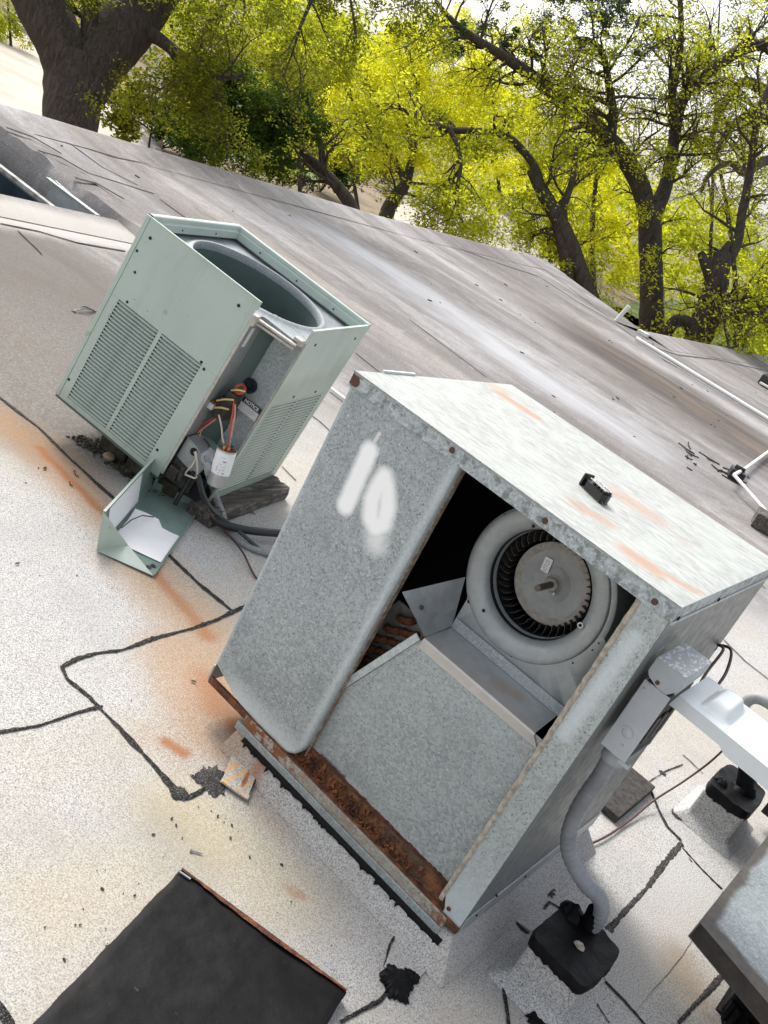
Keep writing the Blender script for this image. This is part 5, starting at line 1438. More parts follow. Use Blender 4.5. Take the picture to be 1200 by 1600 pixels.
# relay block with terminals
kb = [(0.5841, 0.09, 0.372), (0.6082, 0.09, 0.324), (0.5455, 0.09, 0.3371), (0.5948, 0.09, 0.4099)]
MB().box((kb[0][0] - 0.026, 0.075, kb[1][2] - 0.020), (kb[0][0] + 0.026, 0.150, kb[0][2] + 0.018)).build('contactor', M['contactor'], gu, bevel=0.004, **L_)
MB().box((kb[3][0] - 0.022, 0.070, kb[3][2] - 0.028), (kb[3][0] + 0.022, 0.12, kb[3][2] + 0.020)).build('contactor', M['contactor'], gu, bevel=0.006, **L_)
MB().lathe([(0.020, 0), (0.024, 0.003), (0.024, 0.013), (0.019, 0.015), (0.012, 0.010)], frame_z((kb[3][0] + 0.010, 0.100, kb[3][2] + 0.036), (-0.35, -0.75, 0.55)), 28).build('contactor_ring', M['orange_ring'], gu, smooth=True, **L_)
MB().box((kb[2][0] - 0.010, 0.06, kb[2][2] - 0.014), (kb[2][0] + 0.013, 0.10, kb[2][2] + 0.012)).build('relay_plug', M['white_plastic'], gu, bevel=0.002, **L_)
MB().box((kb[2][0] - 0.006, 0.058, kb[2][2] + 0.0125), (kb[2][0] + 0.015, 0.10, kb[2][2] + 0.023)).build('relay_plug_top', M['cap_top'], gu, bevel=0.002, **L_)
for a, b in zip([(0.5583, 0.065, 0.3679), (0.5659, 0.065, 0.3408), (0.5871, 0.065, 0.4368)], [(0.6147, 0.065, 0.4132), (0.6169, 0.065, 0.3703), (0.6362, 0.065, 0.4675)]):
    MB().tube(smooth_path([a, ((a[0] + b[0]) / 2, 0.055, (a[2] + b[2]) / 2 + 0.006), b], 4), 0.0038, 7).build('jumper_wire', M['wire_yellow'], gu, smooth=True, **L_)
def wire(pts, mat, r=0.0032, name='wire', n=6):
    return MB().tube(smooth_path(pts, n), r, 7).build(name, M[mat], gu, smooth=True, **L_)
wire([(0.5786, 0.1, 0.3304), (0.5698, 0.1, 0.2934), (0.5518, 0.1, 0.2553), (0.5403, 0.1, 0.2219), (0.5494, 0.1, 0.1917)], 'wire_red')
wire([(0.5941, 0.085, 0.3413), (0.5846, 0.085, 0.3008), (0.5693, 0.085, 0.2587), (0.5557, 0.085, 0.2238), (0.5521, 0.085, 0.2088)], 'wire_pink')
wire([(0.624, 0.05, 0.4133), (0.6415, 0.05, 0.3762), (0.6544, 0.05, 0.3412), (0.678, 0.05, 0.2992), (0.6916, 0.05, 0.2581)], 'wire_red', 0.0036)
wire([(0.637, 0.04, 0.4126), (0.6578, 0.04, 0.3752), (0.6776, 0.04, 0.3246), (0.6945, 0.04, 0.2834), (0.7006, 0.04, 0.2639)], 'wire_pink', 0.003)
wire([(0.5948, 0.06, 0.3304), (0.6167, 0.06, 0.311), (0.6364, 0.06, 0.2898), (0.6554, 0.06, 0.2649), (0.6775, 0.06, 0.2453)], 'wire_white', 0.0033)
wire([(0.6944, 0.03, 0.3032), (0.7063, 0.03, 0.2944), (0.7103, 0.03, 0.2733)], 'wire_green', 0.003)
wire([(0.6079, 0.09, 0.2076), (0.6276, 0.09, 0.2073), (0.6542, 0.09, 0.2061)], 'wire_green', 0.0032)
wire([(0.5795, 0.09, 0.2012), (0.604, 0.09, 0.1984), (0.6246, 0.09, 0.1863)], 'wire_brown', 0.003)
wire([(0.5535, 0.1, 0.232), (0.5552, 0.1, 0.2085), (0.5613, 0.1, 0.1884)], 'wire_yellow', 0.0025)
wire([(0.581, 0.15, 0.2758), (0.5885, 0.15, 0.2999), (0.5946, 0.15, 0.3107)], 'wire_white', 0.0025)
wire([(0.6056, 0.012, 0.1713), (0.6228, 0.012, 0.154), (0.6254, 0.012, 0.119), (0.6189, 0.012, 0.08281), (0.6233, 0.012, 0.07063)], 'wire_white', 0.0035)
wire([(0.6109, 0.006, 0.1796), (0.6319, 0.006, 0.1562), (0.6561, 0.006, 0.1227), (0.6674, 0.006, 0.09439), (0.6398, 0.006, 0.08191), (0.6207, 0.006, 0.07621)], 'wire_white', 0.0035)
# dual run capacitor hanging in front
ca, cb_ = [(0.7468, 0.005, 0.1266), (0.711, 0.005, 0.2725)]
ca, cb_ = Vector(ca), Vector(cb_); cd = cb_ - ca; mc = frame_z(ca, cd); CL = cd.length; CR = 0.0365
can = MB().lathe([(0.001, 0), (CR * 0.94, 0), (CR, 0.004), (CR, CL * 0.93), (CR + 0.0012, CL * 0.94), (CR + 0.0012, CL * 0.965), (CR * 0.96, CL * 0.97)], mc, 40).build('capacitor', M['alu'], gu, smooth=True, **L_)
MB().lathe([(CR + 0.0005, CL * 0.34), (CR + 0.0006, CL * 0.345), (CR + 0.0006, CL * 0.925), (CR + 0.0005, CL * 0.93)], mc, 48).build('capacitor_wrap', M['paper'], can, smooth=True, **L_)
MB().lathe([(CR * 0.955, CL * 0.969), (CR * 0.93, CL * 0.955), (0.001, CL * 0.957)], mc, 36).build('capacitor_top', M['cap_top'], can, **L_)
inv_ = mc.inverted()
cam_l = GMW.inverted() @ cl
face = math.atan2(*((inv_ @ cam_l).to_2d().yx))
for (da, h0, dw, dh, mt) in ((-0.1, 0.80, 0.55, 0.010, 'ink_grey'), (0.15, 0.69, 0.35, 0.03, 'ink_blue'), (-0.2, 0.62, 0.3, 0.012, 'ink_grey'), (0.25, 0.56, 0.4, 0.010, 'ink_grey'), (-0.45, 0.42, 0.10, 0.14, 'ink_grey'), (-0.1, 0.46, 0.22, 0.025, 'ink_grey'), (0.25, 0.47, 0.25, 0.02, 'ink_grey'), (0.3, 0.39, 0.12, 0.03, 'ink'), (-0.15, 0.39, 0.2, 0.012, 'ink_grey')):
    MB().lathe([(CR + 0.0008, CL * h0), (CR + 0.0008, CL * (h0 + dh))], mc, 6, face + da - dw / 2, face + da + dw / 2).build('capacitor_print', M[mt], can, **L_)
for k, mt in ((0.3, 'copper'), (2.2, 'contactor'), (4.0, 'wire_green'), (-0.6, 'copper')):
    pq = mc @ Vector((math.cos(face + k) * 0.019, math.sin(face + k) * 0.019, CL * 0.955))
    m_ = frame(pq, cd)
    MB().box((-0.006, 0, -0.004), (0.006, 0.017, 0.004), m_).build('capacitor_terminal', M[mt], can, bevel=0.001, **L_)
# whip connector
wc_ = (0.6679, 0, 0.1915)
MB().box((wc_[0] - 0.024, 0.018, wc_[2] - 0.026), (wc_[0] + 0.024, 0.0275, wc_[2] + 0.030)).build('whip_plate', M['flex'], gu, bevel=0.003, **L_)
MB().lathe([(0.001, 0.004), (0.013, 0.004), (0.014, 0.010), (0.026, 0.012), (0.028, 0.006), (0.028, -0.012)], frame_z((wc_[0], 0.004, wc_[2]), (0.05, -1, -0.1)), 28).build('whip_connector', M['fitting'], gu, smooth=True, **L_)
wl = [Vector(q) for q in [(0.6824, -0.012, 0.181), (0.6974, -0.012, 0.1622)]]
# pipes in the valve corner
for q, rr in (((0.64, 0.0), 0.011),):
    MB().tube([(q[0], 0.02 + q[1], 0.10), (q[0] + 0.004, 0.018, 0.05), (q[0] + 0.006, 0.012, 0.0), (q[0] + 0.010, 0.004, -0.05)], rr * 0.8, 10).build('valve_pipe', M['rubber'], gu, smooth=True, **L_)
MB().box((0.555, -0.004, 0.02), (0.60, 0.026, 0.075)).build('service_valve', M['contactor'], gu, bevel=0.005, **L_)
MB().tube([(0.61, -0.01, 0.10), (0.612, -0.006, 0.07), (0.614, 0.004, 0.045)], 0.009, 10).build('service_valve', M['fin_dark'], gu, smooth=True, **L_)

# ------------------------------------------------------------------ cables from the green unit
def cable(name, label, pts, r, mat, cat='cable', ribs=0.0, seg=8):
    p = smooth_path(pts, seg)
    if ribs:
        p = resample(p, 0.0026); rr = [r + ribs * math.sin(i * 2.0944) for i in range(len(p))]
    else: rr = r
    o = MB().tube(p, rr, 12).build(name, M[mat], smooth=True, origin=tuple(Vector(pts[-1])))
    return tag(o, label, cat)
wp = [tuple(gp(q)) for q in wl]
cable('flexible_conduit', 'grey ribbed flexible conduit looping from the green unit across the roof', wp + [(-0.9088, 0.7954, 0.14), (-0.8814, 0.8247, 0.085), (-0.826, 0.8258, 0.05)] + [(-0.7545, 0.8208, 0.012), (-0.6545, 0.8286, 0.012), (-0.5839, 0.8965, 0.012), (-0.4819, 1.016, 0.012)], 0.0145, 'flex', 'conduit', 0.0020)
cable('refrigerant_hose', 'thick black insulated hose curving out of the green unit along the roof', [(-1.015, 0.8285, 0.12), (-0.9558, 0.7992, 0.07), (-0.8689, 0.7707, 0.04)] + [(-0.7655, 0.7706, 0.045), (-0.7063, 0.8587, 0.045), (-0.6634, 1.009, 0.045), (-0.6004, 1.29, 0.045)], 0.0165, 'rubber', 'hose')
cable('green_cable', 'thin dark green cable beside the black hose on the roof', [(-0.8698, 0.6655, 0.2), (-0.8427, 0.7014, 0.13), (-0.8173, 0.7582, 0.07)] + [(-0.7669, 0.8168, 0.04), (-0.6667, 0.8242, 0.04)]+ [(-0.595, 0.8813, 0.012), (-0.4633, 0.9569, 0.012)], 0.0078, 'cable_green')
cable('brown_wire', 'thin brown wire trailing from the green unit over the pale roof', [tuple(gp((0.6708, 0, 0.09539))), (-0.8583, 0.7152, 0.11), (-0.7927, 0.7478, 0.055)] + [(-0.7262, 0.7871, 0.02), (-0.6119, 0.7626, 0.02)]+ [(-0.4772, 0.7166, 0.006), (-0.3679, 0.715, 0.006)], 0.0042, 'wire_brown', 'wire')

# ------------------------------------------------------------------ cover lifted off the control corner
S0 = Vector((-0.735, 0.178, 0.004)); B0 = Vector((-0.568, 0.290, 0.004))
wv = (B0 - S0); lv = Vector((-wv.y, wv.x, 0)).normalized(); wv_n = wv.normalized()
LC, HC, WC = 0.61, 0.145, wv.length
ac = thing('access_cover', 'folded green corner cover lying open on the roof with white wiring sheets inside', 'panel cover', S0)
def ap(i, j, z): q = S0 + wv_n * i + lv * j; return Vector((q.x, q.y, S0.z + z))
ln_ = -0.03     # the upright leans outward a little
def au(j, h): return ap(ln_ * h / HC, j, h)
t = 0.002
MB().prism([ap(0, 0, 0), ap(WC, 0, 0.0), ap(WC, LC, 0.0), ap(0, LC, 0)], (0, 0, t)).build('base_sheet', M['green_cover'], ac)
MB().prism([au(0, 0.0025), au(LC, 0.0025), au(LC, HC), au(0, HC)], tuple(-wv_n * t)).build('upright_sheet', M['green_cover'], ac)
MB().prism([au(0, HC) - wv_n * 0.002, au(LC, HC) - wv_n * 0.002, au(LC, HC) + wv_n * 0.007, au(0, HC) + wv_n * 0.007], (0, 0, t)).build('folded_lip', M['green'], ac)
MB().prism([ap(WC - 0.001, 0, t), ap(WC + 0.003, 0, t), ap(WC + 0.003, LC, t), ap(WC - 0.001, LC, t)], (0, 0, 0.008)).build('folded_lip', M['green_cover'], ac)
f1 = [ap(0, -0.001, 0.001), au(0, HC), ap(0.082, 0.10, 0.012), ]
MB().prism([ap(-0.002, -0.002, 0.0), au(-0.002, HC), ap(0.075, 0.078, 0.026)], tuple(-lv * 0.002)).build('end_gusset', M['green'], ac)
MB().prism([ap(-0.002, -0.002, 0.0), ap(0.076, 0.076, 0.025), ap(WC, -0.002, 0.004)], (0, 0, 0.002)).build('end_gusset', M['green'], ac)
# frame at the far end
MB().box((0, 0, 0), (0.012, 0.003, HC + 0.02), Matrix(((wv_n.x, lv.x, 0, au(LC, 0).x), (wv_n.y, lv.y, 0, au(LC, 0).y), (0, 0, 1, 0.006), (0, 0, 0, 1)))).build('end_flange', M['green_cover'], ac)
MB().box((0.013, 0, 0), (WC + 0.002, 0.003, 0.030), Matrix(((wv_n.x, lv.x, 0, ap(0, LC, 0).x), (wv_n.y, lv.y, 0, ap(0, LC, 0).y), (0, 0, 1, 0.007), (0, 0, 0, 1)))).build('end_flange', M['green_cover'], ac)
def bent(rows, name, par=ac):
    return MB().grid(rows).build(name, M['sheet_print'], par, smooth=True)
def print_mat():
    n = NT('wiring_sheet')
    f = n.noise(1, 2, 0.6, n.scale(n.wpos, (120, 240, 60)))
    c = n.mix(n.math('MULTIPLY', n.rng(f, 0.55, 0.66), 0.28), (0.84, 0.84, 0.85), (0.45, 0.46, 0.52))
    return n.fin(c, 0.6)
M['sheet_print'] = print_mat()
rows = [[tuple(ap(0.012 + (WC - 0.016) * i / 8, 0.10 + 0.24 * j / 10, 0.006 + 0.004 * math.sin(i * 0.7) * (j > 6) + (0.022 * ((j - 7) / 3) ** 2 if j > 7 and i < 5 else 0))) for i in range(9)] for j in range(11)]
bent(rows, 'wiring_sheet')
rows = [[tuple(au(0.06 + 0.36 * j / 8, 0.018 + (HC - 0.03) * i / 5) + wv_n * 0.003) for i in range(6)] for j in range(9)]
bent(rows, 'wiring_sheet')
MB().tube([ap(0.02, 0.16, 0.03), ap(0.03, 0.24, 0.034), ap(0.05, 0.30, 0.036), ap(0.085, 0.335, 0.032)], 0.0022, 6).build('torn_edge', M['wire_brown'], ac)
for q in ((WC - 0.03, 0.04), (WC - 0.02, 0.06)): blob(tuple(ap(q[0], q[1], 0.003)), 0.010, 'soot_mark', 'tar_old', 0.001, 18, 0.9, ac, q[1] * 99)

# ------------------------------------------------------------------ timber, blocks and litter
tm = frame((-0.845, 0.74, 0.0), Vector((-0.135, 0.56, 0)))
rows = []
for j in range(20):
    y = 0.62 * j / 19; row = []
    for (x, z) in ((-0.06, 0.002), (-0.066, 0.03), (-0.058, 0.062), (-0.02, 0.068), (0.0, 0.057), (0.016, 0.064), (0.048, 0.06), (0.058, 0.03), (0.052, 0.002)):
        row.append(tm @ Vector((x + 0.006 * noise.noise(Vector((x * 40, y * 9, z * 30))), y + 0.012 * noise.noise(Vector((x * 50, 3, z * 50))), z * (1 + 0.10 * noise.noise(Vector((x * 60, y * 5, 2)))))))
    rows.append([tuple(q) for q in row])
mb = MB().grid(rows); n9 = len(rows[0]); base = len(mb.v) - n9
mb.f.append(tuple(range(n9))); mb.f.append(tuple(base + k for k in range(n9))[::-1])
tag(mb.build('timber_block', M['wood'], smooth=True), 'split weathered timber under the right corner of the green unit', 'timber')
for k, (x, y, dx, dy, h, rz, lab) in enumerate(((-1.33, 0.70, 0.13, 0.10, 0.080, 20, 'mossy block under the green unit, the outer one'), (-1.185, 0.725, 0.12, 0.10, 0.075, 12, 'mossy block under the green unit, the middle one'), (-1.055, 0.755, 0.10, 0.10, 0.058, 24, 'mossy block under the green unit, nearest its open cover'))):
    m_ = Matrix.Translation((x, y, 0)) @ Matrix.Rotation(R(rz), 4, 'Z')
    o = MB().box((-dx / 2, -dy / 2, 0.001), (dx / 2, dy / 2, h), m_).build('support_block', M['brick_old'], bevel=0.012)
    tag(o, lab, 'block', 'blocks under the green unit')
pk = MB().lathe([(0.0005, 0), (0.02, 0.004), (0.026, 0.016), (0.02, 0.028), (0.0005, 0.032)], Matrix.Translation((-1.285, 0.625, 0.0)), 10)
tag(pk.build('pebble', M['pebble'], smooth=True), 'tan pebble beside the blocks under the green unit', 'stone')
gr_ = MB()
for k in range(320):
    t = random.random(); c = Vector((-1.46 + 0.45 * t, 0.585 + 0.10 * t + abs(random.gauss(0, 0.035)) * random.choice((1, 1, -0.5)), 0.002)); s_ = random.uniform(0.002, 0.009)
    m_ = Matrix.Translation(c) @ Matrix.Rotation(random.uniform(0, 6), 4, Vector((jit(1), jit(1), 1)).normalized())
    gr_.box((-s_, -s_ * 0.7, -s_ * 0.3), (s_, s_ * 0.7, s_ * 0.4), m_)
gr_ = gr_.build('leaf_litter', M['brick_old'], kind='stuff')
# dry leaves
def dry_leaf(p, s, rz, mat, label):
    m_ = Matrix.Translation(p) @ Matrix.Rotation(R(rz), 4, 'Z')
    rows = []
    for j in range(6):
        y = -s + 2 * s * j / 5; w = s * 0.42 * math.sin(math.pi * (j + 0.25) / 5.5)
        rows.append([tuple(m_ @ Vector((x * w, y, 0.003 + 0.25 * s * abs(x) + 0.10 * s * math.sin(j * 1.3)))) for x in (-1, -0.5, 0, 0.5, 1)])
    o = MB().grid(rows).build('dry_leaf', M[mat], smooth=True)
    return tag(o, label, 'leaf', 'dry leaves on the roof')
dry_leaf((-1.197, 0.4085, 0), 0.020, 70, 'leaf_dry', 'reddish dry leaf on the roof below the green unit')
dry_leaf((-1.132, 0.3413, 0), 0.014, 80, 'leaf_dry', 'small orange leaf scrap just below the reddish dry leaf')
dry_leaf((-1.238, 0.2996, 0), 0.013, 30, 'leaf_dark', 'dark dry leaf on the rust run left of the green unit')
dry_leaf((-0.721, -0.1376, 0), 0.010, 10, 'leaf_dark', 'small dark leaf on the pale roof at the left edge')
dry_leaf((-0.08738, 0.06893, 0), 0.009, 120, 'leaf_dark', 'tiny dark leaf on the rust stain beside the tall unit')
dry_leaf((-0.8582, 1.066, 0), 0.013, 100, 'leaf_dry', 'dry leaf beside the weathered timber')
dry_leaf((1.229, 1.249, 0), 0.010, 60, 'leaf_dry', 'small brown leaf on the tar seam by the low box')
sc0, sc1 = [(0.4074, -0.3639, 0.004), (0.431, -0.3417, 0.004)]
mb = MB().tube([sc0, Vector(sc0).lerp(Vector(sc1), 0.8), sc1], [0.0022, 0.0022, 0.0006], 8)
mb.lathe([(0.0001, 0.001), (0.005, 0.001), (0.005, -0.002)], frame_z(sc0, Vector(sc0) - Vector(sc1)), 10)
tag(mb.build('loose_screw', M['screw_grey'], smooth=True), 'loose zinc screw lying on the roof before the tar lid', 'screw')
cr_ = MB()
crumbs = [(0.4875, -0.6759, 0), (0.5186, -0.6936, -2.22e-16), (0.5235, -0.7005, 0), (0.4492, -0.7264, 2.22e-16), (0.4537, -0.7182, 0), (0.3079, -0.3423, 0), (0.3291, -0.3449, 0), (0.3681, -0.3561, 0), (0.3287, -0.4168, 2.22e-16), (0.3929, -0.4382, 2.22e-16), (0.3532, -0.2221, 0), (0.377, -0.2205, 0), (0.3926, -0.2067, 0), (0.4163, -0.2052, 2.22e-16), (0.6438, -0.2312, 0), (0.423, -0.2393, 0), (0.3325, -0.2267, 2.22e-16), (0.3078, -0.2506, 0), (-0.08365, -0.1714, 0), (-0.758, 0.137, 0), (-1.243, 0.2756, 0), (-1.153, 0.165, 0), (-0.283, -0.01951, 0), (-0.2929, 0.2388, 0), (-0.545, 0.101, 0), (-0.6296, 0.0224, 0), (-0.6537, -0.1002, 0), (0.8847, 0.4409, 0), (0.8921, 2.639, 0), (0.9857, 2.672, 0), (0.8268, 2.384, -2.22e-16), (0.6839, 0.08176, 0), (0.6624, 0.06677, 0), (0.6341, 0.07153, 2.22e-16), (0.8573, 0.009733, -2.22e-16), (0.8635, 0.001573, 0), (0.5118, 0.07985, 0), (0.9293, 0.0629, 0), (0.8101, 2.672, 0), (0.9825, 2.574, -2.22e-16), (0.4011, -0.6218, -2.22e-16), (0.5395, -0.672, 0), (0.4483, -0.5676, 2.22e-16), (0.5055, -0.7932, 0), (0.4243, -0.7854, 0), (0.3616, -0.5844, 0), (0.4922, -0.2344, 2.22e-16), (0.5496, -0.1714, -2.22e-16)]
for q in crumbs:
    s_ = random.uniform(0.001, 0.0034)
    m_ = Matrix.Translation((q[0], q[1], 0.002)) @ Matrix.Rotation(random.uniform(0, 6), 4, 'Z')
    cr_.box((-s_ * 1.4, -s_ * 0.7, 0), (s_, s_ * 0.7, s_ * 0.6), m_)
for k in range(260):
    x, y = random.uniform(-2.5, 1.5), random.uniform(-0.9, 2.2); s_ = random.uniform(0.0006, 0.0016)
    m_ = Matrix.Translation((x, y, 0.001)) @ Matrix.Rotation(random.uniform(0, 6), 4, 'Z')
    cr_.box((-s_ * 1.4, -s_ * 0.7, 0), (s_, s_ * 0.7, s_ * 0.6), m_)
for k in range(60):
    x, y = random.uniform(-6.8, -0.4), random.uniform(3.5, 17); s_ = random.uniform(0.006, 0.02)
    m_ = Matrix.Translation((x, y, 0.002)) @ Matrix.Rotation(random.uniform(0, 6), 4, 'Z')
    cr_.box((-s_ * 1.8, -s_ * 0.4, 0), (s_, s_ * 0.4, s_ * 0.4), m_)
cr_.build('grit', M['tar_old'], kind='stuff')
for k, (a, b) in enumerate((((-2.694, 1.448, 0.003), (-2.748, 1.599, 0.003)), ((-2.674, 1.454, 0.003), (-2.757, 1.576, 0.003)))):
    pass
tw = MB()
for k in range(3):
    p0, p1 = [(-2.68, 1.425, 0.004), (-2.737, 1.591, 0.004)]
    a, b = Vector(p0), Vector(p1); n_ = Vector((-(b - a).y, (b - a).x, 0))
    tw.tube(smooth_path([a + n_ * 0.05 * k, a.lerp(b, 0.5) + n_ * (0.10 - 0.08 * k) + Vector((0, 0, 0.02)), b - n_ * 0.04 * k], 6), 0.003, 5)
tag(tw.build('bent_twig', M['rubber'], smooth=True), 'curled dark twig lying left of the green unit', 'twig')

# wire from the open cover down to the roof, and the pair from the side of the unit
o = MB().tube(smooth_path([(1.11, 1.30, 0.50), (1.092, 1.507, 0.33), (1.074, 1.551, 0.2), (1.046, 1.49, 0.1), (1.017, 1.357, 0.035)] + [(1.01, 1.171, 0.012), (0.9981, 0.9701, 0.012), (0.9696, 0.8073, 0.012), (0.9328, 0.7248, 0.012)], 8), 0.0040, 8).build('loose_wire', M['wire_brown'], smooth=True)
tag(o, 'dark red brown wire drooping past the dark pad to behind the fat conduit', 'wire')
w1 = MB()
w1.tube(smooth_path([(0.956, 0.80, 0.815), (1.0, 0.76, 0.84), (1.035, 0.66, 0.815), (1.05, 0.52, 0.80), (1.06, 0.31, 0.88)], 8), 0.0042, 8)
w1.tube(smooth_path([(0.956, 0.80, 0.815), (0.985, 0.75, 0.83), (1.0, 0.62, 0.80), (1.03, 0.42, 0.82), (1.05, 0.30, 0.87)], 8), 0.0042, 8)
tag(w1.build('wire_pair', M['wire_brown'], smooth=True), 'pair of red brown wires looping out of the side of the tall unit', 'wire')

# ------------------------------------------------------------------ far roof fittings
def pipe_run(name, label, pts, r, cat='pipe', mat='pvc'):
    return tag(MB().tube(resample(pts, 0.5), r, 10).build(name, M[mat], smooth=True, origin=tuple(pts[0])), label, cat)
a, b = [(-4.159, 13.05, 0.05), (-1.667, 12.82, 0.05)]
a, b = Vector(a), Vector(b)
pipe_run('conduit_run', 'long white conduit running across the far roof towards the trees', [a - (b - a) * 0.03, b + (b - a) * 0.6], 0.032)
e1 = (-4.209, 13.11, 0.05)
blk = thing('pipe_support', 'black rubber pipe block at the bend of the thin white pipe', 'pipe block', (-0.6913, 7.676, 0))
q0 = Vector((-0.6913, 7.676, 0))
MB().box((-0.07, -0.10, 0.0), (0.07, 0.10, 0.10), Matrix.Translation(q0) @ Matrix.Rotation(R(20), 4, 'Z')).build('block', M['rubber'], blk, bevel=0.008)
MB().box((-0.05, -0.02, 0.1005), (0.05, 0.02, 0.135), Matrix.Translation(q0) @ Matrix.Rotation(R(20), 4, 'Z')).build('strap', M['tar_old'], blk, bevel=0.006)
pa, pb, pc = Vector((-0.6031, 7.184, 0.12)), Vector((-1.038, 10.15, 0.06)), Vector((-0.08229, 6.795, 0.06))
pt = MB()
pt.tube([pa, pa.lerp(pb, 0.3) + Vector((0, 0, -0.03)), pb, pb + (pb - pa) * 0.5], 0.018, 10)
pt.tube([pa, pc, pc + (pc - pa) * 0.6], 0.016, 10)
tag(pt.build('bent_pipe', M['pvc'], smooth=True), 'thin white pipe bending at the black block on the far roof', 'pipe')
wdb = (-0.02399, 6.455, 0)
o = MB().box((-0.10, -0.14, 0.0), (0.14, 0.14, 0.13), Matrix.Translation(wdb) @ Matrix.Rotation(R(15), 4, 'Z')).build('wood_support', M['wood'], bevel=0.01)
tag(o, 'short wood block under the thin white pipe at the right edge', 'block')
scz = MB()
for k in range(16):
    c = Vector(q0) + Vector((-0.25 + jit(0.35), -0.05 + jit(0.4), 0.006)); a = random.uniform(0, 6.28); l = random.uniform(0.04, 0.13)
    d = Vector((math.cos(a), math.sin(a), 0)); n_ = Vector((-d.y, d.x, 0))
    scz.tube([c, c + d * l + n_ * jit(0.03), c + d * l * 2 + n_ * jit(0.06) + Vector((0, 0, 0.01))], 0.007, 5)
scz.build('twig_litter', M['tar_old'], kind='stuff')
vq = Vector((-5.074, 14.08, 2.22e-16))
o = MB().tube([vq, vq + Vector((0.06, 0.02, 0.32))], 0.036, 12).build('vent_pipe', M['pvc'], smooth=True)
tag(o, 'short white vent pipe at the far roof edge by the trees', 'vent pipe')
jq = Vector((-4.622, 14.28, 0))
jb = MB().box((-0.09, -0.08, 0.0), (0.09, 0.08, 0.07), Matrix.Translation(jq)).build('junction_box', M['pvc'], bevel=0.01)
tag(jb, 'small white junction box where the long conduit meets the roof edge', 'junction box')
rv = thing('roof_vent', 'dark low roof vent with a white strip at the right edge by the trees', 'roof vent', (-3.33, 17.99, 0))
vm = Matrix.Translation((-3.197, 17.53, 0)) @ Matrix.Rotation(R(8), 4, 'Z')
MB().box((-0.15, -0.2, 0), (0.5, 0.3, 0.20), vm).build('vent_body', M['tar_old'], rv, bevel=0.03)
MB().box((-0.10, -0.35, 0.02), (0.5, -0.22, 0.06), vm).build('vent_flange', M['pvc'], rv, bevel=0.01)
ws = [(-1.984, 2.825, 0.02), (-1.817, 2.823, 0.02)]
d = Vector(ws[1]) - Vector(ws[0])
pipe_run('drain_pipe', 'white pipe end lying on the roof between the two units', [Vector(ws[0]), Vector(ws[1]) + d * 1.2], 0.011)
# ------------------------------------------------------------------ trees, hedge, fence
def leaf_cloud(name, parent, mat, clumps, size, seed, droop=0.0, aspect=0.45, kind=None, origin=(0, 0, 0)):
    """clumps: list of (centre, radius, count); every leaf its own small folded face"""
    g = np.random.default_rng(seed)
    cen, rad = [], []
    size *= 0.84
    for c, r, n in clumps:
        n = max(2, int(n * 1.8))
        d = g.normal(size=(n, 3)); d /= np.linalg.norm(d, axis=1)[:, None]
        rr = r * g.random((n, 1)) ** 0.42
        cen.append(np.array(c) + d * rr * np.array([1, 1, 0.8]))
    c = np.concatenate(cen); n = len(c)
    u = g.normal(size=(n, 3)); u[:, 2] = u[:, 2] * 0.6 - droop; u /= np.linalg.norm(u, axis=1)[:, None]
    w = np.cross(u, g.normal(size=(n, 3))); w /= np.linalg.norm(w, axis=1)[:, None]
    s = size * (0.6 + 0.8 * g.random((n, 1)))
    v = np.stack([c - u * s, c + w * s * aspect, c + u * s, c - w * s * aspect], 1).reshape(-1, 3) - np.array(origin)
    me = bpy.data.meshes.new(name)
    me.vertices.add(4 * n); me.vertices.foreach_set('co', v.astype(np.float32).ravel())
    me.loops.add(4 * n); me.loops.foreach_set('vertex_index', np.arange(4 * n, dtype=np.int32))
    me.polygons.add(n); me.polygons.foreach_set('loop_start', np.arange(0, 4 * n, 4, dtype=np.int32)); me.polygons.foreach_set('loop_total', np.full(n, 4, np.int32))
    me.update(calc_edges=True); me.materials.append(mat)
    o = bpy.data.objects.new(name, me); COL.objects.link(o)
    if parent is not None:
        o.parent = parent
        o.matrix_local = wmat(parent).inverted() @ Matrix.Translation(origin)
    else: o.location = origin
    if kind: o['kind'] = kind
    return o

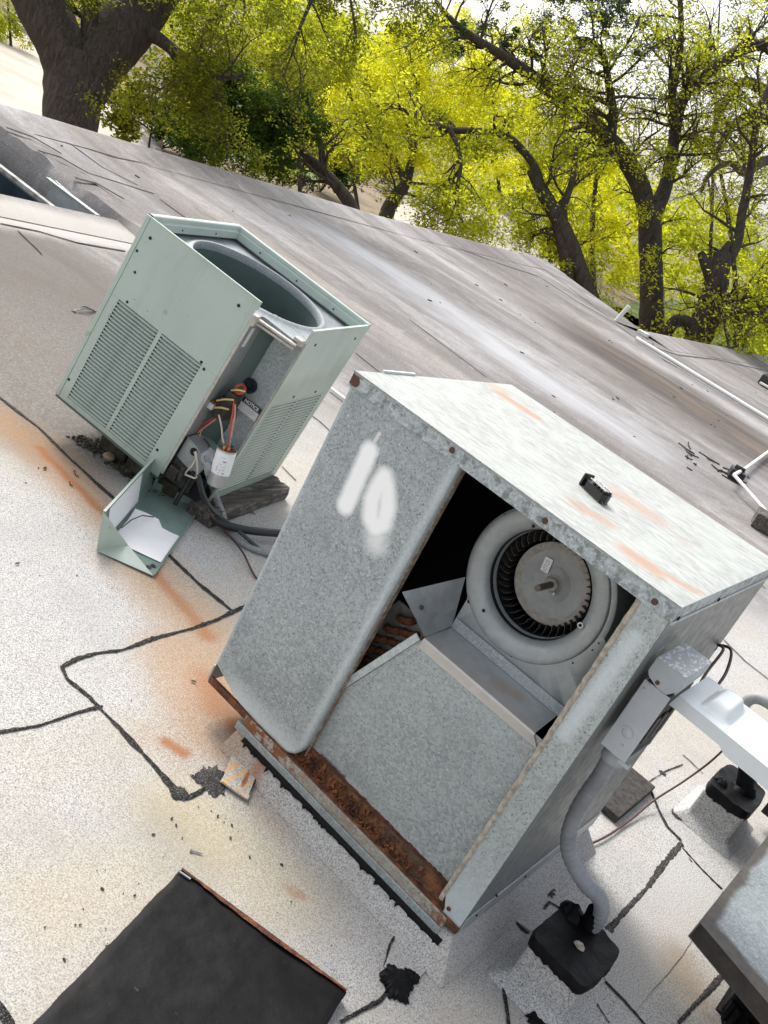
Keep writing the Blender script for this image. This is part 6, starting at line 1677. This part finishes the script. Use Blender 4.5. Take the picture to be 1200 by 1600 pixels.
class Tree:
    def __init__(s, seed, sides=8):
        s.mb = MB(); s.tips = []; s.rg = random.Random(seed); s.sides = sides
    def limb(s, pts, wob=0.0):
        """pts: [(point, radius), ...]"""
        P = smooth_path([p for p, r in pts], 5); n = len(pts)
        rr = []
        for i in range(n - 1):
            for k in range(5): rr.append(pts[i][1] + (pts[i + 1][1] - pts[i][1]) * k / 5)
        rr.append(pts[-1][1])
        if wob: rr = [r * (1 + wob * noise.noise(Vector((i * 0.7, r * 9, 3)))) for i, r in enumerate(rr)]
        s.mb.tube(P, rr, s.sides if rr[0] > 0.05 else 5, cap=False)
        return P, rr
    def twig(s, p, d, L, r, depth, up=0.0, spread=0.9):
        rg = s.rg; d = Vector(d).normalized(); q = Vector(p); P = [q.copy()]; n = 4
        for k in range(n):
            d = (d + Vector((rg.gauss(0, 0.22), rg.gauss(0, 0.22), rg.gauss(0, 0.18) + up))).normalized()
            q = q + d * (L / n); P.append(q.copy())
        s.mb.tube(P, [r * (1 - 0.75 * k / n) for k in range(n + 1)], 4 if r < 0.03 else 6, cap=False)
        s.tips.append((P[-1], depth)); s.tips.append((P[2], depth))
        if depth > 0:
            for k in range(1, n + 1):
                for _ in range(rg.choice((1, 1, 2))):
                    a = Vector((rg.gauss(0, 1), rg.gauss(0, 1), rg.gauss(0, 0.8))).normalized()
                    dd = (d + (a - d * a.dot(d)).normalized() * spread).normalized()
                    s.twig(P[k], dd, L * rg.uniform(0.45, 0.75), r * 0.5 * (1 - 0.12 * k), depth - 1, up, spread)
    def branchlets(s, P, rr, every, L, depth, up=0.0, start=0.3):
        n = len(P)
        for i in range(int(n * start), n - 1, every):
            d = (P[i + 1] - P[i]).normalized(); a = Vector((s.rg.gauss(0, 1), s.rg.gauss(0, 1), s.rg.gauss(0, 0.9)))
            a = (a - d * a.dot(d)).normalized()
            s.twig(P[i], (d * 0.5 + a), L * s.rg.uniform(0.6, 1.2), max(0.008, min(rr[i] * 0.45, 0.05)), depth, up)

def make_tree(name, label, base, tree, bark_m, crowns, group='trees beyond the roof edge', trunk_name='trunk'):
    t = thing(name, label, 'tree', base, group=group)
    tree.mb.build(trunk_name, M[bark_m], t, smooth=True)
    for (mat, clumps, size, seed, droop) in crowns:
        o = leaf_cloud('crown', t, M[mat], clumps, size, seed, droop, origin=tuple(base))
    return t
def ellipsoid_clumps(specs, n, r, per, seed, shell=0.5, flat=0.85):
    """clump centres spread through ellipsoids ((centre), radius)"""
    g = np.random.default_rng(seed); out = []
    for c, R_ in specs:
        k = max(3, int(n * R_ * R_))
        d = g.normal(size=(k, 3)); d /= np.linalg.norm(d, axis=1)[:, None]
        rad = R_ * (shell + (1 - shell) * g.random((k, 1))) * (1 - 0.18 * g.random((k, 1)))
        p = np.array(c) + d * rad * np.array([1, 1, flat])
        for q in p: out.append((q, r * g.uniform(0.55, 1.35), int(per * g.uniform(0.5, 1.4)) + 1))
    return out
def tip_clumps(tips, r, per, seed, frac=1.0):
    g = random.Random(seed)
    return [(tuple(p), r * g.uniform(0.6, 1.4), max(1, int(per * g.uniform(0.4, 1.5)))) for p, d in tips if g.random() < frac]

# --- big two-stemmed oak close to the left edge
T = Tree(3, 20)
ok_tr = [((-7.691, 5.787, -2.769), 0.431), ((-8.274, 5.872, -1.867), 0.385), ((-8.771, 5.948, -1.093), 0.346), ((-9.182, 6.014, -0.4451), 0.323), ((-9.452, 6.074, 0.01903), 0.361), ((-9.571, 6.117, 0.2611), 0.385)]
ok_l = [((-9.441, 6.043, -0.06444), 0.262), ((-9.654, 5.94, 0.2907), 0.289), ((-9.945, 5.769, 0.5866), 0.302), ((-10.33, 5.554, 0.8994), 0.269), ((-10.8, 5.304, 1.235), 0.222), ((-11.25, 5.104, 1.656), 0.161)]
ok_r = [((-9.301, 6.117, -0.06776), 0.262), ((-9.499, 6.317, 0.3499), 0.341), ((-9.599, 6.578, 0.7899), 0.375), ((-9.701, 6.864, 1.284), 0.347), ((-9.819, 7.159, 1.822), 0.302), ((-9.971, 7.473, 2.442), 0.224), ((-10.25, 7.726, 3.085), 0.145)]
P1, r1 = T.limb(ok_tr, 0.05); P2, r2 = T.limb(ok_l, 0.05); P3_, r3 = T.limb(ok_r, 0.05)
P4, r4 = T.limb([((-9.394, 6.732, 0.8894), 0.109), ((-9.138, 6.787, 0.8887), 0.0778), ((-8.858, 6.838, 0.8497), 0.0657), ((-8.59, 6.89, 0.8239), 0.0538), ((-8.345, 6.942, 0.8299), 0.0421), ((-8.119, 6.995, 0.8611), 0.0304), ((-7.924, 7.075, 0.9895), 0.0227)])
P5, r5 = T.limb([((-9.442, 6.242, 0.3863), 0.123), ((-9.597, 6.137, 0.6812), 0.107), ((-9.619, 6.096, 0.9603), 0.0904), ((-9.613, 6.113, 1.337), 0.0671), ((-9.666, 6.116, 1.754), 0.0442)])
P6, r6 = T.limb([((-9.769, 7.282, 2.039), 0.159), ((-8.892, 7.354, 2.108), 0.108), ((-8.059, 7.457, 2.297), 0.075), ((-7.258, 7.537, 2.474), 0.0436), ((-6.519, 7.553, 2.58), 0.0282)])
T.branchlets(P4, r4, 3, 0.9, 2, -0.1, 0.2); T.branchlets(P3_, r3, 5, 1.4, 2, 0.0, 0.5); T.branchlets(P5, r5, 4, 0.8, 2); T.branchlets(P6, r6, 3, 1.1, 2, -0.15, 0.1)
oak_base = (-7.691, 5.787, -2.769)
oc = ellipsoid_clumps([((-9.188, 7.216, 1.187), 0.334), ((-8.921, 7.494, 1.492), 0.493), ((-8.52, 7.858, 1.834), 0.525), ((-8.087, 8.22, 2.13), 0.493), ((-7.651, 8.58, 2.419), 0.477), ((-9.824, 7.032, 1.539), 0.715), ((-9.468, 7.401, 1.946), 0.874), ((-8.688, 8.031, 2.429), 0.954), ((-7.963, 8.616, 2.878), 0.954), ((-10.41, 6.637, 1.359), 0.477)], 28, 0.16, 50, 5, 0.25)
oc2 = tip_clumps(T.tips, 0.18, 20, 9, 0.6)
make_tree('oak_tree', 'large oak with two thick dark stems at the left roof edge', oak_base, T, 'bark_oak', [('leaf_oak', oc + oc2, 0.027, 21, 0.2), ('leaf_lime', ellipsoid_clumps([((-9.95, 8.016, 0.8888), 0.363), ((-10.24, 7.937, 1.063), 0.433), ((-9.308, 8.669, 1.591), 0.433), ((-8.823, 9.06, 1.892), 0.519)], 18, 0.18, 40, 15, 0.2), 0.027, 22, 0.2)])

# --- low dark evergreen beside the oak
T = Tree(5)
b_tr = [((-12.07, 16.19, -1.467), 0.148), ((-12.64, 16.09, -0.9962), 0.148), ((-13.08, 15.95, -0.7698), 0.138), ((-13.49, 15.79, -0.6315), 0.118), ((-14.1, 15.54, -0.462), 0.0888), ((-14.77, 15.25, -0.2999), 0.0592), ((-15.31, 15.04, -0.1347), 0.0395)]
P, r = T.limb(b_tr, 0.1); T.branchlets(P, r, 3, 1.3, 2, 0.1)
P, r = T.limb([((-13.49, 15.79, -0.6315), 0.0888), ((-13.92, 15.79, -0.1039), 0.0691), ((-14.6, 15.69, 0.4715), 0.0494), ((-15.09, 15.65, 0.9917), 0.0296)]); T.branchlets(P, r, 3, 1.2, 2, 0.1)
cl_ = ellipsoid_clumps([((-14.8, 14.57, -0.7047), 1.01), ((-15.17, 13.73, -0.5144), 0.808), ((-14.27, 14.5, 0.1255), 0.942), ((-15.04, 13.45, -1.3), 0.471), ((-13.76, 14.35, -0.821), 0.673), ((-13.66, 14.77, 0.02628), 0.673), ((-15.33, 13.92, 0.102), 0.808)], 60, 0.26, 75, 31, 0.2)
make_tree('evergreen_tree', 'dense dark green tree with a leaning trunk right of the oak', (-12.07, 16.19, -1.467), T, 'bark', [('leaf_dark', cl_, 0.045, 41, 0.1), ('leaf_olive', ellipsoid_clumps([((-15.98, 14.94, 0.4407), 1.13), ((-16.77, 14.3, -0.04916), 0.846), ((-15.11, 15.56, 0.8142), 0.987)], 16, 0.3, 50, 33, 0.3), 0.045, 43, 0.1)])
sap = Tree(15)
P, r = sap.limb([((-10.8, 8.663, -0.7575), 0.0202), ((-10.93, 8.703, -0.5029), 0.0168), ((-11.04, 8.74, -0.288), 0.0135), ((-11.22, 8.747, -0.05846), 0.00808)]); sap.branchlets(P, r, 2, 0.5, 1)
P, r = sap.limb([((-10.93, 8.703, -0.5029), 0.0148), ((-11.11, 8.624, -0.4666), 0.0121), ((-11.23, 8.544, -0.4976), 0.0101), ((-11.26, 8.486, -0.5948), 0.00673)]); sap.branchlets(P, r, 2, 0.4, 1)
make_tree('sapling', 'thin leafy sapling just right of the oak trunk', (-10.72, 8.654, -0.8765), sap, 'bark', [('leaf_olive', tip_clumps(sap.tips, 0.16, 9, 3), 0.055, 47, 0)], group=None)

# --- bright yellow green tree in the middle
T = Tree(6)
P, r = T.limb([((-15.34, 21.45, -2.106), 0.226), ((-15.64, 21.6, -1.407), 0.214), ((-15.71, 21.77, -0.9275), 0.188), ((-15.74, 21.94, -0.5224), 0.151), ((-16.06, 22.1, 0.2294), 0.113), ((-16.7, 22.23, 1.304), 0.0754), ((-17.34, 22.36, 2.38), 0.0377)], 0.1); T.branchlets(P, r, 3, 1.8, 2, 0.1)
P, r = T.limb([((-15.74, 21.94, -0.5224), 0.113), ((-16.5, 21.75, -0.04334), 0.0879), ((-17.5, 21.4, 0.385), 0.0628), ((-18.39, 21.15, 0.8913), 0.0377)]); T.branchlets(P, r, 3, 1.6, 2, 0.1)
cl_ = ellipsoid_clumps([((-17.53, 21.75, 1.211), 1.7), ((-16.62, 22.57, 1.982), 1.79), ((-18.54, 21.4, 1.639), 1.44), ((-17.73, 22.23, 2.559), 1.79), ((-15.82, 22.94, 1.85), 1.44), ((-17.65, 21.18, 0.08116), 1.26), ((-15.69, 22.58, 0.8761), 1.26), ((-16.47, 21.86, 0.1826), 1.26), ((-15.95, 23.3, 2.824), 1.26)], 15, 0.34, 75, 51, 0.25)
make_tree('yellow_tree', 'bright yellow green spring tree in the middle behind the roof', (-15.34, 21.45, -2.106), T, 'bark', [('leaf_yellow', cl_, 0.05, 61, 0)])

# --- the tall forked tree
T = Tree(8, 14)
d_tr = [((-6.38, 22.51, -2.287), 0.338), ((-7.1, 22.59, -1.229), 0.324), ((-7.663, 22.64, -0.4504), 0.311), ((-8.203, 22.7, 0.3426), 0.282), ((-8.766, 22.74, 1.122), 0.282), ((-9.171, 22.78, 1.716), 0.296), ((-9.302, 22.82, 1.955), 0.311)]
P, r = T.limb(d_tr, 0.08)
PL, rl = T.limb([((-9.216, 22.75, 1.688), 0.24), ((-9.712, 22.59, 2.198), 0.239), ((-10.35, 22.31, 2.613), 0.224), ((-10.93, 21.97, 2.834), 0.209), ((-11.55, 21.6, 3.006), 0.208), ((-12.2, 21.18, 3.117), 0.179), ((-12.87, 20.76, 3.253), 0.151), ((-13.49, 20.34, 3.335), 0.123), ((-14.08, 19.92, 3.379), 0.0955), ((-14.71, 19.51, 3.486), 0.068), ((-15.27, 19.19, 3.723), 0.0406)], 0.08)
PR, rr2 = T.limb([((-9.127, 22.86, 1.838), 0.212), ((-9.354, 23.16, 2.481), 0.183), ((-9.742, 23.41, 3.222), 0.156), ((-10.16, 23.65, 3.954), 0.143), ((-10.46, 23.9, 4.573), 0.144), ((-10.43, 24.29, 5.115), 0.144), ((-10.36, 24.76, 5.787), 0.159), ((-10.19, 25.22, 6.328), 0.16), ((-9.894, 25.67, 6.696), 0.146), ((-9.597, 26.18, 7.185), 0.117)], 0.08)
PA, ra = T.limb([((-10.7, 21.96, 2.794), 0.125), ((-11.03, 21.96, 3.396), 0.111), ((-11.37, 21.88, 3.803), 0.0966), ((-11.64, 21.81, 4.157), 0.0826), ((-11.96, 21.7, 4.482), 0.0755), ((-12.3, 21.48, 4.57), 0.0547), ((-12.55, 21.2, 4.42), 0.0409)])
PB, rbb = T.limb([((-9.915, 23.3, 3.793), 0.113), ((-10.5, 23.38, 4.408), 0.0991), ((-10.96, 23.65, 5.303), 0.0853), ((-11.53, 23.84, 6.133), 0.0714), ((-12.27, 23.97, 7.062), 0.0573)])
for (a, b_) in ((PL, rl), (PR, rr2), (PA, ra), (PB, rbb)): T.branchlets(a, b_, 1, 1.5, 2, 0.0, 0.12)
T.branchlets(P, r, 5, 1.2, 1, -0.1, 0.4)
cl_ = tip_clumps(T.tips, 0.22, 7, 71, 0.26)
gy = ellipsoid_clumps([((-13.39, 21.11, 4.405), 0.707), ((-12.93, 21.56, 4.876), 0.864), ((-12.27, 22.09, 5.285), 0.864), ((-13.77, 20.64, 3.805), 0.55), ((-11.56, 22.42, 5.169), 0.628), ((-12.84, 21.96, 5.667), 0.942), ((-13.61, 21.33, 5.189), 0.942), ((-14.47, 20.32, 3.921), 0.628), ((-13.13, 20.87, 3.557), 0.471), ((-14.65, 19.93, 3.26), 0.55)], 24, 0.22, 62, 73, 0.2, 1.1)
ex = ellipsoid_clumps([((-9.659, 21.74, 2.688), 0.615), ((-10.85, 21.18, 2.855), 0.461), ((-11.64, 20.77, 2.902), 0.461), ((-9.141, 22.07, 2.829), 0.538), ((-8.254, 21.68, 0.8522), 0.461), ((-9.129, 21.53, 1.573), 0.538), ((-8.255, 22.07, 1.754), 0.615)], 14, 0.25, 26, 74, 0.2)
make_tree('forked_tree', 'tall dark forked tree with a long limb arching left over the roof', (-6.38, 22.51, -2.287), T, 'bark', [('leaf_lime', cl_ + ex, 0.05, 81, 0.1), ('leaf_grey', gy, 0.042, 83, 0.5)])

# --- leaning tree with the long bare branch
T = Tree(9, 12)
P, r = T.limb([((-6.912, 20.16, -1.466), 0.233), ((-7.46, 20.06, -1.028), 0.223), ((-8.04, 19.93, -0.6088), 0.212), ((-8.599, 19.82, -0.1768), 0.202), ((-9.261, 19.71, 0.3639), 0.202), ((-9.861, 19.57, 0.7702), 0.18), ((-10.36, 19.43, 1.068), 0.159), ((-10.83, 19.31, 1.378), 0.117)], 0.08)
PX, rx = T.limb([((-10.36, 19.43, 1.068), 0.117), ((-10.78, 19.28, 1.472), 0.0951), ((-11.21, 19.03, 1.689), 0.0895), ((-11.53, 18.78, 1.766), 0.0892), ((-11.81, 18.47, 1.661), 0.0836), ((-12.1, 18.13, 1.485), 0.078), ((-12.33, 17.83, 1.329), 0.0725), ((-12.71, 17.5, 1.279), 0.0568), ((-13.06, 17.19, 1.259), 0.0463), ((-13.46, 16.84, 1.198), 0.0409), ((-13.62, 16.51, 0.9102), 0.0306), ((-13.8, 16.19, 0.6369), 0.0203)])
PY, ry = T.limb([((-12.23, 17.69, 1.331), 0.0617), ((-11.92, 17.72, 1.142), 0.0565), ((-11.59, 17.7, 0.828), 0.0512), ((-11.36, 17.59, 0.4541), 0.0429), ((-11.1, 17.51, 0.1004), 0.0357), ((-10.77, 17.5, -0.2027), 0.0254), ((-10.54, 17.47, -0.4064), 0.0152)])
T.branchlets(PX, rx, 2, 1.0, 2, -0.05, 0.25)
for _ in range(2): T.branchlets(PY, ry, 2, 1.2, 2, -0.12, 0.3)
P7, r7 = T.limb([((-9.261, 19.71, 0.3639), 0.117), ((-9.778, 19.67, 0.9078), 0.0955), ((-10.04, 19.84, 1.612), 0.0743), ((-10.4, 19.93, 2.252), 0.0531)])
T.branchlets(P7, r7, 3, 1.2, 2, 0.05); T.branchlets(P, r, 4, 1.3, 2, 0.0, 0.4)
PZ, rz_ = T.limb([((-7.77, 19.54, -1.825), 0.18), ((-8.443, 19.61, -0.8584), 0.18), ((-8.878, 19.64, -0.2633), 0.17), ((-9.323, 19.62, 0.239), 0.149), ((-9.737, 19.55, 0.5878), 0.0955), ((-10.07, 19.51, 0.9013), 0.0637)], 0.1)
T.branchlets(PZ, rz_, 4, 1.1, 2, 0.0, 0.5)
cl_ = tip_clumps(T.tips, 0.25, 9, 91, 0.42) + ellipsoid_clumps([((-9.572, 19.84, 1.036), 0.663), ((-10.57, 19.57, 1.631), 0.737), ((-8.682, 20.02, 0.3767), 0.737), ((-9.033, 19.59, -0.1865), 0.516), ((-8.123, 20.25, 0.204), 0.663), ((-11.06, 19.25, 1.496), 0.59), ((-7.709, 20.2, -0.4039), 0.59)], 16, 0.26, 30, 93, 0.2)
make_tree('leaning_tree', 'leaning dark tree with a long bare branch and drooping dead twigs', (-6.912, 20.16, -1.466), T, 'bark', [('leaf_lime', cl_, 0.05, 95, 0.1)])

# --- broken stub tree at the right
T = Tree(12, 12)
P, r = T.limb([((-5.879, 22.01, -1.284), 0.369), ((-6.192, 22.19, -0.4865), 0.338), ((-6.376, 22.36, 0.1212), 0.323), ((-6.55, 22.5, 0.6454), 0.308), ((-6.723, 22.6, 1.079), 0.277), ((-6.874, 22.67, 1.437), 0.231), ((-7.017, 22.71, 1.691), 0.2)], 0.12)
T.limb([((-6.722, 22.56, 0.9893), 0.169), ((-7.029, 22.49, 1.214), 0.138), ((-7.288, 22.44, 1.415), 0.108), ((-7.401, 22.41, 1.489), 0.0769)])
T.limb([((-6.906, 22.69, 1.507), 0.138), ((-7.008, 22.75, 1.769), 0.108), ((-7.043, 22.83, 2), 0.0615)])
PX, rx = T.limb([((-6.787, 22.62, 1.22), 0.138), ((-6.903, 23, 1.978), 0.123), ((-7.302, 23.23, 2.749), 0.108), ((-7.725, 23.48, 3.603), 0.101), ((-8.128, 23.67, 4.293), 0.0936), ((-8.557, 23.92, 5.158), 0.0782), ((-8.757, 24.28, 5.988), 0.0628)]); T.branchlets(PX, rx, 2, 1.3, 2, 0.0, 0.1)
PX, rx = T.limb([((-6.301, 22.3, -0.1025), 0.2), ((-6.851, 22.02, -0.08255), 0.154), ((-6.85, 21.82, -0.5333), 0.138), ((-6.656, 21.7, -1.044), 0.108)]); T.branchlets(PX, rx, 3, 1.0, 2, 0.0, 0.1)
for k in range(9):
    y = 480 + k * 9
PD, rd = T.limb([((-6.354, 22.01, 0.6877), 0.12), ((-5.798, 21.74, 0.7803), 0.0885), ((-5.208, 21.5, 0.9013), 0.0721), ((-4.747, 21.31, 1.281), 0.0564)]); T.branchlets(PD, rd, 1, 1.5, 2, -0.02, 0.0); T.branchlets(PD, rd, 1, 1.3, 2, -0.05, 0.0)
cl_ = tip_clumps(T.tips, 0.24, 7, 101, 0.24) + ellipsoid_clumps([((-7.565, 22.39, 1.64), 0.692), ((-6.399, 22.86, 1.28), 0.692), ((-7.134, 23.14, 2.809), 0.769), ((-7.283, 22.06, 0.5518), 0.615), ((-6.139, 22.43, -0.002315), 0.615), ((-5.384, 23.04, 0.4653), 0.615), ((-6.087, 23.27, 1.834), 0.769)], 11, 0.26, 28, 103, 0.2)
make_tree('broken_tree', 'broken stub tree with fanned bare twigs at the right edge', (-5.879, 22.01, -1.284), T, 'bark', [('leaf_lime', cl_, 0.05, 105, 0.1)])
T = Tree(13)
P, r = T.limb([((-4.888, 27.25, 1.134), 0.277), ((-6.589, 27.13, 2.921), 0.242), ((-7.865, 27.08, 4.364), 0.208), ((-8.74, 26.96, 5.141), 0.19), ((-9.578, 26.77, 5.738), 0.173), ((-10.22, 26.45, 5.789), 0.138), ((-10.31, 26.18, 5.287), 0.104), ((-10.16, 25.95, 4.566), 0.0779), ((-9.965, 25.79, 3.976), 0.0519)]); T.branchlets(P, r, 2, 1.6, 2, 0.05, 0.3)
P, r = T.limb([((-7.865, 27.08, 4.364), 0.156), ((-8.606, 26.66, 4.311), 0.138), ((-8.836, 26.3, 3.762), 0.121), ((-9.285, 26.07, 3.789), 0.0865), ((-9.503, 25.76, 3.349), 0.0692), ((-9.393, 25.58, 2.808), 0.0519)]); T.branchlets(P, r, 2, 1.4, 2, 0.05, 0.2)
P, r = T.limb([((-8.74, 26.96, 5.141), 0.138), ((-9.529, 26.54, 5.16), 0.112), ((-9.796, 26.24, 4.792), 0.0952), ((-9.795, 26.02, 4.284), 0.0692), ((-9.649, 25.87, 3.766), 0.0519)]); T.branchlets(P, r, 2, 1.2, 2, 0.0, 0.2)
make_tree('bare_tree', 'pale barked tree with mostly bare curling limbs at the upper right', (-4.888, 27.25, 1.134), T, 'bark_grey', [('leaf_lime', tip_clumps(T.tips, 0.26, 6, 111, 0.22), 0.055, 113, 0.1)])

# --- bright trees further back
def back_tree(name, label, d, px_base, trunk, specs, mat, seed, n=10, r=0.48, per=62, size=0.072, bark_m='bark'):
    T = Tree(seed)
    P, rr = T.limb(trunk, 0.1); T.branchlets(P, rr, 3, 2.2, 2, 0.08, 0.35)
    return make_tree(name, label, px_base, T, bark_m, [(mat, ellipsoid_clumps(specs, n, r, per, seed + 200, 0.25) + tip_clumps(T.tips, 0.45, 8, seed), size, seed + 300, 0.0)], group='bright trees further back')
back_tree('far_tree', 'bright lime tree behind the oak branch at the upper left', 38, (-24.02, 28.16, -3.966), [((-24.02, 28.16, -3.966), 0.0845), ((-25.32, 28.25, -2.2), 0.075), ((-26.52, 28.29, -0.6567), 0.0563), ((-27.7, 28.34, 0.8974), 0.0375)], [((-27.37, 28.22, 0.2419), 1.83), ((-27.2, 28.99, 1.775), 1.7), ((-28.77, 27.6, 0.5166), 1.7), ((-25.77, 29.14, 0.3796), 1.46), ((-28.94, 28.09, 1.838), 1.95), ((-26.07, 28.39, -0.9527), 1.22)], 'leaf_lime', 121)
back_tree('far_tree', 'golden green tree at the far left beside the oak stem', 40, (-36.03, 23.51, -5.469), [((-36.03, 23.51, -5.469), 0.079), ((-36.93, 23.58, -4.223), 0.0692), ((-37.71, 23.62, -3.199), 0.0495), ((-38.66, 23.64, -1.986), 0.0297)], [((-37.8, 23.55, -3.255), 0.974), ((-36.97, 23.95, -3.344), 0.513), ((-38.48, 23.13, -3.377), 1.28), ((-37.89, 23.8, -2.559), 0.641)], 'leaf_lime', 122)
back_tree('far_tree', 'yellow green tree filling the gap left of the forked trunk', 36, (-13.43, 32.38, -1.721), [((-13.43, 32.38, -1.721), 0.107), ((-14.68, 32.44, -0.05874), 0.0978), ((-15.76, 32.64, 1.704), 0.0801), ((-16.77, 32.9, 3.517), 0.0533)], [((-16.15, 32.68, 2.275), 1.38), ((-14.76, 32.97, 1.243), 1.27), ((-16.44, 31.97, 1.013), 1.15), ((-16.9, 32.91, 3.707), 0.923), ((-15.08, 32.11, -0.3092), 1.04), ((-13.53, 33.13, 0.1117), 1.04), ((-17.8, 31.23, 0.9826), 1.27), ((-19.16, 31.09, 2.305), 1.04), ((-18.87, 30.61, 0.8622), 1.04)], 'leaf_yellow', 123)
back_tree('far_tree', 'lime tree filling the right edge behind the broken stub', 37, (-8.983, 36.15, -1.312), [((-8.983, 36.15, -1.312), 0.11), ((-10.32, 36.3, 0.6438), 0.101), ((-11.95, 36.33, 2.692), 0.0823), ((-13.75, 36.22, 4.638), 0.0548)], [((-11.02, 36.22, 1.323), 1.42), ((-12.91, 35.67, 2.373), 1.3), ((-11.28, 36.86, 3.104), 1.3), ((-12.34, 35.15, 0.4993), 1.19), ((-13.48, 36.19, 4.247), 1.07), ((-9.551, 36.67, 0.5615), 1.19), ((-11.45, 34.9, -1.168), 1.07), ((-12.32, 37.13, 4.968), 0.949), ((-14.44, 35.54, 3.927), 0.949)], 'leaf_lime', 124, n=5, per=36)
back_tree('far_tree', 'sparse olive tree high above the forked tree', 34, (-9.156, 32.46, -1.179), [((-9.08, 32.53, -1.132), 0.0756), ((-10.72, 32.78, 1.432), 0.0671), ((-12.48, 33.05, 4.175), 0.0588), ((-14.24, 33.32, 6.919), 0.0421), ((-15.39, 33.52, 8.763), 0.0253)], [((-15.13, 33.28, 7.902), 1.31), ((-14.88, 33.81, 8.82), 1.09), ((-15.28, 32.59, 6.531), 0.872), ((-15.95, 31.82, 5.603), 0.763), ((-13.96, 33.99, 8.111), 0.872), ((-15.95, 32.95, 8.158), 1.09), ((-16.44, 32.44, 7.599), 1.09)], 'leaf_olive', 125, n=1.6, per=12)
back_tree('far_tree', 'pale yellow tree seen between the middle tree and the forked limb', 44, (-22.37, 37.93, -0.3716), [((-22.37, 37.93, -0.3716), 0.0869), ((-23.58, 37.97, 1.195), 0.0761), ((-24.94, 38.03, 2.995), 0.0544), ((-25.99, 38.06, 4.329), 0.0327)], [((-25.1, 38.05, 3.228), 1.69), ((-26.88, 37.34, 3.778), 1.69), ((-25.46, 38.64, 4.991), 1.13), ((-23.44, 38.96, 3.265), 1.13), ((-28.07, 37.11, 4.696), 1.41), ((-28.54, 36.44, 3.741), 1.41)], 'leaf_yellow', 126)
back_tree('far_tree', 'small olive tree low behind the evergreen', 33, (-19.35, 25.27, -2.39), [((-19.35, 25.27, -2.39), 0.0651), ((-20.06, 25.24, -1.591), 0.0571), ((-20.95, 25.18, -0.6544), 0.0408), ((-21.7, 25.12, 0.126), 0.0245)], [((-21.13, 24.92, -1.013), 1.16), ((-20.18, 25.36, -1.168), 0.846), ((-22.08, 24.49, -0.8565), 1.06), ((-20.45, 25.8, 0.1538), 0.846), ((-19.35, 25.81, -1.15), 0.635)], 'leaf_olive', 127, per=50)

# shrubs beyond the roof
def shrub(label, c, r, mat, seed, n=30, per=30, size=0.05, name='shrub', grp=None):
    t = thing(name, label, 'shrub', (c[0], c[1], GZ), group=grp)
    T = Tree(seed)
    for k in range(6): T.twig((c[0], c[1], GZ), (jit(0.6), jit(0.6), 1), r * 1.3, 0.03, 1)
    T.mb.build('stems', M['bark'], t)
    leaf_cloud('foliage', t, M[mat], ellipsoid_clumps([((c[0], c[1], GZ + r), r)], n, r * 0.3, per, seed, 0.3) + tip_clumps(T.tips, r * 0.3, 20, seed), size, seed, 0, origin=(c[0], c[1], GZ))
shrub('small round grey shrub on the pale pavement beyond the roof', (-28.98, 58.94, -3.85), 0.85, 'leaf_olive', 141, 14, 30, 0.09)
hb_ = [(-26.73, 23.14, -3.85), (-26.2, 25.21, -3.85), (-26.79, 28.98, -3.85), (-28.16, 33.78, -3.85)]
for k, q in enumerate(hb_):
    lab = ('dark clipped shrub nearest the sapling', 'dark shrub second from the sapling in the low row', 'dark shrub third from the sapling in the low row', 'dark shrub at the far end of the low row')[k]
    shrub(lab, q, 1.35, 'leaf_dark', 150 + k, 10, 60, 0.10, 'hedge_shrub', 'dark shrubs in a low row')

# green railing fence far behind
fa_, fb_ = Vector((-44.14, 75.61, -3.85)), Vector((-36.53, 71, -3.85))
fn = thing('railing_fence', 'dark green railing fence beyond the pavement between the trees', 'fence', (fa_ + fb_) / 2)
fd = (fb_ - fa_); fl_ = fd.length; fd.normalize()
for z in (0.35, 1.75):
    MB().bar(fa_ - fd * 3 + Vector((0, 0, z)), fb_ + fd * 8 + Vector((0, 0, z)), 0.06, 0.08).build('rail', M['fence_green'], fn)
bar0 = None
nb2 = int((fl_ + 11) / 0.28)
for k in range(nb2):
    q = fa_ - fd * 3 + fd * (k * 0.28)
    if bar0 is None:
        bar0 = MB().box((-0.02, -0.02, 0.1), (0.02, 0.02, 2.0)).build('picket', M['fence_green'], fn, local=True)
    else:
        bar0_ = bpy.data.objects.new('picket', bar0.data); COL.objects.link(bar0_); bar0_.parent = fn
        bar0_.location = q - WM[fn.name].translation; continue
    bar0.location = q - WM[fn.name].translation
for k in range(4):
    q = fa_ + fd * (fl_ * k / 3)
    MB().box((q.x - 0.07, q.y - 0.07, GZ), (q.x + 0.07, q.y + 0.07, GZ + 2.2)).build('post', M['fence_green'], fn)

# the mass of far woods that closes the view
g = np.random.default_rng(5); cl_ = []
for k in range(2600):
    az = R(g.uniform(-8, 78)); dist = g.uniform(62, 120)
    x, y = 1.3 - math.sin(az) * dist, -2 + math.cos(az) * dist
    top = 7.5 + 4.5 * noise.noise(Vector((az * 9, dist * 0.03, 0)))
    cl_.append(((x, y, GZ + max(0.3, g.random() * top)), g.uniform(0.6, 1.5), int(g.uniform(14, 34))))
leaf_cloud('far_woods', None, M['leaf_lime'], cl_, 0.22, 77, 0, 0.6, kind='stuff')
